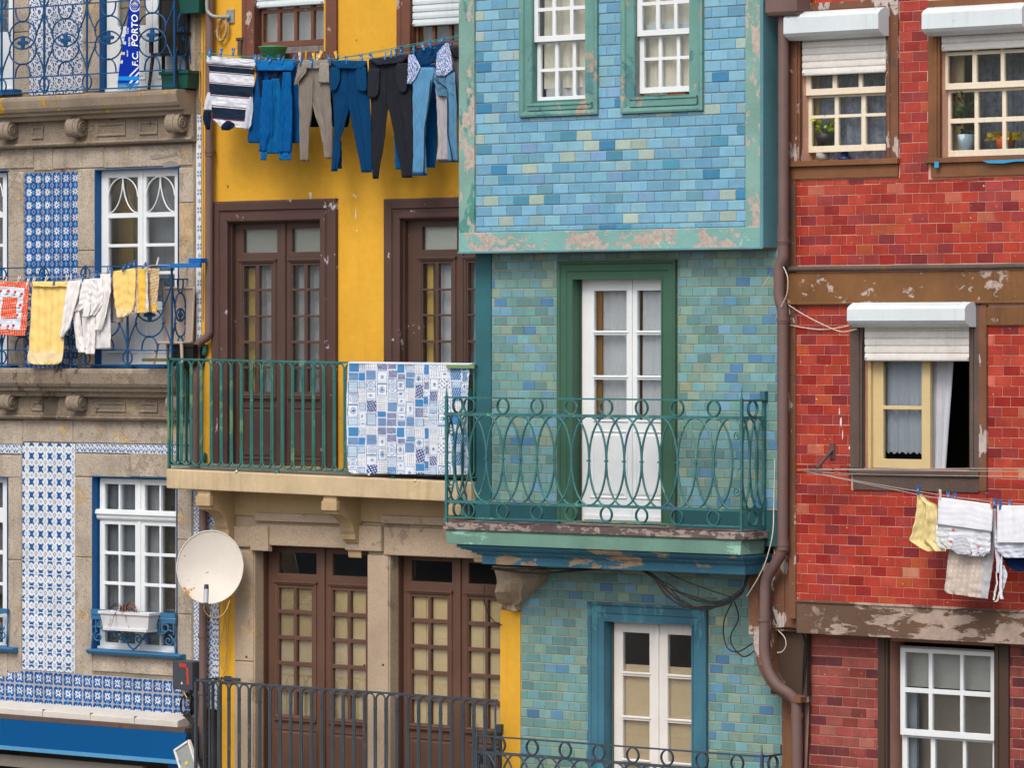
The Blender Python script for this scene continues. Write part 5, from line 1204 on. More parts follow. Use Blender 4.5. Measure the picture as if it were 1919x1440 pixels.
f_, b_ = dG-.04, dG+.1
pegs([(393, 100, f_, 'blue', 5), (414, 99, f_, 'blue', 3), (437, 98, f_, 'blue', 3), (478, 110, f_, 'blue', -8), (486, 110, f_, 'blue', 5), (499, 112, b_, 'blue', 35), (506, 114, f_, 'blue', 40), (522, 111, b_, 'blue', 0), (530, 113, f_, 'blue', -3), (551, 111, f_, 'blue', -10),
      (564, 116, f_, 'blue', 0), (580, 116, b_, 'blue', 25), (584, 118, f_, 'blue', -4), (616, 110, f_, 'blue', -8), (632, 110, b_, 'blue', 55), (649, 113, f_, 'blue', 0), (678, 110, b_, 'blue', -20), (697, 108, f_, 'blue', -30), (722, 106, f_, 'blue', -30), (733, 102, f_, 'blue', -15), (752, 96, b_, 'blue', 10), (775, 94, f_, 'blue', -20), (793, 88, f_, 'blue', -25),
      (573, 104, b_, 'yellow', 12), (588, 107, b_, 'yellow', -10), (600, 103, b_, 'yellow', 15), (630, 104, b_, 'yellow', -20), (562, 106, b_, 'white', 0), (595, 109, b_, 'white', 10)], 'the yellow house washing line', 'pegs on the yellow house line')
for x, y, t, l in ((806, 84, -25, 'blue peg on the waistband of the pale jeans'), (827, 76, 60, 'blue peg at the right hip of the pale jeans'), (846, 84, 50, 'blue peg holding the grey trousers behind the jeans'), (742, 100, 10, 'blue peg behind the charcoal trousers waistband')): peg(x, y, f_, 'blue', l, 'pegs on the yellow house line', t)
# ---- left balcony line
GL = 'washing on the granite house balcony'
dN = -.02
def gingham(px, py, T, q, side):
    c = np.zeros(px.shape+(3,))+cl('c9d6e6'); X = px+.1*(py-530); Y = py-.06*px
    border = (X > 47) | (Y < 537) | (Y > 616) ; inner = (X > 9) & (X < 37) & (Y > 556) & (Y < 597)
    g_ = (np.sin(X*2.1) > .3) & (np.sin(Y*2.1) > .3)
    k = border | inner; c[k] = cl('cf4a1c'); c[k & g_] = cl('e9d9d2')
    for cx, cy in ((2, 546), (16, 545), (29, 546), (42, 549), (42, 570), (38, 589), (8, 610), (21, 611), (34, 609), (1, 568), (0, 588)):
        c[((X-cx-1)**2+(Y-cy)**2 < 8)] = cl('c23a28'); c[((X-cx)**2/5+(Y-cy-5)**2/3 < 1)] = cl('4a8a5a')
    return c
garment('gingham_towel', 'orange and white gingham tea towel printed with cherries, leftmost on the balcony line', 'tea towel', [
  ([(526, -12, 57), (570, -14, 53), (610, -16, 50), (627, -16, 46)], dN, .01, gingham, dict(nu=90, nv=110, waves=1.6, amp=.012, lean=.05))], GL)
def yl(px, py, T, q, side):
    c = np.zeros(px.shape+(3,))+cl('e6ca80'); c = c*(1+.05*np.sin(px*.5))[..., None]; c[py > 660+4*np.sin(px*.3)] = cl('e2d2a8'); c[py > 679+2*np.cos(px*.1)] = cl('e6cc84'); return np.clip(c, 0, 1)
garment('yellow_towel', 'long plain yellow towel with a pale hem, between the gingham towel and the white blouse', 'towel', [
  ([(529, 60, 128), (560, 59, 126), (620, 57, 121), (655, 55, 119), (668, 51, 118), (678, 52, 116), (684, 66, 106)], dN-.01, .012, yl, dict(nu=40, nv=60, waves=1.6, amp=.012, seed=2)),
  ([(528, 59, 128), (538, 61, 126)], dN-.035, .012, yl, dict(nu=30, nv=8, waves=3, amp=.006))], GL)
wh, wh2 = flat('dcdcdc', .03), flat('ccced2', .03)
garment('white_blouse', 'white long-sleeved blouse with dangling cuffs, between the two yellow cloths on the balcony', 'blouse', [
  ([(524, 128, 206), (545, 130, 206), (585, 136, 206), (620, 140, 207), (652, 144, 207), (656, 146, 206)], dN+.01, .02, wh2, dict(nu=46, waves=4, amp=.014, lean=-.03)),
  ([(527, 127, 152), (550, 123, 149), (585, 119, 139), (615, 115, 131), (634, 113, 118)], dN-.03, .02, wh, dict(waves=1.2, amp=.01)),
  ([(524, 155, 182), (545, 150, 184), (570, 148, 180), (584, 140, 158)], dN-.03, .018, wh, dict(waves=2, amp=.012, seed=3)),
  ([(522, 168, 190), (545, 174, 194), (570, 170, 192), (592, 158, 178)], dN-.05, .02, wh, dict(waves=1.3, amp=.01, seed=4)),
  ([(568, 158, 170), (595, 155, 166)], dN-.07, .015, flat('dcdcdc'), dict(nv=10, waves=1, amp=.004)),
  ([(514, 188, 207), (545, 187, 207), (580, 183, 200), (600, 180, 196), (620, 180, 190)], dN-.035, .02, wh, dict(waves=1.4, amp=.01, seed=6)),
  ([(585, 165, 180), (630, 162, 178), (664, 160, 176)], dN-.03, .018, wh, dict(waves=1.2, seed=7)),
  ([(585, 141, 150), (630, 143, 152), (661, 145, 162)], dN-.02, .015, wh, dict(waves=1.2, seed=8))], GL)
def yl2(px, py, T, q, side):
    c = np.zeros(px.shape+(3,))+cl('e4c67a'); c[py > 577+.1*(px-210)] = cl('e0cfa0'); c[py > 593] = cl('e4c67a'); return c
garment('small_yellow_cloth', 'short yellow cloth with a pale band near its hem, right of the white blouse', 'cloth', [
  ([(509, 209, 256), (540, 212, 255), (575, 215, 253), (592, 219, 247), (598, 221, 236)], dN-.02, .012, yl2, dict(nu=30, waves=1.4, amp=.008, lean=-.14))], GL)
def ystr(px, py, T, q, side):
    c = np.zeros(px.shape+(3,))+cl('d8cdb8'); s = np.sin(px*1.5+.02*py); c[s > .6] = cl('b07a5a'); c[s < -.8] = cl('8f8f8a'); c[(px > 260) & (px < 272)] = cl('e0b850'); c[px > 273] = cl('c9ccd4'); return c
garment('striped_cloth', 'yellow and white kitchen cloth with fine vertical stripes beside the short yellow cloth', 'cloth', [
  ([(504, 252, 276), (540, 252, 277), (575, 252, 279), (588, 253, 279)], dN, .012, ystr, dict(nu=50, waves=1, amp=.008, lean=-.1))], GL)
def dstr(px, py, T, q, side):
    c = np.zeros(px.shape+(3,))+cl('dcc493'); y = py+.35*(px-275); s = np.sin(y*1.05); c[s > .72] = cl('8a6a5c'); c[s < -.88] = cl('7d8290'); c[py > 572] = cl('dfb95a'); return c
garment('diagonal_striped_cloth', 'pale yellow cloth with thin slanting dark stripes, rightmost on the balcony line', 'cloth', [
  ([(503, 272, 299), (530, 275, 298), (560, 277, 295), (585, 279, 294)], dN+.06, .012, dstr, dict(nu=40, nv=50, waves=1, amp=.008))], GL)
garment('grey_cloth', 'grey cloth peeping out below the short yellow cloth', 'cloth', [
  ([(520, 206, 250), (560, 207, 240), (605, 208, 230)], dN+.09, .01, flat('8f8a90'), dict(waves=2))], GL)
line([[(-40, 524, dN), (60, 528, dN), (130, 525, dN), (205, 512, dN), (262, 501, dN), (300, 497, dN), (372, 500, dN+.1)], [(-40, 519, dN+.09), (120, 519, dN+.09), (200, 511, dN+.09), (300, 496, dN+.09)]], .004, line_grey, 'clothesline', 'grey washing line along the granite house balcony, hung with towels and a white blouse')
m = MB(); m.pbox(296, 494, 374, 502, dN+.02, dN+.06, rx=330); k = U(298, dN)
while k < U(372, dN): m.box(k, k+.012, dN+.018, dN+.021, Z(330, 501, dN), Z(330, 499, dN), lin('c9d2da')); k += .03
o = m.build('perforated_bar', M('blue perforated bar', '1d69ae', .5, .1, bump=0), None, label='blue perforated metal bar at the right end of the balcony washing line', category='bar')
q_ = dN-.03
pegs([(35, 525, dN+.06, 'white', 15), (52, 530, q_, 'white', 10), (62, 528, dN+.06, 'white', 25), (78, 523, dN+.06, 'blue', 0), (86, 525, dN+.06, 'white', 25), (101, 529, q_, 'blue', 5), (125, 523, dN+.06, 'white', 10), (133, 521, dN+.06, 'white', 0), (141, 521, dN+.06, 'blue', 50), (155, 521, q_, 'blue', 3), (172, 516, dN+.06, 'blue', 15), (181, 516, q_, 'blue', 8), (202, 510, dN+.06, 'blue', 10), (209, 511, q_, 'blue', 5), (232, 503, q_, 'blue', 22), (241, 501, dN+.06, 'blue', 20), (252, 496, q_, 'blue', 3), (270, 499, q_, 'blue', 40), (295, 491, dN+.06, 'white', -5)],
     'the granite house balcony line', 'pegs on the balcony line')
# ---- red house line
GR = 'washing in front of the red wall'
dW = -.42
cream = flat('cdc08c', .07, 5); wht = flat('d6dbe4', .02)
garment('cream_cloth', 'crumpled pale yellow pillowcase hanging by one corner, leftmost on the red wall', 'cloth', [
  ([(926, 1719, 1727), (938, 1718, 1738), (945, 1717, 1756), (975, 1715, 1760), (1000, 1709, 1762), (1013, 1705, 1765), (1025, 1722, 1778), (1034, 1742, 1776)], dW, .02, cream, dict(nu=40, waves=2.2, amp=.02, wr=.01, seed=3))], GR)
def embro(px, py, T, q, side):
    c = np.zeros(px.shape+(3,))+cl('cfd5de')
    n = np.sin(px*1.3+py*.8)*np.sin(py*1.5-px*.9); ring_ = ((np.abs(px-1771) < 9) & (py > 990)) | ((np.abs(px-1836) < 11) & (py > 1004))
    c[ring_ & (n > .55)] = cl('6f8290'); 
    for a, b in ((1788, 994), (1834, 1026), (1783, 1016)): c[(px-a)**2+(py-b)**2 < 9] = cl('c8787c')
    return c
garment('white_embroidered_top', 'white folded top embroidered with small red flowers, between the yellow pillowcase and the white cloth', 'top', [
  ([(932, 1758, 1860), (950, 1757, 1861), (983, 1757, 1859)], dW-.03, .016, wht, dict(nu=40, nv=30, waves=1.4, amp=.006, lean=.135, wr=.0015)),
  ([(975, 1755, 1857), (1000, 1753, 1857), (1017, 1754, 1856), (1028, 1762, 1854)], dW+.0, .02, embro, dict(nu=90, nv=50, waves=1.6, amp=.006, lean=.1)),
  ([(1024, 1762, 1782), (1030, 1770, 1782)], dW+.0, .015, embro, dict(nu=20, nv=8)),
  ([(1026, 1808, 1850), (1036, 1812, 1848), (1042, 1818, 1842)], dW+.0, .015, embro, dict(nu=50, nv=16, lean=.06)),
  ([(1006, 1793, 1806), (1014, 1785, 1816), (1030, 1782, 1820), (1040, 1796, 1820)], dW-.02, .006, flat('b4bac4'), dict(nu=20, nv=20, waves=1, amp=.004))], GR)
def waffle(px, py, T, q, side):
    c = np.zeros(px.shape+(3,))+cl('b9aea6'); k = (np.sin((px+.16*py)*.75) > .3) & (np.sin(py*.7) > .0); c[k] = cl('c8beb4'); c[T > .82] = cl('aeb0b6'); return c
garment('beige_towel', 'beige checked towel hanging lowest, half hidden by the embroidered white top', 'towel', [
  ([(980, 1782, 1868), (1030, 1778, 1861), (1080, 1773, 1854), (1108, 1770, 1850), (1114, 1776, 1849)], dW+.08, .015, waffle, dict(nu=60, nv=70, waves=1.8, amp=.012, lean=.14))], GR)
garment('white_cloth', 'plain white folded cloth at the right end of the red wall washing line', 'cloth', [
  ([(948, 1868, 1975), (990, 1868, 1975), (1018, 1868, 1975)], dW-.03, .02, wht, dict(nu=50, waves=3, amp=.006, wr=.0015)),
  ([(1005, 1862, 1978), (1025, 1864, 1978), (1034, 1868, 1975), (1046, 1884, 1970)], dW-.0, .02, flat('bfc7d6', .03), dict(nu=50, waves=2, amp=.008))], GR)
garment('navy_cloth', 'navy cloth showing under the white folded cloth on the red wall', 'cloth', [
  ([(1000, 1875, 1975), (1045, 1879, 1975), (1062, 1888, 1970), (1071, 1906, 1960)], dW+.1, .02, flat('13284e'), dict(nu=40, waves=2))], GR)
garment('white_straps', 'dangling white ribbon straps left of the navy cloth', 'straps', [
  ([(955, 1858, 1866), (990, 1860, 1867), (1045, 1866, 1874), (1075, 1868, 1873)], dW+.03, .008, flat('c3cad6'), dict(nu=10, waves=1, amp=.004)),
  ([(1040, 1875, 1879), (1090, 1873, 1878), (1112, 1872, 1878), (1124, 1875, 1881)], dW+.02, .006, flat('cdd2dc'), dict(nu=8, waves=1, amp=.003)),
  ([(1060, 1876, 1882), (1075, 1877, 1888), (1085, 1876, 1887), (1110, 1876, 1879)], dW+.05, .006, flat('c3cad6'), dict(nu=10, waves=1, amp=.003)),
  ([(1072, 1866, 1868), (1095, 1867, 1870), (1112, 1862, 1866), (1126, 1861, 1864)], dW+.02, .005, flat('cdd2dc'), dict(nu=8, waves=1, amp=.002)),
  ([(1108, 1872, 1875), (1124, 1868, 1872), (1129, 1863, 1869)], dW+.02, .005, flat('d0c8bc'), dict(nu=8, waves=1, amp=.002))], GR)
line([[(1500, 882, dW+.1), (1719, 927, dW), (1760, 934, dW), (1862, 946, dW), (1990, 955, dW)], [(1500, 883, dW+.1), (1724, 922, dW+.08), (1860, 941, dW+.08), (1990, 950, dW+.08)], [(1500, 880, dW+.1), (1560, 881, dW), (1990, 885, dW)], [(1500, 881, dW+.1), (1600, 889, dW+.2), (1990, 895, dW+.2)], [(1500, 880, dW+.1), (1990, 878, dW+.25)]], .004, line_grey, 'clothesline', 'pale washing lines stretched below the open window of the red house')
pegs([(1721, 920, dW-.03, 'blue', 12), (1762, 928, dW-.03, 'white', 8), (1777, 932, dW+.06, 'blue', 0), (1789, 934, dW+.06, 'blue', 0), (1858, 944, dW-.03, 'orange', -8), (1864, 945, dW+.06, 'blue', 0), (1874, 948, dW-.03, 'blue', 10), (1892, 948, dW+.06, 'blue', 0)], 'the red house washing line', 'pegs on the red house line')
m = MB(); a, b = P(1560, 843, -.01), P(1531, 878, dW+.1); m.tube([a, b], .016, 6); m.box(a[0]-.03, a[0]+.03, -.02, 0, a[2]-.09, a[2]+.05); e0, e1 = P(1494, 881, dW+.1), P(1560, 881, dW+.1)
m.box(e0[0], e1[0], dW+.09, dW+.12, e0[2]-.012, e0[2]+.012); m.tube([e1, (e1[0], 0, e1[2])], .012, 6)
br = m.build('line_bracket', grey_brown, None, label='rusty metal bracket holding the washing lines left of the open window', category='bracket')
m = MB(); m.box(e0[0]+.01, e0[0]+.14, dW+.085, dW+.09, e0[2]-.008, e0[2]+.008); m.build('orange_grip', peg_orange, br)
# ================================================================ TABLECLOTH
def patch(px, py, T, q, side):
    r = np.random.RandomState(11); base = cl('c3cedd'); c = np.zeros(px.shape+(3,))+base; X = px-652-(py-680)*.0; Y = py-680-.013*(px-652)
    PL_ = [cl(k) for k in ('1b4f8a', '3f7fb4', '6f9fc6', 'd0d9e2', '0c387c', 'd6dde4', '4f84b0', '92b2cc')]
    P2 = 121.; Yr = Y % P2; cells_ = []; y = 0; rr = np.random.RandomState(4)
    occ = []
    x = 0
    while x < 235:
        w_ = rr.choice([14, 17, 19, 21, 11]); y = rr.randint(-8, 2)
        while y < P2-6:
            h_ = rr.choice([16, 20, 24, 28, 12]); h_ = h_ if y+h_ < P2 else P2-y-1
            cells_.append((x+rr.uniform(0, 2), y, w_-2, h_-2)); y += h_
        x += w_
    for (x0, y0, w_, h_) in cells_:
        i = (X >= x0) & (X < x0+w_) & (Yr >= y0) & (Yr < y0+h_)
        if not i.any(): continue
        u, v = (X[i]-x0)/w_*2-1, (Yr[i]-y0)/h_*2-1; k = rr.randint(0, 9); R = np.hypot(u, v); th = np.arctan2(v, u); cc = np.zeros((i.sum(), 3))
        if k == 0: cc[:] = PL_[1]; cc[(np.sin(u*9+3*np.sin(v*6))*np.cos(v*8) > .2)] = PL_[0]; cc[np.cos(u*14+v*9) > .85] = PL_[3]
        elif k == 1: cc[:] = PL_[3]; cc[(R < .62) & (np.sin(th*9)*np.cos(R*14) > -.1)] = PL_[6]; cc[(R < .2)] = PL_[0]; cc[np.maximum(abs(u), abs(v)) > .9] = PL_[0]*.7
        elif k == 2: cc[:] = PL_[5]; z__ = (abs(((u*2.4) % 1)-.5)+abs(((v*3) % 1)-.5)) < .3; cc[z__] = PL_[4]*.6
        elif k == 3: cc[:] = PL_[1] if w_ < 20 else PL_[6]
        elif k == 4: cc[:] = PL_[5]; cc[(np.sin(u*7+1)*np.sin(v*9+2) > .45)] = PL_[6]*.7; cc[np.cos(u*11-v*7) > .93] = PL_[0]
        elif k == 5: cc[:] = PL_[4] if w_*h_ < 420 else PL_[7]; cc[(np.sin(u*8+4*v)*np.sin(v*11-u*3) > .3)] = PL_[5]
        elif k == 6: cc[:] = PL_[5]; cc[(R < .8) & (R > .66)] = PL_[6]; cc[(R < .5) & (np.cos(8*th) > 0)] = PL_[1]; cc[np.maximum(abs(u), abs(v)) > .9] = PL_[0]*.8
        elif k == 7: cc[:] = PL_[7]; cc[(np.sin(u*15)*np.sin(v*17) > .2)] = PL_[3]; cc[(np.maximum(abs(u), abs(v)) > .86)] = PL_[6]*.8
        else: cc[:] = PL_[3]; cc[(R < .35) & (np.cos(5*th+1) > -.3)] = PL_[0]; cc[np.maximum(abs(u), abs(v)) > .92] = PL_[6]
        c[i] = cc
    return np.clip(c, 0, 1)
m = MB(); dC = -.085
strip(m, [(681, 652, 882), (700, 652, 880), (740, 650, 878), (800, 651, 876), (860, 652, 877), (884, 655, 876), (888, 662, 872)], dC, .006, patch, nu=300, nv=270, waves=2.6, amp=.016, seed=6, lean=.012, wr=.002)
o = m.build('tablecloth', M('printed tablecloth cotton', 'ffffff', .75, .04, 4, .02, 140, bump=.15, bs=60, attr=True, spec=.2), None, label='blue and white patchwork-print tablecloth draped over the green balcony railing', category='tablecloth')
m = MB(); a, b = P(652, 681, dC), P(882, 684, dC); m.prism([(dC-.006, 0), (dC-.006, .01), (-.045, .022), (0, .01), (0, -.1), (-.005, -.1), (-.01, 0)], 0, 1)
m.v = [(a[0]+(b[0]-a[0])*x, y, a[2]+(b[2]-a[2])*x-.004+z_) for x, y, z_ in m.v]; k = m.build('turnover', M('tablecloth back', 'c3cfe0', .8, .06, 4, .02, 100, bump=.1), o); 
m = MB(); a, b = P(838, 684, -.1), P(890, 686, -.1); m.box(a[0], b[0], -.115, -.095, a[2]-.035, a[2]+.0); k = a[0]+.02
while k < b[0]-.01: m.box(k, k+.008, -.117, -.114, a[2]-.022, a[2]-.014, lin('c9d6b8')); k += .02
m.build('perforated_bar', M('moss green perforated bar', '6f8f5c', .6, .1, bump=0), None, label='green perforated bar on the railing at the right end of the tablecloth', category='bar')
# ================================================================ OTHER THINGS
def one(m, name, mat, label, cat, group=None, bevel=0):
    o = m.build(name, mat, None, bevel=bevel); o['label'] = label; o['category'] = cat
    if group: o['group'] = group
    return o
def root_at(name, label, cat, p, group=None): return thing(name, label, cat, p, group)
# ---- satellite dish
dc = P(394, 1064, -.05); ax = Vector((.57, -.77, .20)).normalized(); sx_ = ax.cross(Vector((0, 0, 1))).normalized(); sz = sx_.cross(ax).normalized()
SD = root_at('satellite_dish', 'round off-white satellite dish with rust at its lower rim, mounted on the drainpipe', 'satellite dish', dc)
R = .40; m = MB(); nr, na = 14, 64; G = np.zeros((nr+1, na, 3))
C0 = Vector(dc)
for i in range(nr+1):
    r = R*i/nr if i else .001
    for k in range(na):
        a = 2*math.pi*k/na; p = C0+sx_*(r*.9*math.cos(a))+sz*(r*1.0*math.sin(a))+ax*(.5*r*r-.06); G[i, k] = p
m.grid(G, None, True, True); G2 = G-np.array(ax)*.006; m.grid(G2[:, ::-1], None, True, True)
m.tube([Vector(G[nr, k]) for k in range(na)], .007, 6, True)
m.build('reflector', M('chalky white dish paint', 'c9c6be', .6, .1, 1.6, .03, bump=.05, peel=('b8893f', .575, 5, (1, 1, 1)), streak=.2, scol='b59a6a'), SD)
m = MB(); low = C0-sz*(R*.95)+ax*.02; arm = low+ax*.28+sz*.07
m.tube([C0-sz*(R*1.02)-ax*.05, low+ax*.06-sz*.1, arm-sz*.06], .013, 8); m.build('arm', M('grey arm metal', '8d8a86', .5, .1, bump=0), SD)
m = MB(); m.tube([arm-sz*.13+ax*.02, arm+sz*.02, arm+sz*.025], .028, 12); m.build('receiver', M('pale grey plastic', 'a9b2ba', .4, .06, bump=0), SD)
m = MB(); m.tube([arm+sz*.02, arm+sz*.075], [.028, .024], 12); m.build('receiver_cap', M('dark cap plastic', '2b3138', .4, .06, bump=0), SD)
m = MB(); q = C0-ax*.14; m.tube([q, q-ax*.12, Vector((q.x, dY-.09, q.z-.05))], .02, 8); m.box(q.x-.05, q.x+.05, q.y-.01, q.y+.05, q.z-.07, q.z+.07); m.build('mount', grey_iron, SD)
m = MB(); e0 = arm-sz*.13; m.tube(smooth([e0, e0+Vector((-.03, 0, -.05)), e0+Vector((-.02, .05, -.13)), e0+Vector((.05, .12, -.16)), e0+Vector((.09, .2, -.1)), e0+Vector((.07, .3, .02))]), .006, 5); m.build('cable', cable_tan, SD)
# ---- utility box with its loop of cable
UB = root_at('junction_box', 'dark grey utility box with orange-red marks, at the corner beside the lower drainpipe', 'utility box', P(344, 1297, dL-.2))
m = MB(); d = dL-.2; a, b = U(323, d), U(360, d); zt, zb = Z(340, 1240, d), Z(340, 1294, d); m.box(a, b, d, dL, zb, zt); m.build('case', M('slate plastic', '3d434b', .5, .08, 3, bump=.03), UB, bevel=.01)
m = MB(); 
for x0, x1, y0, y1 in ((336.5, 340, 1244, 1251), (341, 344.5, 1244.5, 1251.5), (345.5, 349, 1245, 1252), (349.5, 353, 1252, 1268), (350.5, 354, 1268, 1284)): m.box(U(x0, d), U(x1, d), d-.003, d, Z(345, y1, d), Z(345, y0, d))
m.build('red_mark', M('red print', 'c23a22', .5, .04, bump=0), UB)
m = MB(); m.plate([(U(339, d), Z(340, 1283, d)), (U(342.5, d), Z(340, 1283, d)), (U(340.7, d), Z(340, 1278, d))], d-.003, d); m.build('triangle_mark', peg_white, UB)
m = MB()
for k in range(4): m.tube([(U(341, d)+(.085+.008*k)*math.cos(t), d+.06+.012*k, Z(341, 1324, d)+(.1+.008*k)*math.sin(t)) for t in np.linspace(0, 6.28, 26, endpoint=False)], .008, 5, True)
m.tube(smooth([(U(350, d), d+.05, zb), (U(352, d), d+.05, Z(350, 1310, d)), (U(349, d), d+.05, Z(350, 1330, d))]), .012, 6)
m.build('cable_loop', rubber, UB)
m = MB(); m.tube(smooth([(U(341, d), d+.04, zb), (U(343, d), d+.03, Z(345, 1303, d)), (U(347, d), d+.03, Z(345, 1309, d))]), .006, 5); m.build('yellow_wire', peg_yellow, UB)
# ---- cable runs
def cables(name, label, runs, r=.006, mat=rubber, cat='cables'):
    m = MB(); [m.tube(smooth([P(*p) for p in q], 6), r if not isinstance(r, list) else r[i], 5) for i, q in enumerate(runs)]; return one(m, name, mat, label, cat)
J = lambda a: rnd.uniform(-a, a)
runs = []
for k in range(6):
    o = k*1.4
    runs.append([(920+o*2, 1066+J(2), -.15), (1010, 1070+o+J(3), -.12), (1090, 1066+o+J(4), -.1), (1180, 1064+J(3), -.12), (1215+o, 1075+J(4), -.1), (1245+o*1.5, 1110+J(6), -.1), (1280+o, 1133+J(5), -.1), (1320, 1141+J(4), -.1), (1362, 1130+J(5), -.1), (1388, 1112+J(5), -.08), (1398+J(2), 1090, -.05), (1403, 1060, -.02)])
for k in range(3): runs.append([(1195, 1064, -.1), (1222+k*3, 1082+J(4), -.1), (1250, 1097+J(4), -.1), (1300, 1118+J(8), -.1), (1350, 1128+J(4), -.1), (1395, 1100+J(5), -.08), (1404, 1066, 0)])
runs.append([(1235, 1066, -.1), (1290, 1092, -.1), (1370, 1120, -.1)])
runs += [[(1372, 1130, .1), (1358, 1160, .15), (1356, 1190, .2), (1364, 1216, .2), (1384, 1222, .2), (1408, 1208, .1), (1425, 1196, 0)], [(1376, 1128, .1), (1384, 1160, .2), (1370, 1190, .2), (1373, 1212, .2), (1396, 1232, .2), (1424, 1210, 0)], [(1410, 1100, -.02), (1420, 1108, -.02), (1440, 1130, .0), (1455, 1170, 0)]]
cables('cable_bundle', 'tangle of black cables sagging below the green iron balcony', runs, .0065)
cables('cable_bundle', 'thin black cables running down beside the lower drainpipe bend at the red wall', [[(1455, 1178, .02), (1478, 1180, .02), (1500, 1184, .02), (1509, 1205, .05), (1511, 1225, .08), (1508, 1280, .1), (1506, 1440, .16), (1503, 1600, .16)], [(1446, 1180, 0), (1490, 1178, 0), (1510, 1200, .05), (1514, 1260, .1), (1518, 1320, .15), (1514, 1440, .16), (1512, 1600, .16)], [(1508, 1210, .04), (1504, 1300, .1), (1500, 1600, .2)]], .008)
cables('cable', 'loose pale cord along the big drainpipe beside the green iron balcony', [[(1452, 860, -.12), (1450, 950, -.14), (1448, 1000, -.2), (1436, 1050, -.2), (1420, 1085, -.18), (1400, 1118, -.1)]], .006, rope, 'cord')
cables('cable', 'white cable running from the drainpipe elbow to the shutter box above the open window', [[(1478, 572, -.06), (1510, 592, -.06), (1550, 612, -.06), (1578, 622, -.06), (1606, 617, -.05)], [(1480, 610, -.03), (1540, 618, -.03), (1590, 611, -.03)], [(1468, 500, -.14), (1476, 520, -.2), (1475, 550, -.2), (1464, 575, -.18)], [(1447, 508, 0), (1428, 540, -.005)]], .0055, rope)
cables('cable', 'short white wire curling on the dark timber below the red house beam', [[(1459, 1183, .0), (1470, 1195, -.01), (1473, 1210, -.01), (1466, 1222, -.01), (1457, 1224, -.01)]], .005, rope)
cables('cable', 'dark cable stapled along the foot of the patterned tiles above the awning', [[(-40, 1322, dL-.05), (30, 1327, dL-.05), (60, 1331, dL-.06), (120, 1330, dL-.05), (200, 1334, dL-.05), (260, 1341, dL-.06), (330, 1344, dL-.05), (360, 1352, dL-.06)], [(-40, 1325, dL-.05), (60, 1334, dL-.06), (180, 1335, dL-.05), (300, 1346, dL-.06), (352, 1360, dL-.08), (362, 1390, dL-.1), (368, 1440, dL-.1), (370, 1600, dL-.1)]], .008)
runs = [[(350+J(8), 1338+J(6), .1), (362+J(6), 1360+J(6), .08), (357+J(8), 1385+J(8), .06), (366+J(6), 1410+J(8), .08), (362+J(8), 1440, .08), (364+J(5), 1560, .1)] for k in range(9)]
cables('cable_bundle', 'messy knot of grey and black cables hanging beside the awning corner', runs, .006)
cables('cable', 'tan cables hanging in loops on the yellow strip left of the stone door frame', [[(418, 1125, .3), (420, 1170, .3), (411, 1220, .3), (417, 1255, .3), (424, 1230, .3), (428, 1170, .3), (433, 1110, .3)], [(422, 1125, .32), (424, 1180, .32), (424, 1250, .32), (410, 1275, .3)], [(402, 1128, .2), (396, 1145, .2), (399, 1160, .2), (404, 1150, .2)]], .0042, cable_tan)
cables('cable', 'thin tan cable tied down the left edge of the yellow wall', [[(424, 38, .3), (404, 58, .3), (389, 75, .3), (383, 92, .3), (377, 108, .3), (374, 150, .3), (375, 185, .3), (381, 194, .32)], [(381, 60, .35), (380, 200, .35), (381, 400, .35), (380, 600, .35)]], .005, cable_tan)
cables('cable', 'dark wire drooping in front of the rightmost brown glazed door', [[(908, 1098, .45), (907, 1125, .4), (915, 1150, .4), (928, 1167, .35), (940, 1172, .33)]], .005)
# ---- wall bracket pole and coil
m = MB(); m.tube(elbow([P(387, -40, .2), P(388, 22, .2), P(400, 31, .22), P(430, 31, dY-.04)], .08), .02, 10); 
o = one(m, 'antenna_pole', M('galvanised pipe', '8f9290', .45, .1, 3, bump=.05), 'bent grey steel pole bolted to the yellow wall at top left', 'pole')
m = MB(); m.pbox(424, 17, 438, 43, dY-.02, dY); m.tube([P(430, 31, dY-.03), P(430, 31, dY)], .03, 8)
for x, y in ((427, 20), (435, 20), (427, 40), (435, 40)): m.lathe([(0, 0), (.008, 0), (.008, .008), (0, .01)], P(x, y, dY-.02), (0, -1, 0), 6)
m.build('wall_plate', MATS['galvanised pipe'], o)
m = MB()
for k in range(7):
    c = (U(416, .3)+J(.01), .3+J(.02), Z(416, 56, .3)+J(.01)); rx_ = .075+J(.012); rz = .115+J(.012); t0 = rnd.random()
    m.tube([(c[0]+rx_*math.cos(t+t0)+.02*math.sin(t), c[1], c[2]+rz*math.sin(t+t0)) for t in np.linspace(0, 6.28, 24, endpoint=False)], .0055, 5, True)
one(m, 'cable_coil', cable_tan, 'coil of tan cable hanging from the bent grey pole', 'cable coil')
m = MB(); m.pbox(445, 74, 451, 104, dY-.06, dY-.045); m.pbox(442, 70, 453, 76, dY-.06, dY); one(m, 'line_bracket', grey_brown, 'small rusty upright bracket left of the shuttered window above the shirts', 'bracket')
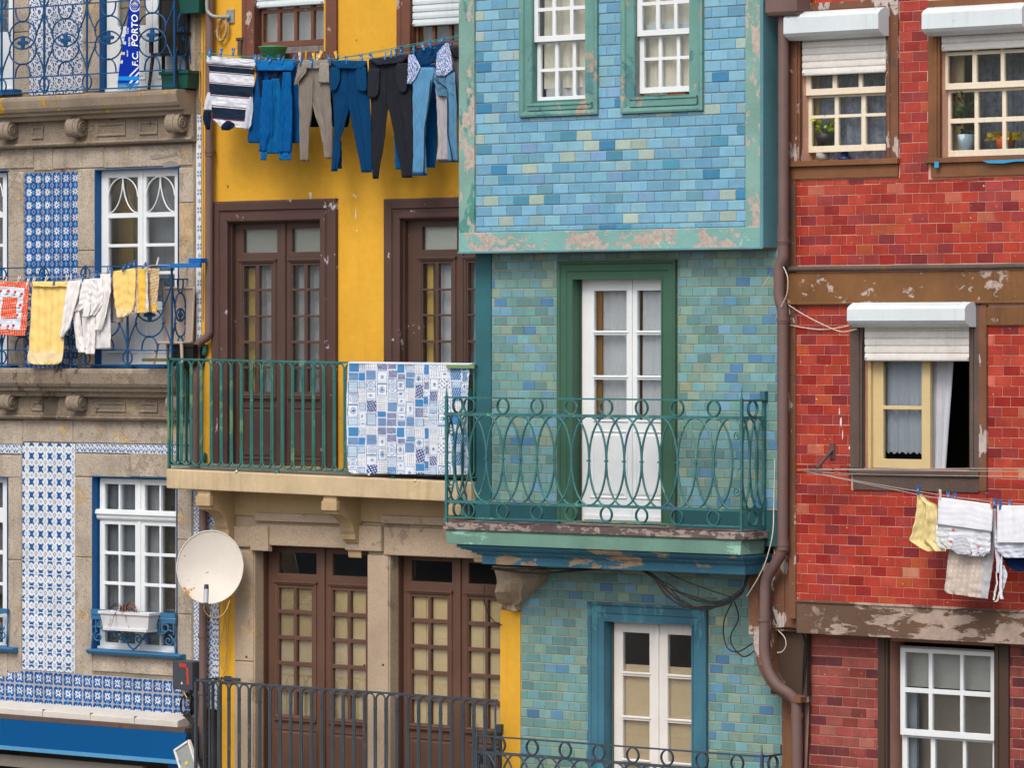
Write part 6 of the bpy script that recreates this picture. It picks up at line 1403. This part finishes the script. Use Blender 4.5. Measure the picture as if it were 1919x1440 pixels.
# ---- scarf on the upper balcony rail
SCARF = M('knitted scarf', 'ffffff', .9, .06, 6, .08, 120, bump=.3, bs=90, attr=True, spec=.08)
def scf(px, py, T, q, side):
    c = np.zeros(px.shape+(3,))+cl('0a2f9a'); a = py+1.15*(px-240)
    for k in (147, 158, 169): c[(np.abs(a-k) < 2.0) & (py > 117) & (py < 146)] = cl('cfdcf0')
    c[(py > 143) & (py < 151)] = cl('1b86cf'); c[(py > 151) & (np.abs(a-172) < 2.5)] = cl('cfdcf0'); c[(py > 151) & (np.abs(a-160) < 2.5)] = cl('cfdcf0'); c[(py > 155)] = cl('1b7fc4')
    for x, y in ((232, 60), (231, 80), (229, 100), (225, 116)):
        c[(np.abs(px-x) < 2.2) & (np.abs(py-y) < 2.6)] = cl('d2c23a'); c[(np.abs(px-x-4) < 1.4) & (np.abs(py-y) < 3)] = cl('c6d4ea')
    r_ = np.hypot(px-253, (py-9)*.8); c[(np.abs(r_-9.5) < .9)] = cl('c6d4ea'); c[(r_ < 7) & (np.sin(px*1.9)*np.sin(py*1.4) > .3)] = cl('c6d4ea'); c[(r_ < 4) & (py < 8)] = cl('cbbd62')
    return c
dS_ = dRL-.05; m = MB()
strip(m, [(-30, 244, 263), (10, 243, 262), (22, 241, 261), (60, 236, 260), (100, 227, 260), (130, 223, 260), (158, 221, 260)], dS_, .008, scf, nu=70, nv=150, waves=.7, amp=.004, wr=.001)
s_ = one(m, 'football_scarf', SCARF, 'blue football scarf with white lettering hung over the upper balcony railing', 'scarf')
m = MB()
for k in range(26):
    x = 221+k*1.5; m.tube([P(x, 157, dS_), P(x-.6+J(.8), 168+J(1.5), dS_-.004)], .0035, 4)
m.build('fringe', M('pale blue yarn', '2a86c0', .9, .1, bump=0), s_)
scarf_white = M('white scarf print', 'dde6f2', .9, .03, bump=0)
def text_mesh(txt, size):
    cu_ = bpy.data.curves.new('t', 'FONT'); cu_.body = txt; cu_.size = size; cu_.shear = .18; cu_.extrude = 0; cu_.offset = size*.02; cu_.resolution_u = 3
    o = bpy.data.objects.new('t', cu_); COL.objects.link(o); bpy.context.view_layer.update()
    me = bpy.data.meshes.new_from_object(o.evaluated_get(bpy.context.evaluated_depsgraph_get()))
    v = [tuple(q.co) for q in me.vertices]; f = [tuple(p.vertices) for p in me.polygons]
    bpy.data.objects.remove(o); bpy.data.curves.remove(cu_); bpy.data.meshes.remove(me); return v, f
for txt, xb, xt, y0, y1 in (('F.C.', 258.5, 247.5, 125, 97), ('PORTO', 258, 246, 88, 27), ('95/96', 244, 240.5, 87, 69), ('96/97', 240, 237.5, 106, 93), ('94/95', 241, 238.5, 63, 51)):
    m = MB(); v, f = text_mesh(txt, 1.); X = max(q[0] for q in v); Y = max(q[1] for q in v)
    ua, ub = U(xb, dS_-.016), U(xt, dS_-.016); za, zb = Z(250, y0, dS_), Z(250, y1, dS_)
    m.add([(ua+(ub-ua)*q[1]/Y, dS_-.016, za+(zb-za)*q[0]/X) for q in v], f)
    m.build('lettering', scarf_white, s_)
# ---- black chair and planters on the top balcony
def slab_chair(name, label, mat, cx, seat_y, back_y, foot_y, d, w_=.46, rx=None, lean=.06, arm=True):
    rt = root_at(name, label, 'chair', P(cx, foot_y, d+.1)); u = U(cx, d); zs, zb, zf = Z(cx, seat_y, d), Z(cx, back_y, d), Z(cx, foot_y, d)
    m = MB(); n = 9
    G = np.zeros((10, n, 3))
    for j in range(10):
        for i in range(n):
            t = i/(n-1)*2-1; q = j/9; G[j, i] = (u+t*w_/2*(1+.06*q), d+.17-.04*t*t+lean*.4*q, zs+(zb-zs)*q)
    m.grid(G[::-1]); G2 = G.copy(); G2[..., 1] += .02; m.grid(G2); m.tube([tuple(G[j, 0]) for j in range(10)]+[tuple(G[9, i]) for i in range(1, n)]+[tuple(G[j, n-1]) for j in range(8, -1, -1)], .016, 6)
    m.build('backrest', mat, rt)
    m = MB(); m.box(u-w_/2, u+w_/2, d-.02, d+.18, zs-.03, zs); m.build('seat', mat, rt, bevel=.012)
    for sx2 in (-1, 1):
        for dd in (0, .16):
            m = MB(); m.tube([(u+sx2*(w_/2-.03), d+dd, zs-.02), (u+sx2*(w_/2+.01), d+dd+(-.03 if dd == 0 else .04), zf)], [.022, .016], 6); m.build('leg', mat, rt)
        if arm:
            m = MB(); m.box(u+sx2*(w_/2)-.025, u+sx2*(w_/2)+.025, d-.03, d+.19, zs+.2, zs+.225); m.box(u+sx2*(w_/2)-.02, u+sx2*(w_/2)+.02, d-.02, d+.02, zs, zs+.2); m.build('armrest', mat, rt, bevel=.008)
    return rt
blk = M('black resin', '181818', .5, .1, bump=.05); bei = M('beige resin', 'a3968a', .5, .08, bump=.05)
slab_chair('chair', 'black plastic chair behind the upper blue railing', blk, 308, 98, -6, 166, .14, .4)
slab_chair('chair', 'beige plastic armchair behind the blue railing at the drying cloths', bei, 318, 640, 540, 686, .13, .42, arm=False)
def trough(name, label, mat, x0, x1, yt, yb, d, depth=.18, group=None, taper=.03):
    m = MB(); a, b = U(x0, d), U(x1, d); zt, zb = Z((x0+x1)/2, yt, d), Z((x0+x1)/2, yb, d); e = d+depth; t = taper
    v = [(a+t, d+t*.6, zb), (b-t, d+t*.6, zb), (b-t, e-t*.6, zb), (a+t, e-t*.6, zb), (a, d, zt), (b, d, zt), (b, e, zt), (a, e, zt), (a+.02, d+.02, zt), (b-.02, d+.02, zt), (b-.02, e-.02, zt), (a+.02, e-.02, zt), (a+.03, d+.03, zt-.04), (b-.03, d+.03, zt-.04), (b-.03, e-.03, zt-.04), (a+.03, e-.03, zt-.04)]
    f = [(3, 2, 1, 0), (0, 1, 5, 4), (1, 2, 6, 5), (2, 3, 7, 6), (3, 0, 4, 7)]+[(4+i, 4+(i+1) % 4, 8+(i+1) % 4, 8+i) for i in range(4)]+[(8+i, 8+(i+1) % 4, 12+(i+1) % 4, 12+i) for i in range(4)]+[(12, 13, 14, 15)]
    m.add(v, f); m.box(a-.012, b+.012, d-.012, d+.006, zt-.03, zt+.002); m.box(b-.004, b+.012, d, e, zt-.03, zt+.002); m.box(a-.012, a+.004, d, e, zt-.03, zt+.002)
    return one(m, name, mat, label, 'planter', group, .003)
grn = M('dark green plastic', '164a42', .45, .1, 3, bump=.05)
trough('planter_trough', 'dark green plastic plant trough standing on the upper balcony floor', grn, 300, 352, 133, 166, .16, .2)
trough('planter_trough', 'dark green plant trough hung high at the right end of the upper balcony', grn, 332, 374, -22, 24, .14, .2)
trough('storage_crate', 'black plastic crate on the floor at the right end of the middle balcony', blk, 322, 362, 646, 687, .16, .2, taper=.01)['category'] = 'crate'
pl_ = trough('window_planter', 'white plastic window box holding a dried plant, on the blue window guard', M('white planter plastic', 'c9ccd0', .5, .1, 3, .03, bump=.05, streak=.3, scol='9a8f7c'), 186, 279, 1148, 1180, .12, .17, taper=.04)
m = MB(); m.pbox(192, 1178, 274, 1184, .12, .3); m.build('saucer', MATS['white planter plastic'], pl_, bevel=.004)
def blade_plant(m, c, n, L, droop, wd, col=None, up=.6, seed=0):
    r = random.Random(seed)
    for k in range(n):
        a = r.uniform(0, 6.28); l = L*r.uniform(.6, 1.1); h = up*r.uniform(.5, 1.2); pts = []
        for i in range(7):
            t = i/6; pts.append(Vector((c[0]+math.cos(a)*l*t, c[1]+math.sin(a)*l*t*.5, c[2]+l*(h*t*2-droop*t*t*2))))
        for i in range(6):
            w0, w1 = wd*(1-abs(i/6-.3))*.5, wd*(1-abs((i+1)/6-.3))*.5 if i < 5 else .001
            s = Vector((-math.sin(a), math.cos(a)*.5, .2)).normalized(); p, q2 = pts[i], pts[i+1]
            m.add([p-s*w0, p+s*w0, q2+s*w1, q2-s*w1], [(0, 1, 2, 3)], col, True)
def leafy(m, c, n, rad, hh, ls, seed=0, stems=True, stem_mb=None):
    r = random.Random(seed)
    for k in range(n):
        a, q2, t = r.uniform(0, 6.28), r.uniform(.2, 1), r.uniform(.1, 1); p = Vector((c[0]+math.cos(a)*rad*q2*t, c[1]+math.sin(a)*rad*.6*q2*t, c[2]+hh*t))
        if stem_mb is not None and k % 3 == 0: stem_mb.tube([c, (Vector(c)*.4+p*.6)+Vector((0, 0, .02)), p], .003, 4)
        n1 = Vector((math.cos(a), math.sin(a)*.6, r.uniform(-.5, .8))).normalized(); s = n1.cross(Vector((r.uniform(-.4, .4), -1, r.uniform(-.3, .5)))).normalized(); l = ls*r.uniform(.6, 1.2)
        m.add([p, p+n1*l*.5+s*l*.22, p+n1*l, p+n1*l*.5-s*l*.22], [(0, 1, 2, 3)], None, True)
m = MB(); c = P(233, 1150, .2); blade_plant(m, c, 22, .3, .9, .022, None, .75, 3); one(m, 'dried_plant', M('dried brown leaf', '6a4636', .8, .2, 8, bump=0), 'dried brown spidery plant in the white window box', 'plant')
lfg = M('dark leaf', '2c4a22', .6, .25, 8, bump=0); lfy = M('bright leaf', '93a81c', .6, .2, 8, bump=0); lfo = M('yellow green leaf', 'a6951f', .6, .25, 8, bump=0)
def potted(name, label, mat, x, yt, yb, d, r0, r1, leaf, lmat, lab2=None, spec=(40, .14, .2, .07), seed=0, nm='potted_plant'):
    rt = root_at(name, label, 'potted plant', P(x, yb, d)); c = P(x, yb, d); h = Z(x, yt, d)-c[2]; m = MB()
    m.lathe([(0, 0), (r0, 0), (r0+(r1-r0)*.5, h*.5), (r1, h), (r1-.008, h), (r1-.012, h-.02), (0, h-.02)], c, (0, 0, 1), 24); m.build('pot', mat, rt)
    st = MB(); f = MB(); leafy(f, (c[0], c[1], c[2]+h-.02), *spec, seed=seed, stem_mb=st); f.build('foliage', lmat, rt); st.build('stems', lfg, rt); return rt
potted('potted_plant', 'bright yellow-green plant in a dark pot behind the left red-house window', M('charcoal pot', '26282c', .5, .1, bump=0), 1546, 250, 274, .17, .07, .1, 0, lfy, spec=(46, .15, .16, .085), seed=1)
potted('potted_plant', 'tall dark plant in a pale blue glazed pot behind the right red-house window', M('pale blue pot', 'a9bccb', .35, .05, bump=0), 1811, 252, 286, .2, .065, .088, 0, lfg, spec=(90, .16, .42, .085), seed=2)
potted('potted_plant', 'trailing yellow-green plant in a terracotta pot beside the pale blue pot', M('terracotta', 'a5552f', .8, .1, bump=.1), 1884, 256, 280, .2, .08, .1, 0, lfo, spec=(70, .24, .02, .09), seed=3)
m = MB(); c = P(1541, 300, .16); m.lathe([(0, 0), (.055, 0), (.065, .07), (.06, .07), (0, .06)], c, (0, 0, 1), 16); one(m, 'small_pot', M('grey woven pot', '9a9a94', .8, .15, 30, bump=.2), 'small grey woven pot in the gap under the left red-house window', 'pot')
m = MB(); c = P(1583, 300, .16); m.lathe([(0, 0), (.07, 0), (.07, .025), (.035, .03), (.035, .09), (0, .09)], c, (0, 0, 1), 16); one(m, 'jar', M('dark blue jar', '1c2f5c', .3, .05, bump=0), 'dark blue jar beside the small grey pot in the open window gap', 'jar')
# ---- green basket hanging under the shuttered window
m = MB(); c = P(512, 108, .16); prof = [(.115, 0), (.15, .11), (.158, .112), (.158, .12), (.146, .12), (.11, .008), (0, .006)]
m.lathe([(0, 0)]+prof, c, (0, 0, 1), 28); bk = one(m, 'plastic_basket', M('mint green plastic', '4fb07c', .4, .08, bump=0), 'mint green perforated plastic basket on the sill above the blue shirt', 'basket')
m = MB()
for j in range(4):
    for k in range(28):
        a = math.radians(180+k*180/27); r = .121+.03*(j/4)+.002; p = Vector((c[0]+r*math.cos(a), c[1]+r*math.sin(a), c[2]+.022+j*.02)); n_ = Vector((math.cos(a), math.sin(a), 0)); s = Vector((-math.sin(a), math.cos(a), 0))*.0035; u_ = Vector((0, 0, .0045))
        m.add([p-s-u_, p+s-u_, p+s+u_, p-s+u_], [(0, 1, 2, 3)])
m.build('holes', M('basket hole', '123a26', .8, 0, fine=0, bump=0), bk)
m = MB(); m.pbox(1250, 172, 1284, 182, -.12, -.05, rx=1267); one(m, 'orange_box', M('orange card', 'b0501c', .7, .1, bump=0), 'orange box in the gap under the right-hand white sash of the blue wall', 'box', None, .003)
# ---- broken granite corbel stone over the yellow pilaster
m = MB(); r = np.random.RandomState(3); d = dY-.28
sec = [(1066, 921, 1003, .3), (1072, 921, 1004, .3), (1083, 923, 1000, .3), (1094, 926, 988, .26), (1110, 929, 975, .22), (1124, 932, 971, .15), (1132, 936, 970, .1), (1134, 938, 970, .06), (1144, 937, 974, .03)]
G = np.zeros((len(sec), 14, 3))
for j, (y, x0, x1, pr) in enumerate(sec):
    d_ = dY-pr; u0, u1 = U(x0, d_), U(min(x1, 985), d_)
    for i in range(14):
        t = i/13; k_ = r.uniform(-.012, .012)
        if t < .12: G[j, i] = (u0, dY+.02-(dY+.02-d_)*t/.12, 0)
        elif t > .86: G[j, i] = (u1+.05*(1 if j < 4 else 0), d_+(dY+.02-d_)*(t-.86)/.14, 0)
        else: G[j, i] = (u0+(u1-u0)*(t-.12)/.74+k_, d_+.05*math.sin((t-.12)/.74*3.1+j)*(j > 1)+k_, 0)
        G[j, i, 2] = Z(955, y, d_)+r.uniform(-.006, .006)
m.grid(G, None, False); m.box(G[0, 0, 0]+.01, G[0, 13, 0]-.01, dY-.3, dY+.02, G[0, :, 2].min()-.01, G[0, :, 2].max()+.012)
m.build('corner_corbel', granite_tan, YW)
# ---- patches of cement on the granite lintel
m = MB(); d = dL-.02
for o in ([(282, 290), (300, 289), (312, 291), (330, 286), (330, 292), (308, 296), (284, 298), (281, 294)], [(304, 307), (318, 301), (330, 304), (336, 312), (306, 314)]): m.plate([(U(x, d), Z(305, y, d)) for x, y in o][::-1], d, d+.03)
m.build('cement_patch', M('grey cement', '86827a', .9, .1, 4, bump=.2), LW)
# ---- floodlight at the bottom left
FL = root_at('floodlight', 'tilted white-framed floodlight at the lower left corner of the yellow house', 'floodlight', P(350, 1430, .0))
X0 = Vector((.80, -.2, .42)).normalized(); Y0 = Vector((-.5, -.35, .85)); Y0 = (Y0-X0*Y0.dot(X0)).normalized(); N0 = X0.cross(Y0); c = Vector(P(352, 1428, .0))
c = Vector(P(350, 1426, .0)); X0 = Vector((.52, -.1, -.95)).normalized(); Y0 = Vector((.85, 0, .5)); Y0 = (Y0-X0*Y0.dot(X0)).normalized(); N0 = X0.cross(Y0); N0 = N0 if N0.y < 0 else -N0
def obox(m, a, b, e): 
    m.add([c+X0*x+Y0*y+N0*z_ for x in (-a, a) for y in (-b, b) for z_ in e], [(0, 1, 3, 2), (4, 6, 7, 5), (0, 4, 5, 1), (2, 3, 7, 6), (0, 2, 6, 4), (1, 5, 7, 3)])
m = MB(); obox(m, .17, .115, (-.07, 0)); m.build('housing', grey_iron, FL, bevel=.008)
m = MB()
for sx3, sy3, a, b in ((0, 1, .185, .012), (0, -1, .185, .012), (1, 0, .012, .13), (-1, 0, .012, .13)):
    c_ = c; c = c+X0*sx3*.175+Y0*sy3*.12; obox(m, a, b, (-.02, .02)); c = c_
m.build('frame', white_old, FL, bevel=.003)
m = MB(); obox(m, .16, .105, (0, .006)); m.build('lens', M('pale reflector', '8f9896', .3, .2, 5, bump=0), FL)
c_ = c; m = MB(); c = c+X0*.03-Y0*.01; obox(m, .02, .02, (.007, .012)); c = c_; m.build('bulb', peg_yellow, FL)
m = MB(); m.tube([c-N0*.06, c-N0*.12+Vector((.02, .1, 0)), (c.x+.05, dY, c.z+.05)], .012, 6); m.build('bracket', grey_iron, FL)
# ---- blue box at the balcony corner, white plastic stool legs
m = MB(); m.pbox(353, 484, 376, 493, .1, .2); one(m, 'blue_box', M('blue plastic box', '0f5cae', .45, .06, bump=0), 'small bright blue plastic box above the right end of the middle balcony railing', 'box', None, .004)

# ---- small marks: chips of render, paint streaks, bolt holes, pins
def chip(parent, mat, x, y, w_, h_, d, seed, name, th=.003):
    r = random.Random(seed); m = MB(); n = 11
    m.plate([(U(x+w_*math.cos(k*6.283/n)*r.uniform(.5, 1.1), d), Z(x, y-h_*math.sin(k*6.283/n)*r.uniform(.5, 1.1), d)) for k in range(n)], d-th, d+.002); m.build(name, mat, parent)
chipm = M('bare plaster', 'd9d3c8', .9, .1, bump=.1); dirt = M('dark bolt hole', '3a2c24', .9, .1, bump=0)
for i, (x, y, w_, h_) in enumerate(((582, 365, 2.5, 8), (664, 366, 2.5, 2), (667, 369, 2, 2.5), (667, 400, 1.2, 12), (669, 432, 1.5, 2), (735, 252, 1.2, 1.6), (628, 256, 1, 1.5))): chip(YW, chipm, x, y, w_, h_, dY, i, 'plaster_chip')
for i, (x, y, w_, h_) in enumerate(((427, 350, 2, 4), (668, 75, 2, 2))): chip(YW, M('dark stain', '8a5f24', .9, .1, bump=0), x, y, w_, h_, dY, i+20, 'plaster_chip', .0015)
for i, (x, y) in enumerate(((462, 1232), (683, 1248), (718, 1247))): chip(Lw, dirt, x, y, 2.6, 2.6, dY-.0105, i+30, 'bolt_hole', .002)
for i, (x, y, w_, h_) in enumerate(((1573, 772, 1.5, 9), (1576, 792, 2, 12), (1579, 815, 1.2, 12), (1592, 840, 2, 4), (1594, 872, 2, 3), (1530, 748, 2, 2))): chip(RW, chipm, x, y, w_, h_, -.0075, i+40, 'paint_splash', .0015)
for i, (x, y) in enumerate(((444, 884), (692, 890), (779, 901))):
    m = MB(); m.lathe([(0, 0), (.014, 0), (.014, .012), (0, .018)], P(x, y, -.075), (0, -1, 0), 8); m.build('pin', white_old, YB)
